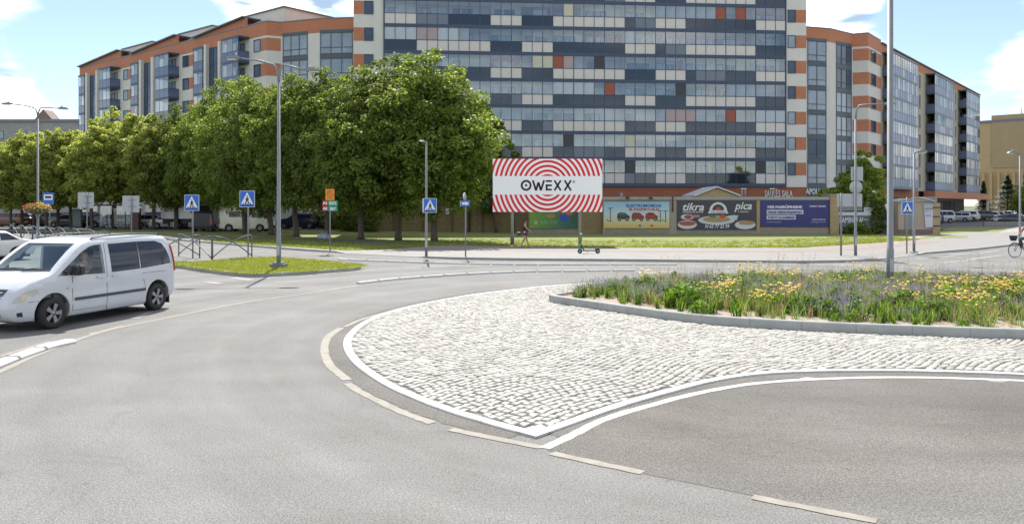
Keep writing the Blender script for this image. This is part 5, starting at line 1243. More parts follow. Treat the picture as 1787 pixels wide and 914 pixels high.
car('hatch', BLU, 'bright blue car half hidden by the left grey sign post', cp(153, 90.5), 0); car('suv', DBL, 'dark car behind the bright blue one', cp(160, 100), 0.0)
car('estate', (.20, .24, .30), 'blue grey car seen through the bus shelter', cp(196, 92), PI); car('suv', BLK, 'black estate car behind the grey green one', cp(283, 99), 0)
car('estate', TEAL, 'grey green estate car parked right of the bus shelter', cp(272, 88.5), 0); car('saloon', WHT, 'white car nose showing left of the white lorry', cp(300, 86), .2)
car('suv', DBL, 'dark blue car with roof bars right of the big lorry', cp(522, 85), PI); car('estate', (.02, .02, .035), 'second dark car right of the big lorry', cp(557, 85.5), PI); car('saloon', (.25, .25, .27), 'grey car behind the two dark ones under the maples', cp(580, 90), 0)
car('hatch', (.20, .04, .03), 'red car behind the dark van with its tailgate up', cp(340, 88), PI)
RC = [('mpv', SIL, 1634, 112, 'silver people carrier nearest the brick kiosk', PI+.12), ('estate', SIL, 1666, 120, 'silver estate car second from the kiosk', PI-.5), ('suv', WHT, 1681, 122, 'white car behind the silver estate', PI-.6), ('suv', (.05, .07, .065), 1705, 126, 'dark green car in the middle of the right row', PI-.45),
      ('hatch', (.50, .58, .62), 1722, 130, 'pale blue hatchback right of the dark green car', PI-.6), ('hatch', SIL, 1733, 134, 'silver hatchback right of the pale blue one', PI-.7), ('estate', GRY, 1743, 138, 'grey estate far along the right row', PI-.7), ('estate', (.10, .14, .20), 1754, 142, 'blue grey estate near the end of the right row', PI-.7),
      ('hatch', (.5, .52, .55), 1764, 146, 'pale silver car before the last of the right row', PI-.8), ('suv', BLK, 1757, 168, 'large black car standing behind the right row', PI-.2), ('saloon', WHT, 1776, 138, 'white saloon at the right edge behind the black saloon', PI-.1), ('suv', (.6, .6, .6), 1738, 176, 'white van roof far behind the right row', PI)]
for kind, col, px, d, lb, rz in RC: car(kind, col, lb, A(px, d, .125), rz, 'cars parked beside the right wing')
car('saloon', BLK, 'black saloon parked in front of the others at the right edge', A(1760, 99, .125), PI-.06, 'cars parked beside the right wing')
part_w = mat('low_wall_concrete', (.25, .24, .22), .9, var=.1)
p = A(1718, 96.5, 0); t = thing('low_wall', 'low concrete wall in front of the black saloon', 'wall', (p.x, p.y, .1), 0); part('wall_block', MB().box(0, 9, 0, .3, 0, .55), part_w, t)
# ---- vans and lorries at the left
def boxvan(name, label, loc, rz, L_, W_, H_, col, glassed=True):
    """panel van: sloping nose, side windows, door lines"""
    def Wf(x, z): return W_/2-(.10*((z-1.1)/(H_-1.1))**1.5 if z > 1.1 else 0)-(.22*((x-(L_/2-.9))/.9)**2 if x > L_/2-.9 else 0)
    h = L_/2; ol = [(-h+.03, .3), (-h, .6), (-h+.04, H_-.25), (-h+.18, H_-.05), (-h+.5, H_), (h-1.9, H_), (h-1.6, H_-.08), (h-.85, 1.35), (h-.55, 1.2), (h-.12, .98), (h-.02, .75), (h, .5), (h-.06, .3), (h-.5, .25), (-h+.5, .25)]
    me = slab_body(ol, Wf, .09, [h*k/5 for k in range(-5, 6)], [.5, .8, 1.1, 1.4, 1.8, 2.1], W_/2, ndiv=2); ax = (h-.95, -h+1.0); cut = [fixn(MB().lathe([(.41, -.25), (.41, .3)], 20, 'y', (a, s*W_/2-.02, .36)).mesh('c', M_black)) for a in ax for s in (1, -1)]
    body = smooth(boolean(me, cut), 30); body.materials.clear(); body.materials.append(paint('paint_'+name, col)); body.name = 'body'; body.polygons.foreach_set('material_index', [0]*len(body.polygons))
    t = thing(name, label, 'van', loc, rz); put('body', body, t); wheels(t, ax, W_/2, .34)
    for s in (1, -1):
        def sp_(nm, poly, m, off=.006): q = side_patch(poly, Wf, s, off, .012); q.materials.append(m); put(nm, q, t)
        sp_('cab_window', [(h-1.75, 1.32), (h-1.72, H_-.55), (h-1.45, H_-.55), (h-.98, 1.32)], M_tint)
        if glassed: sp_('side_window', [(-h+1.0, 1.38), (-h+1.0, 1.92), (-h+2.1, 1.92), (-h+2.1, 1.38)], M_pane); sp_('side_window', [(-h+2.15, 1.38), (-h+2.15, 1.92), (-h+3.0, 1.92), (-h+3.0, 1.38)], M_tint)
        for x in (h-1.9, h-.95-1.05): sp_('door_seam', [(x, .35), (x+.02, .35), (x+.02, H_-.25), (x, H_-.25)], M_black, .003)
        part('door_mirror', MB().box(h-1.0, h-.9, s*(W_/2+.02), s*(W_/2+.18), 1.3, 1.65) if s > 0 else MB().box(h-1.0, h-.9, -W_/2-.18, -W_/2-.02, 1.3, 1.65), M_black, t)
        q = side_patch([(h-.12, .8), (h-.2, 1.05), (h-.5, 1.16), (h-.4, .85)], Wf, s, .012, .03); q.materials.append(M_lamp); put('headlight', q, t)
        q = side_patch([(-h+.03, .7), (-h+.05, 1.3), (-h+.16, 1.3), (-h+.14, .7)], Wf, s, .008, .02); q.materials.append(M_tail); put('tail_light', q, t)
    part('windscreen', cross_patch([(h-.88, 1.38), (h-1.2, 1.38+(H_-1.5)*.5), (h-1.5, H_-.18)], W_/2-.18, W_/2-.24, .014), M_tint, t); part('front_bumper', MB().box(h-.12, h+.03, -W_/2+.2, W_/2-.2, .35, .55), M_black, t)
    return t
boxvan('camper_van', 'beige camper van parked under the maples behind the crossing sign', A(432, 76.5, .125), 0, 4.9, 2.05, 2.5, (.72, .69, .56))
tv = boxvan('dark_van', 'dark van seen from behind with its tailgate open, left of the beige camper', A(364, 77, .125), PI/2+.1, 4.6, 1.9, 1.95, (.03, .03, .04), False)
part('tailgate', MB().prism([(-2.25, 1.95), (-3.0, 2.5), (-2.97, 2.55), (-2.2, 2.0)], -.8, .8), M_black, tv)
for s in (1, -1): part('rear_lamp', MB().box(-2.36, -2.28, s*.85-.07, s*.85+.07, .8, 1.25), M_tail, tv)
part('open_boot', MB().box(-2.33, -2.29, -.72, .72, .55, 1.75), M_dark, tv)
def lorry(label, px, d, L_, H_, col, cab=True):
    t = thing('box_lorry', label, 'lorry', A(px, d, .125), 0); m = paint('paint_lorry', col)
    part('cargo_box', MB().box(-L_/2, L_/2, -1.25, 1.25, 1.1, H_), m, t)
    for k in range(int(L_/1.2)): part('box_rib', MB().box(-L_/2+k*1.2, -L_/2+k*1.2+.05, -1.27, -1.25, 1.1, H_), m, t)
    part('chassis', MB().box(-L_/2, L_/2+.2, -.9, .9, .55, 1.05), M_black, t)
    wheels(t, (L_/2-.8, -L_/2+1.2), 1.2, .5)
    if cab:
        c = part('cab', MB().prism([(L_/2+.1, .5), (L_/2+1.9, .5), (L_/2+1.95, 1.3), (L_/2+1.6, 2.4), (L_/2+1.3, 2.55), (L_/2+.1, 2.55)], -1.1, 1.1), m, t)
        part('cab_window', MB().box(L_/2+.75, L_/2+1.45, -1.115, -1.102, 1.4, 2.1), M_tint, c); part('windscreen', cross_patch([(L_/2+1.93, 1.4), (L_/2+1.62, 2.35)], 1.0, .95, .03), M_tint, c)
        wheels(t, (L_/2+1.0,), 1.1, .42)
    return t
lorry('white delivery lorry behind the first blue crossing sign', 322, 84.5, 3.9, 3.05, (.60, .62, .62)); lorry('large grey white lorry box behind the tall lamp post', 487, 92, 6.2, 4.0, (.42, .46, .54), False)
# ---------------------------------------------------------------- street furniture, walls, signs
M_steel = mat('galvanised_steel', (.21, .225, .24), .55, metal=.2, var=.08, scale=3)
M_sback = mat('sign_back_grey', (.40, .42, .44), .5, var=.05, scale=3)
M_sblue = mat('sign_blue', (.02, .13, .55), .4)
M_swhite = mat('sign_white', (.72, .74, .76), .4)
M_sblack = mat('sign_black', (.02, .02, .022), .5)
def lamp_thing(label, px, py, z, toppy, arms, r=(.09, .055), base=False, group=None, head=.7):
    """arms: (reach along image x, height of the end above the pole top) ; pole from its foot up"""
    p = G(px, py, z); d = p.y; h = ZY(toppy, d)-z if toppy is not None else 10.5
    t = thing('street_lamp', label, 'street lamp', (p.x, p.y, z), 0, group)
    part('pole', MB().tube([(0, 0, 0), (0, 0, 1.2), (0, 0, 1.21), (0, 0, h)], [r[0], r[0], r[0]*.86, r[1]], 14), M_steel, t)
    part('pole_hatch', MB().box(-.05, .05, -r[0]-.012, -r[0]+.02, .5, .9), M_sback, t)
    if base: part('foot_block', MB().box(-.28, .28, -.28, .28, -.02, .16).box(-.2, .2, -.2, .2, .16, .22), mat('foot_concrete', (.18, .18, .18), .8), t)
    for dx, dz in arms:
        s = 1 if dx > 0 else -1; L_ = abs(dx)
        b = MB().tube([(0, 0, h-.05), (s*L_*.5, 0, h+dz*.8), (s*L_, 0, h+dz)], [.045, .04, .035], 8) if L_ < .6 else MB().tube([(0, 0, h-.05)]+[(s*L_*.16*(1-math.cos(a)), 0, h-.05+.75*math.sin(a)) for a in (.5, 1.0, 1.4)]+[(s*L_*.5, 0, h+.75+(dz-.75)*.5), (s*L_, 0, h+dz)], [.05, .048, .045, .042, .038, .034], 8); a_ = part('arm', b, M_steel, t)
        hd_ = MB(); hd_.prism([(s*L_-.05*s, h+dz-.04), (s*(L_+head), h+dz-.02), (s*(L_+head*.8), h+dz+.06), (s*(L_+.1), h+dz+.10), (s*L_-.05*s, h+dz+.05)], -.13, .13); o = part('lamp_head', hd_, M_steel, t)
        part('lens', MB().box(min(s*(L_+.1), s*(L_+head*.85)), max(s*(L_+.1), s*(L_+head*.85)), -.10, .10, h+dz-.065, h+dz-.038), M_swhite, o)
        part('sensor', MB().lathe([(.04, 0), (.04, .09), (.02, .11)], 8, 'z', (s*(L_+.12), 0, h+dz+.09)), M_sback, o)
    return t, p, h
lamp1, p1, h1 = lamp_thing('tall double armed lamp carrying a basket of red and yellow flowers', 66, 429, 0, 207, ((-1.75, .95), (1.45, .65)), group='double armed street lamps', head=.6)
lamp2, p2, h2 = lamp_thing('tall double armed lamp standing on the grass island', 486.5, 467, .135, 143, ((-1.6, .95), (1.15, .45)), base=True, group='double armed street lamps', head=.55)
lamp3, p3, h3 = lamp_thing('short single headed lamp with a blue crossing sign at the far kerb', 744, 449, .12, 247, (), (.07, .045))
part('arm', MB().tube([(0, 0, h3-.05), (-.25, -.05, h3+.02)], .03, 8), M_steel, lamp3); part('lamp_head', MB().prism([(-.15, h3-.02), (-.32, h3+.0), (-.32, h3+.07), (-.12, h3+.06)], -.12, .06), M_swhite, lamp3)
part('foot_collar', MB().lathe([(.16, 0), (.16, .05), (.09, .06)], 12), M_steel, lamp3)
lamp4, p4, h4 = lamp_thing('thick tall lamp post rising out of the flower bed', 1553.5, 503, .15, None, (), (.105, .085))
lamp5, p5, h5 = lamp_thing('lamp post with grey round and square sign backs beside the kiosks', 1493, 446, .12, 208, ((1.5, .75),), (.075, .05), head=.5)
lamp6, p6, h6 = lamp_thing('slim lamp post just right of the crossing sign by the kiosk', 1595, 440.5, .12, 268, ((.25, .1),), (.07, .045), head=.45)
lamp7, p7, h7 = lamp_thing('slim lamp post near the cyclist at the right edge', 1780, 430, .12, 268, ((-.35, .05),), (.07, .045), head=.4)
part('foot_collar', MB().lathe([(.2, 0), (.2, .05), (.1, .06)], 12), M_steel, lamp6)
# flower basket hanging on the first lamp
zb = ZY(362, p1.y); t = thing('flower_basket', 'hanging basket of red and yellow flowers round the left lamp post', 'flower basket', (p1.x, p1.y-.05, zb))
part('bowl', MB().lathe([(.25, -.45), (.62, -.28), (.70, -.05), (.66, -.03)], 18, 'z'), mat('basket_green', (.06, .08, .04), .8), t)
fm = [leafmat('geranium_red', (.45, .02, .03), (.65, .08, .05), .2, .0), leafmat('petunia_yellow', (.70, .45, .03), (.80, .62, .10), .2, .0), leafmat('basket_leaf', (.07, .14, .03), (.14, .22, .06), .4, .0), leafmat('blossom_pink', (.60, .35, .35), (.75, .6, .55), .2, .0)]
for k, nm in enumerate(('red_flowers', 'yellow_flowers', 'leaves', 'pale_flowers')):
    mb = MB()
    for i in range(420 if k != 3 else 120):
        a = random.random()*6.28; q = random.random()**.5; x = math.cos(a)*q*.85; y = math.sin(a)*q*.8; z = .22*(1-q*q)+random.uniform(-.3, .12)
        if k == 0 and x > .15 and random.random() < .8: continue
        if k == 1 and x < -.05 and random.random() < .85: continue
        leafq(mb, (x, y, z), random.uniform(.04, .075), 0, .4)
    part(nm, mb, fm[k], t)
part('hanger', MB().tube([(.0, .05, .55), (.6, 0, -.05)], .012, 5).tube([(0, .05, .55), (-.6, 0, -.05)], .012, 5), M_sblack, t)

def ped_sign(t, x, z, s, y=-.07, box=False, flip=1):
    """blue square crossing sign, side s, lower left corner of the plate at x, z"""
    part('sign_plate', MB().box(x, x+s*.92, y, y+.02, z, z+s).box(x-.01, x+s*.92+.01, y+.004, y+.016, z-.01, z+s+.01) if False else MB().box(x, x+s*.92, y, y+.02, z, z+s), M_swhite, t)
    part('sign_field', MB().box(x+.02, x+s*.92-.02, y-.006, y-.001, z+.02, z+s-.02), M_sblue, t)
    w_ = s*.92; cx_0 = x+w_/2; zb_ = z+s*.19; part('sign_triangle', MB().prism([(cx_0-w_*.41, zb_), (cx_0+w_*.41, zb_), (cx_0, z+s*.92)], y-.012, y-.007), M_swhite, t)
    part('sign_band', MB().box(x+w_*.1, x+w_*.9, y-.010, y-.007, z+.05*s, z+.12*s), mat('sign_dark_blue', (.01, .06, .33), .4), t)
    f = s*.01; b = MB()
    def lm(a, b2, wd): a = Vector((cx_0+a[0]*f*flip, 0, zb_+a[1]*f)); b2 = Vector((cx_0+b2[0]*f*flip, 0, zb_+b2[1]*f)); n = (b2-a); n = Vector((-n.z, 0, n.x)).normalized()*wd*f; yy = y-.016; b.add([(q.x, yy, q.z) for q in (a-n, b2-n, b2+n, a+n)]+[(q.x, yy+.003, q.z) for q in (a-n, b2-n, b2+n, a+n)], [(0, 1, 2, 3), (0, 4, 5, 1), (2, 6, 7, 3)])
    lm((0, 24), (1, 40), 5); lm((0, 24), (-10, 3), 3.4); lm((2, 24), (8, 14), 3.2); lm((8, 14), (12, 3), 2.8); lm((0, 38), (-9, 25), 2.4); lm((2, 38), (11, 27), 2.4)
    for k in range(4): lm((-25+k*14, 0), (-19+k*14, 5), 2.6)
    b.add([(cx_0+1*f+math.cos(q*PI/4)*4.5*f, y-.016, zb_+(47+math.sin(q*PI/4)*4.5)*f) for q in range(8)], [tuple(range(8))]); part('pedestrian_symbol', b, M_sblack, t)
    if box: part('side_plate', MB().box(x-.06, x-.0, y+.0, y+.30, z+.01, z+s-.01), M_sback, t)
def post(t, h, r=.035): part('post', MB().tube([(0, 0, -.02), (0, 0, h)], r, 10), M_steel, t)
def sign_thing(label, px, py, z, name='crossing_sign', cat='road sign', group=None):
    p = G(px, py, z); return thing(name, label, cat, (p.x, p.y, z), 0, group), p
def on(t, p, d=None): k = F/p.y; return k
t, p = sign_thing('blue crossing sign on a post at the barrier, nearer to the white van', 336.5, 450.5, 0, group='blue pedestrian crossing signs'); post(t, ZY(342, p.y)); k = F/p.y; ped_sign(t, (323-336.5)/k, ZY(367.5, p.y), 27.5/k)
t, p = sign_thing('blue crossing sign on a post left of the tall lamp, before the camper van', 433, 452, 0, group='blue pedestrian crossing signs'); post(t, ZY(335, p.y)); k = F/p.y; ped_sign(t, (419-433)/k, ZY(361.5, p.y), 28.5/k)
k = F/p3.y; t = thing('crossing_sign', 'blue crossing sign box fixed to the short lamp at the far kerb', 'road sign', (p3.x, p3.y-.06, .12), 0, 'blue pedestrian crossing signs'); ped_sign(t, (739.5-744)/k, ZY(371, p3.y)-.12, 25/k, box=True)
t, p = sign_thing('blue crossing sign on a post before the kiosk, right of the thick lamp', 1582.5, 441.5, .12, group='blue pedestrian crossing signs'); post(t, ZY(344, p.y)-.12); k = F/p.y; ped_sign(t, (1572.5-1582.5)/k, ZY(373.5, p.y)-.12, 21.5/k, flip=-1)
# oval and direction plate
t, p = sign_thing('post with a grey oval sign edge above a small blue arrow plate', 812.5, 447.5, .12, 'direction_sign'); post(t, ZY(340, p.y)-.12); k = F/p.y
part('oval_plate', MB().lathe([(.21, -.012), (.21, .012)], 20, 'x'), M_sback, t, loc=(-.06, -.05, ZY(343.5, p.y)-.12), rot=(0, 0, .35))
part('arrow_plate', MB().box(-.22, .22, -.07, -.05, 0, .30), M_sblue, t, loc=(0, 0, ZY(360, p.y)-.12)); part('arrow', MB().prism([(-.17, .08), (.02, .08), (.02, .03), (.18, .14), (.02, .25), (.02, .20), (-.17, .20)], -.078, -.073), M_swhite, t, loc=(0, 0, ZY(360, p.y)-.12)); part('side_plate', MB().box(-.27, -.225, -.06, .12, 0, .28), M_sback, t, loc=(0, 0, ZY(360, p.y)-.12))
# bus stop sign
t, p = sign_thing('blue and white bus stop sign behind the flower basket', 87, 406, .12, 'bus_stop_sign'); post(t, ZY(342, p.y)-.12, .05); k = F/p.y
z0 = ZY(357, p.y)-.12; part('sign_plate', MB().box(-.62, .42, -.09, -.06, z0, z0+1.1), M_sblue, t); part('sign_field', MB().box(-.5, .3, -.097, -.091, z0+.42, z0+.92), M_swhite, t); part('bus_symbol', MB().box(-.38, .18, -.104, -.098, z0+.58, z0+.78), M_sblack, t)
# two sign backs seen from behind
for px, py, x0, x1, y0, y1, lb in ((152, 426, 135, 163, 363, 336, 'left one of the two grey double sign backs behind the van roof'), (229.5, 424, 213, 242.5, 370, 342, 'right one of the two grey double sign backs beside the bus shelter')):
    t, p = sign_thing(lb, px, py, .02, 'sign_back', 'road sign', 'grey sign backs by the bus stop'); k = F/p.y; post(t, ZY(y1, p.y)-.02, .045)
    part('sign_plate', MB().box((x0-px)/k, -.02, .05, .07, ZY(y0, p.y), ZY(y1, p.y)), M_sback, t); part('sign_plate', MB().box(.02, (x1-px)/k, .05, .07, ZY(y0+1, p.y), ZY(y1, p.y)), M_sback, t)
    for z in (.3, .7): zz = ZY(y0, p.y)+(ZY(y1, p.y)-ZY(y0, p.y))*z; part('bracket', MB().box(-.25, .25, .02, .048, zz, zz+.05), M_steel, t)
# orange, red and green route numbers
t, p = sign_thing('post with orange, red and green route number plates', 576, 438, .12, 'route_sign'); k = F/p.y; post(t, ZY(332, p.y)-.12)
def plate(x0, x1, ya, yb, m, txt, size, wd):
    a, b_ = (x0-576)/k, (x1-576)/k; z0, z1 = ZY(yb, p.y)-.12, ZY(ya, p.y)-.12
    o = part('route_plate', MB().box(a, b_, -.07, -.05, z0, z1), m, t); put('lettering', text_mesh(txt, size, MATS[wd], .008, 0, 'CENTER', .004), o, ((a+b_)/2, -.075, z0+(z1-z0)*.24), (PI/2, 0, 0))
M_or = mat('plate_orange', (.75, .25, .015), .4); M_rd = mat('plate_red', (.42, .025, .04), .4); M_gn = mat('plate_green', (.01, .28, .15), .4); mat('plate_dark_orange', (.45, .10, .01), .4)
plate(568.5, 584, 330, 339.3, M_or, '221', .22, 'plate_dark_orange'); plate(568.5, 584, 340, 349.3, M_or, '171', .22, 'plate_dark_orange')
plate(563, 572.6, 350, 358.6, M_rd, 'A2', .20, 'sign_white'); plate(563, 572.6, 359.2, 368, M_rd, 'A8', .20, 'sign_white'); plate(573.2, 589.5, 350, 358.9, M_gn, 'E272', .20, 'sign_white'); plate(573.2, 589.5, 359.5, 368.5, M_gn, 'E67', .20, 'sign_white')
# signs seen from behind on the lamp and on the next post at the kiosks
kk = F/p5.y
def back(t, px0, px1, ya, yb, m=M_sback, y=.06): part('sign_plate', MB().box((px0-1493)/kk, (px1-1493)/kk, y, y+.02, ZY(yb, p5.y)-.12, ZY(ya, p5.y)-.12), m, t)
t = thing('sign_back', 'grey round sign back under a square one on the lamp beside the kiosks', 'road sign', (p5.x, p5.y, .12)); back(t, 1486, 1507, 291, 315); zc = ZY(327, p5.y)-.12; part('round_plate', MB().lathe([(11.3/kk, 0), (11.3/kk, .02)], 28, 'y', (2/kk, .06, zc)), M_sback, t)
t = thing('direction_board', 'large grey sign back carried by two posts beside the kiosks', 'road sign', (p5.x, p5.y, .12)); back(t, 1462, 1505.5, 338, 361); back(t, 1462, 1505.5, 362, 367.5, mat('sign_back_dark', (.22, .23, .25), .5)); part('post', MB().tube([((1468-1493)/kk, .02, -.02), ((1468-1493)/kk, .02, ZY(337, p5.y)-.12)], .045, 10), M_steel, t)
part('cross_rail', MB().box((1462-1493)/kk, (1505-1493)/kk, .03, .055, ZY(364, p5.y)-.12, ZY(363, p5.y)-.12), M_steel, t)  # thin steel rail across the darker lower plate of the board
# ---- barrier rails with crossing curved bars
M_rail_g = mat('barrier_grey', (.085, .11, .13), .5, metal=.2)
def barrier(a, b_, label, flip=False, h=1.12, top=False):
    t = thing('pedestrian_barrier', label, 'barrier', (a.x, a.y, a.z), math.atan2((b_-a).y, (b_-a).x), 'curved bar pedestrian barriers'); L_ = (b_-a).length
    for x in (0, L_): part('post', MB().tube([(x, 0, -.02), (x, 0, h)], .032, 8), M_rail_g, t)
    q = [(x/8*L_, 0, .14+(h-.10)*math.sin(x/8*PI/2)) for x in range(9)]; part('curved_bar', MB().tube([(p[0], .035, p[2]) for p in q], .026, 8), M_rail_g, t)
    part('curved_bar', MB().tube([(L_-p[0], -.035, p[2]) for p in q], .026, 8), M_rail_g, t); return t
barrier(G(371, 455), G(439.5, 451.5), 'barrier panel between the two blue crossing signs'); barrier(G(312, 447), G(369.5, 454.8), 'barrier panel right behind the tail of the white van')
barrier(G(262, 452), G(348.5, 450.3), 'barrier panel behind the white van, left of the first crossing sign')
q0, q1 = A(18, 61, 0), A(185, 47.5, 0); LB = ['first', 'second', 'third', 'fourth', 'fifth', 'sixth', 'seventh']
for i in range(7): barrier(q0.lerp(q1, i/7), q0.lerp(q1, (i+.93)/7), LB[i]+' barrier panel from the left edge, beyond the white van')
# ---- bus shelter and advertising pillar
p = G(199, 400, .12); k = F/p.y; t = thing('bus_shelter', 'dark framed glass bus shelter under the light trees', 'bus shelter', (p.x-2.1, p.y, .12), 0); ms = mat('shelter_frame', (.035, .04, .045), .5)
part('roof', MB().box(-.2, 4.4, -.9, 1.2, 2.45, 2.6), ms, t)
for x in (0, 1.4, 2.8, 4.2): part('post', MB().box(x-.04, x+.04, .96, 1.04, 0, 2.45), ms, t)
for x in (0, 4.2): part('post', MB().box(x-.04, x+.04, -.7, -.62, 0, 2.45), ms, t)
for x in (0, 1.4, 2.8): part('glass_panel', MB().box(x+.05, x+1.35, .99, 1.0, .25, 2.2), M_clear, t)
part('bench', MB().box(.5, 3.6, .45, .8, .42, .48).box(.7, .76, .55, .7, 0, .42).box(3.3, 3.36, .55, .7, 0, .42), ms, t)
p = G(134, 398, .12); t = thing('advertising_pillar', 'grey green advertising pillar left of the bus shelter', 'advertising pillar', (p.x, p.y, .12), 0); part('cabinet', MB().box(-.55, .55, -.15, .15, .1, 2.1), mat('pillar_grey', (.16, .20, .22), .5), t); part('foot', MB().box(-.4, .4, -.1, .1, 0, .1), M_sblack, t); part('poster', MB().box(-.45, .45, -.165, -.152, .3, 2.0), mat('pillar_poster', (.20, .27, .30), .3), t)
p = G(238, 401, .12); t = thing('kiosk_post', 'dark red box post at the right end of the bus shelter', 'post', (p.x, p.y, .12), 0); part('box', MB().box(-.35, .35, -.3, .3, .05, 2.2), mat('dark_red', (.07, .03, .03), .6), t); part('plinth', MB().box(-.38, .38, -.33, .33, 0, .05), M_sblack, t)
p = G(566, 416, .12); t = thing('rubbish_bag', 'pale blue grey bag lying at the foot of a maple', 'bag', (p.x, p.y, .12))
bm = bmesh.new(); bmesh.ops.create_icosphere(bm, subdivisions=3, radius=.4)
for v in bm.verts: v.co = Vector((v.co.x*1.3, v.co.y, max(-.05, v.co.z*.8+.1)))*(1+.22*mn.noise(v.co*3.5))
me = bpy.data.meshes.new('bag'); bm.to_mesh(me); bm.free(); me.materials.append(mat('bag_plastic', (.30, .34, .42), .35, var=.15, scale=4)); smooth(me, 60); put('bag', me, t); part('knot', MB().tube([(.1, 0, .38), (.16, 0, .5), (.25, .02, .53)], [.06, .03, .05], 6), MATS['bag_plastic'], t)

# ---- the brick kiosk row with posters
def brick(name, c1, c2, mort, bw=.25, bh=.08):
    m = bpy.data.materials.new(name); m.use_nodes = True; nt = m.node_tree; b = nt.nodes['Principled BSDF']; L = nt.links.new; t = nt.nodes.new('ShaderNodeTexCoord'); sp = nt.nodes.new('ShaderNodeSeparateXYZ'); L(t.outputs['Object'], sp.inputs[0])
    ad = nt.nodes.new('ShaderNodeMath'); ad.operation = 'ADD'; L(sp.outputs[0], ad.inputs[0]); L(sp.outputs[1], ad.inputs[1]); cb = nt.nodes.new('ShaderNodeCombineXYZ'); L(ad.outputs[0], cb.inputs[0]); L(sp.outputs[2], cb.inputs[1])
    br = nt.nodes.new('ShaderNodeTexBrick'); L(cb.outputs[0], br.inputs['Vector']); br.inputs['Color1'].default_value = (*c1, 1); br.inputs['Color2'].default_value = (*c2, 1); br.inputs['Mortar'].default_value = (*mort, 1)
    br.inputs['Scale'].default_value = 1; br.inputs['Brick Width'].default_value = bw; br.inputs['Row Height'].default_value = bh; br.inputs['Mortar Size'].default_value = .008; L(br.outputs[0], b.inputs['Base Color']); b.inputs['Roughness'].default_value = .9; MATS[name] = m; return m
M_brk = brick('yellow_brick', (.44, .32, .16), (.34, .235, .12), (.36, .31, .24)); M_cap = mat('wall_capping', (.32, .33, .34), .6, var=.08, scale=2)
DK = 69.6; X = lambda px: (px-CX)*DK/F; Z = lambda py: ZY(py, DK)
t = thing('brick_kiosk_row', 'low yellow brick kiosk row with a grey roof edge and small gable', 'kiosks', (X(1052), DK, .1)); ox = X(1052); XL = lambda px: X(px)-ox; ZL = lambda py: Z(py)-.1
part('wall', MB().box(0, XL(1446), 0, 7, -.02, ZL(349)), M_brk, t); part('roof_edge', MB().box(-.05, XL(1446)+.05, -.12, 7.1, ZL(348.8), ZL(343.5)), M_cap, t); part('plinth', MB().box(-.02, XL(1446), -.05, 0, -.02, ZL(400)), mat('plinth_grey', (.28, .25, .22), .9, var=.15, scale=2), t)
part('gable', MB().prism([(XL(1212), ZL(343.4)), (XL(1291), ZL(343.4)), (XL(1250.5), ZL(329))], -.06, 5), M_brk, t)
b = MB()
for s, (a, c) in enumerate(((1211, 1250.5), (1292, 1250.5))): b.add([(XL(a), -.25, ZL(343)), (XL(c), -.25, ZL(327.5)), (XL(c), 5, ZL(327.5)), (XL(a), 5, ZL(343)), (XL(a), -.25, ZL(343)+.13), (XL(c), -.25, ZL(327.5)+.13), (XL(c), 5, ZL(327.5)+.13), (XL(a), 5, ZL(343)+.13)], [(0, 1, 2, 3), (4, 7, 6, 5), (0, 4, 5, 1), (2, 6, 7, 3), (0, 3, 7, 4), (1, 5, 6, 2)])
part('gable_roof', b, mat('gable_metal', (.50, .52, .54), .4), t)
for a, c in ((1052, 1056), (1169, 1180.5), (1320, 1326)): part('pier', MB().box(XL(a), XL(c), -.06, -.0, 0, ZL(349.5)), mat('pier_grey', (.33, .30, .25), .9, var=.1, scale=2) if a != 1320 else M_brk, t)
for px_ in (1054, 1093, 1113, 1118, 1132, 1139, 1145, 1198, 1204, 1226, 1231, 1277, 1283, 1386, 1391, 1444): part('vent_hole', MB().box(XL(px_-1), XL(px_+1.2), -.013, .05, ZL(348.0), ZL(346.0)) if False else MB().box(XL(px_-1), XL(px_+1.3), -.013, .03, ZL(352.2)+.15, ZL(349.6)+.0), M_dark, t)
part('pillar', MB().box(XL(1447), XL(1462), -.25, 2, -.02, ZL(341)), M_brk, t); part('pillar_cap', MB().box(XL(1446), XL(1463), -.32, 2.1, ZL(340.9), ZL(338.8)), M_cap, t)
part('end_block', MB().box(XL(1012), XL(1051.5), .3, 5, -.02, ZL(352)), brick('olive_brick', (.27, .21, .10), (.22, .16, .08), (.24, .20, .13)), t); part('end_block_cap', MB().box(XL(1011), XL(1052.5), .2, 5.1, ZL(351.8), ZL(349.5)), M_cap, t)
part('downpipe', MB().tube([(XL(1173.5), -.14, ZL(369)), (XL(1173.5), -.14, ZL(342))], .06, 8), mat('rust_brown', (.08, .05, .04), .8), t)
for px_ in (1093, 1133): part('floodlight', MB().tube([(XL(px_), 0, ZL(344)), (XL(px_), -.7, ZL(342.5))], .025, 6).cbox((XL(px_), -.75, ZL(346)), (.3, .2, .2)), M_sblack, t)
for px_ in (1306.5, 1357.5): 
    o = thing('roof_flue', 'pair of metal flue pipes on the kiosk roof, '+('left' if px_ < 1330 else 'right')+' pair', 'flue', (X(px_), DK+1.5, Z(343.5)), 0, 'metal flues on the kiosk roof'); part('pipe', MB().tube([(-.14, 0, 0), (-.14, 0, .72)], .055, 8), M_cap, o); part('pipe', MB().tube([(.14, 0, 0), (.14, 0, .72)], .055, 8), M_cap, o); part('cap', MB().box(-.23, .23, -.1, .1, .72, .78), M_swhite, o)
o = thing('roof_vent', 'small metal vent on the kiosk roof above the scooter poster', 'vent', (X(1087), DK+1, Z(343.5))); part('pipe', MB().tube([(0, 0, 0), (0, 0, .3)], .12, 8), M_cap, o); part('cap', MB().box(-.2, .2, -.1, .1, .3, .34), M_cap, o)
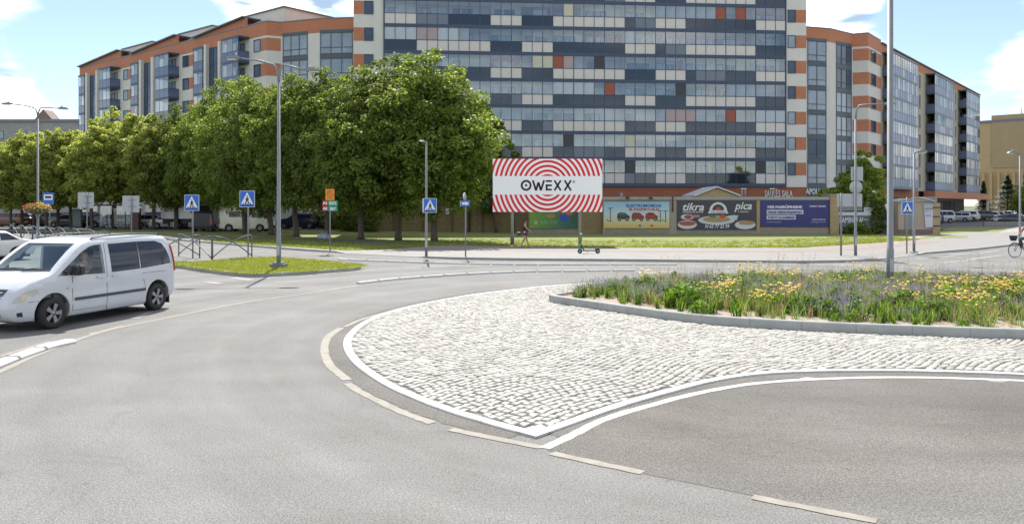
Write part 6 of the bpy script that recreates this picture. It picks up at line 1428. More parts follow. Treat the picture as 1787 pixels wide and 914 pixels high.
# posters
def grad(name, stops, axis=2):
    m = bpy.data.materials.new(name); m.use_nodes = True; nt = m.node_tree; b = nt.nodes['Principled BSDF']; b.inputs['Roughness'].default_value = .45; L = nt.links.new
    tx = nt.nodes.new('ShaderNodeTexCoord'); sp = nt.nodes.new('ShaderNodeSeparateXYZ'); L(tx.outputs['Generated'], sp.inputs[0]); r = nt.nodes.new('ShaderNodeValToRGB'); L(sp.outputs[axis], r.inputs[0])
    e = r.color_ramp.elements; e[0].position = stops[0][0]; e[0].color = (*stops[0][1], 1); e[1].position = stops[-1][0]; e[1].color = (*stops[-1][1], 1)
    for pz_, c in stops[1:-1]: n = e.new(pz_); n.color = (*c, 1)
    L(r.outputs[0], b.inputs['Base Color']); MATS[name] = m; return m
def poster(label, x0, x1, y0, y1, m, frame=M_steel):
    o = thing('poster_board', label, 'poster', (X(x0), DK-.08, Z(y1))); w_, h_ = X(x1)-X(x0), Z(y0)-Z(y1)
    part('board', MB().box(0, w_, -.02, .015, 0, h_), m, o); return o, w_, h_
def disc(rx, rz, n=20): return [(math.cos(i*2*PI/n)*rx, math.sin(i*2*PI/n)*rz) for i in range(n)]
def shape(o, name, poly, x, z, m, y=-.026): return part(name, MB().prism([(x+p[0], z+p[1]) for p in poly], y, y+.004), m, o)
col = lambda n, c: mat(n, c, .5)
o, w_, h_ = poster('light blue and yellow poster with toy cars and kick scooters', 1053.5, 1168, 352, 398, grad('poster_sky', [(0, (.62, .45, .10)), (.28, (.60, .58, .35)), (.55, (.50, .62, .68)), (1, (.25, .48, .66))]))
put_text(o, 'ELEKTROMOBILIAI', w_*.34, -.026, h_*.80, .34, col('ink_blue', (.03, .10, .35)), bold=.012, width=w_*.53); put_text(o, 'IR PASPIRTUKAI', w_*.38, -.026, h_*.66, .34, col('ink_red', (.50, .06, .04)), bold=.012, width=w_*.46)
for x, c, c2 in ((.20, (.04, .06, .05), (.12, .15, .14)), (.42, (.35, .04, .03), (.05, .08, .08)), (.63, (.40, .05, .02), (.04, .04, .05))):
    u = w_*x; v = h_*.33; shape(o, 'car_print', [(0, .12), (.05, .5), (.3, .62), (.75, .58), (.95, .38), (1.12, .30), (1.12, .1), (.9, .02), (.2, .0)], u, v, col('print_%d' % int(x*100), c)); shape(o, 'car_print', [(.2, .42), (.35, .56), (.68, .53), (.8, .38)], u, v, col('print2_%d' % int(x*100), c2), -.031)
    for q in (.22, .88): shape(o, 'wheel_print', disc(.16, .18), u+q, v+.03, col('print_dark', (.03, .03, .035)), -.036); shape(o, 'wheel_print', disc(.07, .08), u+q, v+.03, col('print_grey', (.35, .35, .37)), -.041)
for x, s in ((.10, 1), (.86, .8), (.94, .8)):
    u = w_*x; v = h_*.24; shape(o, 'scooter_print', [(0, 0), (.06, 0), (.02, 1.15*s), (-.04, 1.15*s)], u, v, col('print_dark', (.03, .03, .035)), -.031); shape(o, 'scooter_print', [(-.2, 1.15*s), (.2, 1.18*s), (.2, 1.24*s), (-.2, 1.21*s)], u, v, col('print_dark', (0, 0, 0)), -.031); shape(o, 'scooter_print', [(-.35, .15), (.03, -.02), (.03, .05), (-.33, .22)], u, v, col('print_olive', (.10, .13, .05)), -.036)
put_text(o, '- - - - - - - - - - - -', w_*.18, -.026, h_*.06, .14, col('ink_grey', (.2, .25, .3)), width=w_*.34); shape(o, 'print', [(0, 0), (.22, 0), (.22, .16), (0, .16)], w_*.53, h_*.06, col('ink_blue', (0, 0, 0))); shape(o, 'print', [(0, 0), (.25, 0), (.25, .16), (0, .16)], w_*.71, h_*.06, col('ink_red', (0, 0, 0)))
o, w_, h_ = poster('dark pizza poster with white script and plates of food', 1181, 1319, 350, 401, col('poster_charcoal', (.055, .048, .065))); wt = col('ink_white', (.66, .66, .68))
put_text(o, 'tikra', w_*.06, -.026, h_*.66, .95, wt, bold=.02, shear=.3, width=w_*.27); put_text(o, 'pica', w_*.73, -.026, h_*.70, .95, wt, bold=.02, shear=.3, width=w_*.22); put_text(o, 'ORIGINALUS SKONIS', w_*.07, -.026, h_*.585, .16, wt, bold=.004, width=w_*.26); put_text(o, 'i namus', w_*.77, -.026, h_*.60, .20, wt, bold=.004, width=w_*.13)
put_text(o, 'N 65 77 22 99', w_*.35, -.05, h_*.065, .42, wt, bold=.012, shear=.25, width=w_*.31)
arch = lambda r, n=14: [(math.cos(PI*i/n)*r, math.sin(PI*i/n)*r) for i in range(n+1)]
shape(o, 'logo_arch', arch(.78), w_*.52, h_*.64, wt); shape(o, 'logo_arch', arch(.52), w_*.52, h_*.67, col('logo_green', (.02, .05, .04)), -.032); shape(o, 'logo_arch', arch(.24), w_*.52, h_*.69, col('logo_red', (.5, .05, .04)), -.038)
shape(o, 'logo_band', [(-.9, 0), (.9, 0), (.8, .22), (-.8, .22)], w_*.52, h_*.56, wt, -.036); put_text(o, 'TIK PIZZA', w_*.425, -.042, h_*.575, .22, col('ink_blue2', (.12, .22, .33)), bold=.004, width=w_*.19)
for (x, z, rx, rz, c, y) in ((.50, .33, 1.75, .42, (.55, .57, .58), -.029), (.50, .36, 1.3, .28, (.38, .26, .12), -.033), (.13, .18, 1.15, .40, (.58, .60, .62), -.03), (.13, .22, .8, .22, (.40, .09, .05), -.034), (.86, .17, 1.2, .40, (.58, .60, .62), -.0295), (.88, .24, .8, .2, (.42, .24, .10), -.034), (.13, .44, .62, .26, (.55, .55, .55), -.027), (.14, .44, .36, .2, (.40, .05, .05), -.036), (.24, .47, .4, .13, (.42, .20, .18), -.03), (.72, .42, .75, .22, (.50, .54, .58), -.027), (.80, .40, .3, .25, (.04, .05, .06), -.032)):
    shape(o, 'plate_print', [(a*.93, b_*.95) for a, b_ in disc(min(rx, x*w_, (1-x)*w_)*1.0, min(rz, z*h_-.02))], w_*x, h_*z, col('food_%d' % abs(hash((x, z, c)) % 99999), c), y)
shape(o, 'garnish_print', disc(.3, .12), w_*.45, h_*.46, col('basil', (.04, .22, .06)), -.038); shape(o, 'garnish_print', disc(.28, .16), w_*.575, h_*.46, col('tomato', (.5, .07, .04)), -.038)
o, w_, h_ = poster('dark blue poster with white bold lines of text', 1326.5, 1447, 350, 396, col('poster_blue', (.035, .035, .17))); wb = col('poster_pale', (.55, .55, .66)); nb = MATS['poster_blue']
put_text(o, 'MES PASIR\u016aPINSIME', w_*.10, -.026, h_*.71, .30, col('ink_white', (0, 0, 0)), bold=.015, width=w_*.50)
for z, w2, tx in ((.485, .53, 'VISAIS NEKILNOJAMOJO'), (.285, .42, 'TURTO KLAUSIMAIS')): shape(o, 'text_box', [(0, 0), (w_*w2, 0), (w_*w2, h_*.165), (0, h_*.165)], w_*.09, h_*z, wb); put_text(o, tx, w_*.105, -.033, h_*(z+.035), .26, nb, bold=.012, width=w_*(w2-.03))
put_text(o, 'www.mes.lt', w_*.09, -.026, h_*.17, .16, wb, width=w_*.21); put_text(o, 'MANO  NAMAI', w_*.71, -.026, h_*.76, .17, col('ink_white', (0, 0, 0)), bold=.008, width=w_*.23); shape(o, 'heart_logo', [(0, 0), (.11, .14), (.05, .2), (0, .15), (-.05, .2), (-.11, .14)], w_*.823, h_*.75, col('ink_red', (0, 0, 0)), -.032)
put_text(o, '+370 65 560 560', w_*.74, -.026, h_*.26, .16, wb, bold=.005, width=w_*.20); put_text(o, 'info@namai.lt', w_*.73, -.026, h_*.175, .13, wb, width=w_*.21)
# green garden poster on its own low wall
DK2 = 70.2; X2 = lambda px: (px-CX)*DK2/F; Z2 = lambda py: ZY(py, DK2)
# brown concrete panel wall
ms = mat('brown_concrete_panel', (.20, .145, .075), .9, col2=(.27, .20, .11), scale=1.5, det=8); M_bpost = mat('brown_wall_post', (.15, .115, .065), .9, var=.15, scale=2)
wa, wb_ = A(640, 78.5, .1), A(1012, 70.5, .1); Wd = wb_-wa; t = thing('panel_wall', 'long brown wall of stacked concrete panels behind the maples', 'wall', (wa.x, wa.y, .1), math.atan2(Wd.y, Wd.x)); n = 7; sl = Wd.length/n
for i in range(n+1): part('post', MB().box(i*sl-.1, i*sl+.1, -.12, .12, -.02, 2.55), M_bpost, t)
bx = [MB().box(.1, sl-.1, -.045+k*.004, .045, 0, .80).mesh('wall_panel', ms) for k in range(3)]
for i in range(n):
    for k in range(3): put('wall_panel', bx[(i+k) % 3], t, (i*sl, 0, .0+k*.825))
part('red_post', MB().box(sl*3.55, sl*3.55+.18, -.2, -.13, 0, 2.5), mat('dark_post', (.06, .03, .025), .8), t)
o = thing('notice', 'small white notice on the brown panel wall', 'notice', tuple(A(781, 74.9, ZY(374, 74.9))), math.atan2(Wd.y, Wd.x)); part('frame', MB().box(-.17, .17, -.02, 0, 0, .55), M_swhite, o); part('picture', MB().box(-.11, .11, -.028, -.021, .12, .38), M_sback, o)
o = thing('garden_poster', 'green garden poster low on the wall behind the walking woman', 'poster', (X2(924), DK2-.2, Z2(398))); w_, h_ = X2(1010)-X2(924), Z2(364)-Z2(398)
part('board', MB().box(0, w_, 0, .1, 0, h_), grad('poster_green', [(0, (.20, .36, .04)), (.35, (.10, .26, .06)), (.62, (.06, .16, .09)), (1, (.03, .08, .05))], 0), o); put_text(o, 'BALTIC', w_*.22, -.006, h_*.22, .42, col('pale_green', (.25, .42, .28)), width=w_*.34); shape(o, 'print', [(0, 0), (.26, 0), (.26, .3), (0, .3)], w_*.1, h_*.2, col('pale_print', (.42, .46, .44)), -.008)
for (x, z, rx, rz, c) in ((.43, .62, .4, .18, (.42, .24, .05)), (.70, .52, .42, .32, (.03, .08, .40)), (.80, .75, .3, .15, (.50, .14, .08)), (.68, .84, .13, .14, (.55, .35, .28)), (.78, .2, .55, .18, (.02, .14, .10)), (.2, .85, .5, .14, (.12, .30, .08)), (.9, .5, .25, .5, (.03, .10, .05))): shape(o, 'print', disc(rx, rz), w_*x, h_*z, col('garden_%d' % int(x*1000+z*10), c), -.012-z*.003)
part('low_wall', MB().box(-.1, w_+.5, .11, .5, -Z2(398)+.1, h_+.3), mat('plinth_grey', (.28, .25, .22)), o)
# ---- red and white billboard
def ring_mat():
    m = bpy.data.materials.new('billboard_print'); m.use_nodes = True; nt = m.node_tree; b = nt.nodes['Principled BSDF']; b.inputs['Roughness'].default_value = .4; L = nt.links.new
    tx = nt.nodes.new('ShaderNodeTexCoord'); sp = nt.nodes.new('ShaderNodeSeparateXYZ'); L(tx.outputs['Object'], sp.inputs[0])
    def mth(op, a, b2=None):
        n = nt.nodes.new('ShaderNodeMath'); n.operation = op
        for i, v in enumerate((a, b2)):
            if v is None: continue
            if isinstance(v, (int, float)): n.inputs[i].default_value = v
            else: L(v, n.inputs[i])
        return n.outputs[0]
    r = mth('SQRT', mth('ADD', mth('MULTIPLY', sp.outputs[0], sp.outputs[0]), mth('MULTIPLY', sp.outputs[2], sp.outputs[2])))
    u = BH/349.0; fr_ = mth('FRACT', mth('DIVIDE', mth('SUBTRACT', r, (73-15.5)*u), 31*u)); red = mth('LESS_THAN', fr_, .5); big = mth('GREATER_THAN', r, (73-15.6)*u); 
    innr = mth('LESS_THAN', r, 73*u); bandm = mth('GREATER_THAN', mth('ABSOLUTE', sp.outputs[2]), 61*u); red = mth('MAXIMUM', mth('MULTIPLY', red, big), innr); red = mth('MULTIPLY', red, bandm)
    mx_ = nt.nodes.new('ShaderNodeMix'); mx_.data_type = 'RGBA'; L(red, mx_.inputs[0]); mx_.inputs[6].default_value = (.90, .90, .90, 1); mx_.inputs[7].default_value = (.70, .0, .008, 1); L(mx_.outputs[2], b.inputs['Base Color']); return m
p = G(952, 427.5, .12); DB = p.y; kb = F/DB; BW = 191/kb; BH = 92.5/kb
t = thing('billboard', 'red and white striped billboard with black lettering on two grey posts', 'billboard', (A(955.5, DB, 0).x, DB, .12)); zc = ZY(323.5, DB)-.12
M_bp = mat('concrete_post', (.30, .29, .28), .85, var=.15, scale=4)
for px_, h_ in ((894, 0), (1012, 0)): part('post', MB().tube([((px_-955.5)/kb, .16, -.02), ((px_-955.5)/kb, .16, zc+.8)], .10, 12), M_bp, t)
part('post_foot', MB().tube([((894-955.5)/kb, .16, -.02), ((894-955.5)/kb, .16, .5)], .13, 12), mat('post_foot_dark', (.1, .1, .1), .8), t)
part('frame', MB().box(-BW/2+.03, BW/2-.03, .0, .16, -BH/2+.03, BH/2-.03), M_sback, t, loc=(0, 0, zc)); pb = part('print_panel', MB().box(-BW/2, BW/2, -.03, -.001, -BH/2, BH/2), ring_mat(), t, loc=(0, 0, zc))
u = BH/349; ink = col('billboard_ink', (.012, .012, .012)); zt, zb_ = 34*u, -35*u; x0 = lambda q: (q-973)*u
def seg(a, b2, wd, nm='lettering'): 
    a, b2 = Vector((x0(a[0]), 0, (355-a[1])*u)), Vector((x0(b2[0]), 0, (355-b2[1])*u)); n = (b2-a); n = Vector((-n.z, 0, n.x)).normalized()*wd*u/2; mbk.add([(q.x, -.04, q.z) for q in (a-n, b2-n, b2+n, a+n)], [(0, 1, 2, 3)])
mbk = MB(); n = 36
for i in range(n):
    a, b2 = 2*PI*i/n, 2*PI*(i+1)/n; c0 = (x0(832), 0); mbk.add([(c0[0]+math.cos(a)*36*u, -.04, math.sin(a)*36*u), (c0[0]+math.cos(b2)*36*u, -.04, math.sin(b2)*36*u), (c0[0]+math.cos(b2)*22.5*u, -.04, math.sin(b2)*22.5*u), (c0[0]+math.cos(a)*22.5*u, -.04, math.sin(a)*22.5*u)], [(0, 1, 2, 3)])
mbk.add([(x0(832)+math.cos(i*PI/6)*8*u, -.04, math.sin(i*PI/6)*8*u) for i in range(12)], [tuple(range(12))])
for a, b2 in (((876, 322), (897, 388)), ((897, 388), (913, 335)), ((913, 335), (929, 388)), ((929, 388), (950, 322))): seg(a, b2, 13)
for yy in (327, 355, 383): seg((961, yy), (1001, yy), 12)
seg((967, 349), (967, 389), 12)
for xx in (1014, 1081): seg((xx+4, 322), (xx+46, 389), 12); seg((xx+46, 322), (xx+4, 389), 12)
part('lettering', mbk, ink, t, loc=(0, 0, zc)); put('lettering', text_mesh('\u00ae', 24*u, ink), t, (x0(1137), -.04, zc+15*u), (PI/2, 0, 0))
# ---- memorial stones banner, boards and kiosk at the right
t = thing('memorial_banner', 'dark grey banner with white capitals under a white board', 'banner', (X(1463), DK-.05, .1)); w_ = X(1520)-X(1463)
part('banner', MB().box(0, w_, 0, .06, Z(397)-.1, Z(376.5)-.1), col('banner_grey', (.09, .12, .13)), t); put_text(t, 'PAMINKLAI', .06, -.006, Z(389)-.1, .72, col('ink_white', (0, 0, 0)), bold=.012, width=w_*.72); put_text(t, 'GRANITAS', w_*.77, -.006, Z(384.5)-.1, .2, col('ink_white', (0, 0, 0)), width=w_*.21); put_text(t, 'gamyba ir montavimas', .15, -.006, Z(394.5)-.1, .2, col('ink_grey2', (.35, .38, .4)), width=w_*.6)
part('white_board', MB().box(-.05, w_+.05, 0, .06, Z(376)-.1, Z(370)-.1).box(w_*.78, w_+.4, .0, .06, Z(369.9)-.1, Z(362)-.1), col('board_white', (.55, .55, .57)), t); put_text(t, 'AKMENYS', w_*.82, -.006, Z(367.5)-.1, .26, col('ink_grey', (0, 0, 0)), width=w_*.2)
for x in (.15, w_-.15): part('post', MB().tube([(x, .12, -.02), (x, .12, Z(370)-.1)], .04, 6), M_sblack, t)
t = thing('grey_booth', 'grey booth with a white round lamp and dark sheet door', 'booth', (X(1521), DK+.3, .1)); part('white_wall', MB().box(0, X(1535)-X(1521), 0, 3, 0, Z(352)-.1), M_grey_r, t); part('dark_wall', MB().box(X(1535)-X(1521)+.002, X(1552)-X(1521), -.3, 3, 0, Z(353)-.1), col('booth_slate', (.10, .105, .125)), t)
part('round_disc', MB().lathe([(.72, -.36), (.72, -.31)], 24, 'y', (X(1541)-X(1521), 0, Z(370)-.1)), col('disc_dark', (.06, .06, .075)), t); part('white_disc', MB().lathe([(.30, -.40), (.30, -.37)], 20, 'y', (X(1546.5)-X(1521), 0, Z(362)-.1)), M_swhite, t)
t = thing('pink_kiosk', 'pinkish kiosk with a curved roof edge, posters and a tan brick end', 'kiosk', (X(1556), DK-1.2, .1)); xx = lambda q: X(q)-X(1556)
part('wall', MB().box(0, xx(1614), 0, 4, 0, Z(351)-.1), mat('pink_render', (.42, .33, .27), .85, var=.08, scale=1), t)
part('roof_arch', MB().tube([(xx(1553), -.25, Z(353)-.1), (xx(1570), -.25, Z(348)-.1), (xx(1586), -.25, Z(345.3)-.1), (xx(1602), -.25, Z(348)-.1), (xx(1618), -.25, Z(352.5)-.1)], .07, 6), M_cap, t); part('gable_fill', MB().prism([(xx(1556), Z(351.2)-.1), (xx(1614), Z(351.2)-.1), (xx(1602), Z(348.3)-.1), (xx(1586), Z(346)-.1), (xx(1570), Z(348.3)-.1)], -.2, 3), mat('pink_grey', (.40, .38, .36), .85), t)
part('grey_door', MB().box(xx(1567), xx(1582), -.06, -.0, 0, Z(364)-.1), col('door_grey', (.22, .24, .25)), t); part('white_notice', MB().box(xx(1566), xx(1573), -.08, -.062, Z(366)-.1, Z(356)-.1), M_swhite, t)
part('poster', MB().prism([(xx(1599), Z(365)-.1), (xx(1614), Z(365)-.1), (xx(1614), Z(396)-.1), (xx(1602), Z(396)-.1)], -.10, -.02), mat('poster_pale', (.52, .53, .55), .5, var=.12, scale=2), t); part('poster', MB().box(xx(1598), xx(1614), -.10, -.02, Z(363.5)-.1, Z(355)-.1), mat('poster_grey_blue', (.36, .42, .48), .5), t)
put_text(t, 'LAIKAS', xx(1601), -.106, Z(378)-.1, .34, col('ink_grey', (0, 0, 0)), width=.5); put_text(t, 'RAKTAI', xx(1600), -.106, Z(370)-.1, .3, col('ink_grey', (0, 0, 0)), width=.55)
part('plinth', MB().box(-.05, xx(1614), -.12, 0, 0, .45), mat('plinth_red', (.20, .14, .12), .9), t); part('brick_end', MB().box(xx(1614)+.003, xx(1627), -.1, 4, 0, Z(354)-.1), M_brk, t)
for z in (.7, 1.5, 2.3): part('brick_band', MB().box(xx(1614)+.003, xx(1627), -.13, -.1, z, z+.10), mat('rust_brown', (0, 0, 0)), t)
part('grey_gate_post', MB().box(xx(1608), xx(1626), .3, 3, Z(354)-.09, Z(343.5)-.1), M_steel, t)
# ---------------------------------------------------------------- people, scooter, bicycle
M_skin = mat('skin', (.42, .25, .17), .55); M_hair = mat('brown_hair', (.06, .035, .02), .7)
def person(name, label, loc, rz, J, cloth, skinm=M_skin, height=1.65, hairm=M_hair, extra=None):
    """J: joints in metres, x forward, y left, z up. One continuous body, then clothes over it."""
    t = thing(name, label, 'person', loc, rz)
    V = []; E = []; R = []
    def add(p, r, par):
        V.append(p); R.append(r); i = len(V)-1
        if par is not None: E.append((par, i))
        return i
    pel = add(J['pelvis'], (.125, .10), None); wa = add(J['waist'], (.105, .08), pel); ch = add(J['chest'], (.135, .095), wa); nk0 = add(J['neck'], (.055, .055), ch); nk = add(tuple(Vector(J['neck'])+Vector((.01, 0, .06))), .045, nk0)
    hd = Vector(J['head']); h1 = add(tuple(hd+Vector((.005, 0, -.05))), (.068, .062), nk); h2 = add(tuple(hd+Vector((0, 0, .03))), (.085, .078), h1); h3 = add(tuple(hd+Vector((-.01, 0, .10))), (.06, .055), h2)
    for s in ('l', 'r'):
        sh = add(J['sh'+s], .052, ch); el_ = add(J['el'+s], .038, sh); wr = add(J['wr'+s], .026, el_); d = (Vector(J['wr'+s])-Vector(J['el'+s])).normalized(); pm_ = add(tuple(Vector(J['wr'+s])+d*.05), (.034, .016), wr)
        for k, (o, l) in enumerate(((-.024, .075), (-.008, .085), (.008, .08), (.024, .06))):
            a = add(tuple(Vector(J['wr'+s])+d*.095+Vector((o, 0, 0))), .009, pm_); add(tuple(Vector(J['wr'+s])+d*(.095+l*.8)+Vector((o*1.1, 0, -.012))), .007, a)
        add(tuple(Vector(J['wr'+s])+d*.07+Vector((.045, 0, 0))), .010, pm_)
        hp = add(J['hip'+s], .088, pel); kn = add(J['kn'+s], .055, hp); mc = add(tuple(Vector(J['kn'+s]).lerp(Vector(J['an'+s]), .3)), .052, kn); an = add(J['an'+s], .034, mc); add(J['to'+s], (.04, .025), an)
    body = skin('body', V, E, R, skinm, t, 2)
    # face: nose, eyes, mouth, ears
    part('face', MB().cbox((hd.x+.092, 0, hd.z-.005), (.03, .02, .03)).cbox((hd.x+.078, .03, hd.z+.02), (.02, .022, .010)).cbox((hd.x+.078, -.03, hd.z+.02), (.02, .022, .010)).cbox((hd.x+.078, 0, hd.z-.045), (.02, .045, .010)), mat('face_detail', (.22, .10, .08), .6), t)
    for s in (1, -1): part('ear', MB().lathe([(.022, -.008), (.022, .008)], 10, 'y', (hd.x-.005, s*.080, hd.z)), skinm, t)
    for nm, pts, rad, m in cloth:
        skin(nm, [J[a] if isinstance(a, str) else a for a in pts[0]], pts[1], rad, m, t, 2)
    return t, hd
# walking woman, heading right
ph = G(916, 431.5, .125); rz = -.12
J = dict(pelvis=(0, 0, .90), waist=(.0, 0, 1.04), chest=(.015, 0, 1.24), neck=(.02, 0, 1.39), head=(.045, 0, 1.53), shl=(.01, .165, 1.345), shr=(.015, -.165, 1.345), ell=(-.08, .22, 1.10), wrl=(-.12, .21, .88), elr=(.12, -.22, 1.14), wrr=(.33, -.20, .98),
         hipl=(0, .085, .86), hipr=(0, -.085, .86), knl=(.10, .09, .48), knr=(-.02, -.09, .46), anl=(.22, .09, .09), anr=(-.24, -.09, .14), tol=(.34, .09, .03), tor=(-.13, -.09, .03))
bk = mat('black_vest', (.02, .02, .024), .8); sh_ = mat('dark_shorts', (.035, .03, .04), .8); shoe = mat('trainers', (.10, .10, .11), .7)
t, hd = person('person', 'woman in a black vest and dark shorts walking along the far pavement', (ph.x, ph.y, .125), rz, J,
    [('vest', ((( -.0, 0, .95), 'waist', 'chest', (.01, .11, 1.335), (.01, -.11, 1.335)), [(0, 1), (1, 2), (2, 3), (2, 4)]), [(.175, .150), (.165, .140), (.185, .14), .068, .068], bk),
     ('shorts', (('pelvis', (.0, 0, 1.0), 'hipl', (.055, .09, .62), 'hipr', (-.01, -.09, .66)), [(0, 1), (0, 2), (2, 3), (0, 4), (4, 5)]), [(.168, .14), (.15, .125), .125, .11, .125, .11], sh_),
     ('shoe', ((tuple(Vector(J['anl'])+Vector((-.03, 0, -.04))), J['tol']), [(0, 1)]), [.045, (.045, .03)], shoe), ('shoe', ((tuple(Vector(J['anr'])+Vector((-.03, 0, -.04))), J['tor']), [(0, 1)]), [.045, (.045, .03)], shoe)])
skin('hair', [tuple(hd+Vector((-.02, 0, .06))), tuple(hd+Vector((.02, 0, .10))), tuple(hd+Vector((-.07, 0, .03))), tuple(hd+Vector((-.13, 0, .075)))], [(0, 1), (0, 2), (2, 3)], [(.09, .085), .06, .07, .05], M_hair, t)
o = thing('handbag', 'small black bag with a white top carried behind the walking woman', 'bag', (ph.x-.32, ph.y-.0, .125+.86)); part('bag', MB().box(-.12, .10, -.1, .1, -.16, .02), M_sblack, o); part('bag_top', MB().box(-.13, .05, -.11, .11, .021, .07), M_swhite, o); part('strap', MB().tube([(-.1, 0, .05), (.1, .02, .10), (.18, .10, .05)], .01, 5), M_sblack, o)
# electric scooter
p = G(1012, 442.2, .12); q = G(1043, 442.2, .12); t = thing('electric_scooter', 'green and black electric scooter parked on the far pavement', 'scooter', (p.x, p.y, .12)); L_ = (q-p).length
gr = mat('scooter_green', (.02, .22, .12), .4); whm = MB().lathe([(.045, -.03), (.10, -.032), (.125, -.015), (.125, .015), (.10, .032), (.045, .03)], 22, 'y').mesh('wheel', M_tyre); 
for x in (0, L_): o = put('wheel', whm, t, (x, 0, .125)); part('hub', MB().lathe([(.055, -.036), (.055, .036)], 14, 'y'), M_sback, o)
part('deck', MB().prism([(.14, .13), (L_-.10, .13), (L_-.12, .185), (.20, .185)], -.08, .08), M_sblack, t); part('neck', MB().tube([(.22, 0, .16), (.10, 0, .30), (.065, 0, .46)], [.035, .032, .03], 8), M_sblack, t)
part('fork', MB().tube([(0, .05, .125), (.03, .05, .30)], .013, 6).tube([(0, -.05, .125), (.03, -.05, .30)], .013, 6), gr, t); part('stem', MB().tube([(.03, 0, .28), (.13, 0, 1.08)], [.033, .024], 10), gr, t)
part('handlebar', MB().tube([(.13, -.25, 1.10), (.13, 0, 1.09), (.13, .25, 1.10)], .014, 8), M_sblack, t); part('headlamp', MB().cbox((.05, 0, 1.03), (.09, .07, .07)), M_swhite, t); part('mudguard', MB().tube([(L_-.15, 0, .22), (L_-.02, 0, .27), (L_+.11, 0, .20)], .025, 6), M_sblack, t); part('kickstand', MB().tube([(.35, .0, .13), (.42, -.12, .0)], .009, 5), M_sback, t)
# bicycle and rider at the right edge
p = G(1771, 450, .0); t = thing('bicycle', 'dark city bicycle with a black front basket at the right edge', 'bicycle', (p.x, p.y, .01), .12); r = .355
whb = MB(); whb.tube([(math.cos(a*PI/20)*r, 0, math.sin(a*PI/20)*r) for a in range(41)], .017, 6, False); wm = whb.mesh('wheel', M_tyre)
for x in (0, 1.06):
    o = put('wheel', wm, t, (x, 0, r+.017)); b = MB()
    for i in range(14): a = i*2*PI/14; b.tube([(math.cos(a)*.03, (-.02 if i % 2 else .02), math.sin(a)*.03), (math.cos(a+.2)*(r-.02), 0, math.sin(a+.2)*(r-.02))], .0022, 3)
    b.lathe([(.025, -.045), (.025, .045)], 10, 'y'); part('spokes', b, M_steel, o); part('rim', MB().tube([(math.cos(a*PI/20)*(r-.02), 0, math.sin(a*PI/20)*(r-.02)) for a in range(41)], .010, 5, False), M_sback, o)
fm_ = mat('bicycle_frame', (.03, .035, .05), .4); part('frame', MB().tube([(.20, 0, .92), (.27, 0, .70), (.62, 0, .30)], .018, 8).tube([(.25, 0, .78), (.66, 0, .38)], .016, 8).tube([(.62, 0, .30), (.74, 0, .88)], .016, 8).tube([(.62, .03, .30), (1.06, .06, r)], .011, 6).tube([(.72, .03, .80), (1.06, .06, r)], .010, 6), fm_, t)
part('fork', MB().tube([(.20, .0, .75), (.13, .05, .60), (0, .06, r+.017)], .013, 6).tube([(.20, .0, .75), (.13, -.05, .60), (0, -.06, r+.017)], .013, 6), fm_, t); part('handlebar', MB().tube([(.38, -.28, 1.0), (.22, -.2, 1.04), (.19, 0, 1.02), (.22, .2, 1.04), (.38, .28, 1.0)], .013, 6), M_steel, t); part('handlebar_stem', MB().tube([(.25, 0, .78), (.19, 0, 1.02)], .014, 6), M_steel, t)
b = MB(); b.lathe([(.12, -.13), (.17, .0), (.185, .13)], 16, 'z', (-.08, 0, .98), cap=False); b.lathe([(.001, -.13), (.12, -.13)], 16, 'z', (-.08, 0, .98), cap=False); part('basket', b, M_sblack, t)
part('saddle', MB().prism([(.62, .98), (.90, 1.02), (.90, 1.06), (.62, 1.03)], -.09, .09), M_sblack, t); part('mudguard', MB().tube([(math.cos(a)*(r+.035), 0, r+.017+math.sin(a)*(r+.035)) for a in [.3+i*.2 for i in range(12)]], .012, 5), M_sblack, t)
b = MB(); b.lathe([(.09, -.006), (.09, .006)], 18, 'y', (.62, -.05, .30)); b.tube([(.62, -.08, .30), (.72, -.10, .16)], .011, 5).tube([(.62, .08, .30), (.52, .10, .44)], .011, 5).box(.68, .78, -.19, -.10, .145, .165).box(.47, .57, .10, .19, .43, .45); part('crank', b, M_steel, t)
J = dict(pelvis=(-.0, 0, 1.10), waist=(.04, 0, 1.24), chest=(.10, 0, 1.43), neck=(.15, 0, 1.58), head=(.19, 0, 1.71), shl=(.12, .18, 1.53), shr=(.12, -.18, 1.53), ell=(.26, .25, 1.28), wrl=(.42, .27, 1.11), elr=(.26, -.25, 1.28), wrr=(.42, -.27, 1.11),
         hipl=(.0, .09, 1.05), hipr=(.0, -.09, 1.05), knl=(.22, .11, .70), knr=(.40, -.11, .92), anl=(.04, .15, .30), anr=(.27, -.15, .55), tol=(.18, .15, .22), tor=(.42, -.15, .50))
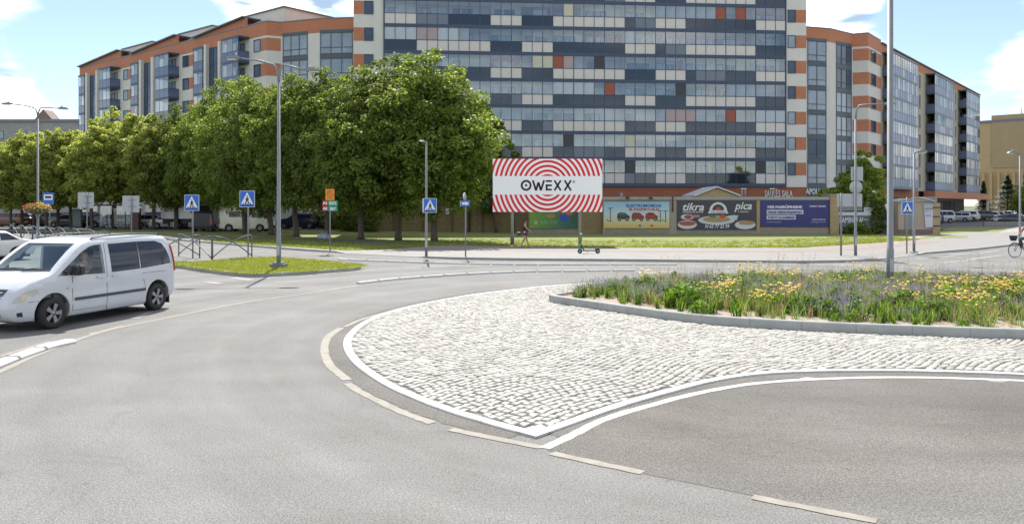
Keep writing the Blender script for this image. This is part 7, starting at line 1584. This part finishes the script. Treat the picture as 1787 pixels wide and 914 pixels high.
# the rider faces the way the bicycle points (image left)
bp_ = t.location; mtx = Matrix.Rotation(.12, 4, 'Z') @ Vector((.80, 0, 0)); red = mat('pink_top', (.55, .16, .16), .8); jn = mat('dark_trousers', (.05, .06, .10), .8)
rt, hd = person('person', 'cyclist in a pink top and dark trousers riding the bicycle at the right edge', (bp_.x+mtx.x, bp_.y+mtx.y, 0), PI+.12, J,
    [('top', (('waist', 'chest', 'shl', 'ell', 'shr', 'elr'), [(0, 1), (1, 2), (2, 3), (1, 4), (4, 5)]), [(.13, .11), (.15, .115), .068, .052, .068, .052], red),
     ('trousers', (('pelvis', 'hipl', 'knl', tuple(Vector(J['anl'])+Vector((0, 0, .05))), 'hipr', 'knr', tuple(Vector(J['anr'])+Vector((0, 0, .05)))), [(0, 1), (1, 2), (2, 3), (0, 4), (4, 5), (5, 6)]), [(.14, .12), .105, .072, .055, .105, .072, .055], jn),
     ('shoe', ((tuple(Vector(J['anl'])+Vector((-.03, 0, -.03))), J['tol']), [(0, 1)]), [.045, (.045, .03)], M_sblack), ('shoe', ((tuple(Vector(J['anr'])+Vector((-.03, 0, -.03))), J['tor']), [(0, 1)]), [.045, (.045, .03)], M_sblack)])
skin('hair', [tuple(hd+Vector((-.02, 0, .05))), tuple(hd+Vector((.02, 0, .10))), tuple(hd+Vector((-.06, 0, -.02)))], [(0, 1), (0, 2)], [(.09, .085), .06, .07], M_hair, rt)
# man in blue by the right row of cars
p = A(1645, 101, .125); J = dict(pelvis=(0, 0, .95), waist=(0, 0, 1.10), chest=(.02, 0, 1.32), neck=(.03, 0, 1.48), head=(.05, 0, 1.62), shl=(.02, .19, 1.43), shr=(.02, -.19, 1.43), ell=(-.05, .25, 1.15), wrl=(.06, .25, .92), elr=(.04, -.25, 1.15), wrr=(.18, -.24, .95),
         hipl=(0, .09, .90), hipr=(0, -.09, .90), knl=(.10, .10, .50), knr=(-.03, -.10, .50), anl=(.14, .10, .09), anr=(-.18, -.10, .12), tol=(.27, .10, .03), tor=(-.06, -.10, .03))
bl = mat('blue_shirt', (.03, .09, .42), .8)
t, hd = person('person', 'man in a bright blue top walking beside the silver people carrier', (p.x, p.y, .125), 2.6, J,
    [('shirt', (('waist', 'chest', 'shl', 'ell', 'shr', 'elr', (0, 0, .98)), [(0, 1), (1, 2), (2, 3), (1, 4), (4, 5), (0, 6)]), [(.15, .12), (.17, .13), .08, .06, .08, .06, (.15, .12)], bl),
     ('trousers', (('pelvis', 'hipl', 'knl', tuple(Vector(J['anl'])+Vector((0, 0, .05))), 'hipr', 'knr', tuple(Vector(J['anr'])+Vector((0, 0, .05)))), [(0, 1), (1, 2), (2, 3), (0, 4), (4, 5), (5, 6)]), [(.14, .12), .11, .08, .06, .11, .08, .06], jn)])
skin('hair', [tuple(hd+Vector((-.02, 0, .06))), tuple(hd+Vector((.02, 0, .10)))], [(0, 1)], [(.088, .083), .06], M_hair, t)
# driver of the white van (van space: x forward, y left)
J = dict(pelvis=(0, 0, .90), waist=(.0, 0, 1.04), chest=(.05, 0, 1.24), neck=(.06, 0, 1.38), head=(.09, 0, 1.51), shl=(.06, .18, 1.33), shr=(.06, -.18, 1.33), ell=(.24, .24, 1.14), wrl=(.46, .14, 1.16), elr=(.24, -.24, 1.14), wrr=(.46, -.14, 1.16),
         hipl=(.05, .09, .86), hipr=(.05, -.09, .86), knl=(.48, .12, .92), knr=(.48, -.12, .92), anl=(.70, .12, .56), anr=(.74, -.12, .56), tol=(.82, .12, .56), tor=(.86, -.12, .56))
wpos = van.matrix_basis @ Vector((.08, .42, -.03))
dm = mat('driver_shirt', (.16, .13, .13), .8)
t, hd = person('person', 'driver in a dark top at the wheel of the white van', tuple(wpos), ang, J,
    [('shirt', (('waist', 'chest', 'shl', 'ell', 'shr', 'elr'), [(0, 1), (1, 2), (2, 3), (1, 4), (4, 5)]), [(.14, .12), (.16, .13), .075, .055, .075, .055], dm),
     ('trousers', (('pelvis', 'hipl', 'knl', 'anl', 'hipr', 'knr', 'anr'), [(0, 1), (1, 2), (2, 3), (0, 4), (4, 5), (5, 6)]), [(.14, .12), .105, .075, .055, .105, .075, .055], jn)])
skin('hair', [tuple(hd+Vector((-.02, 0, .06))), tuple(hd+Vector((.02, 0, .10)))], [(0, 1)], [(.088, .083), .06], M_hair, t)
print('objects', len(bpy.data.objects))
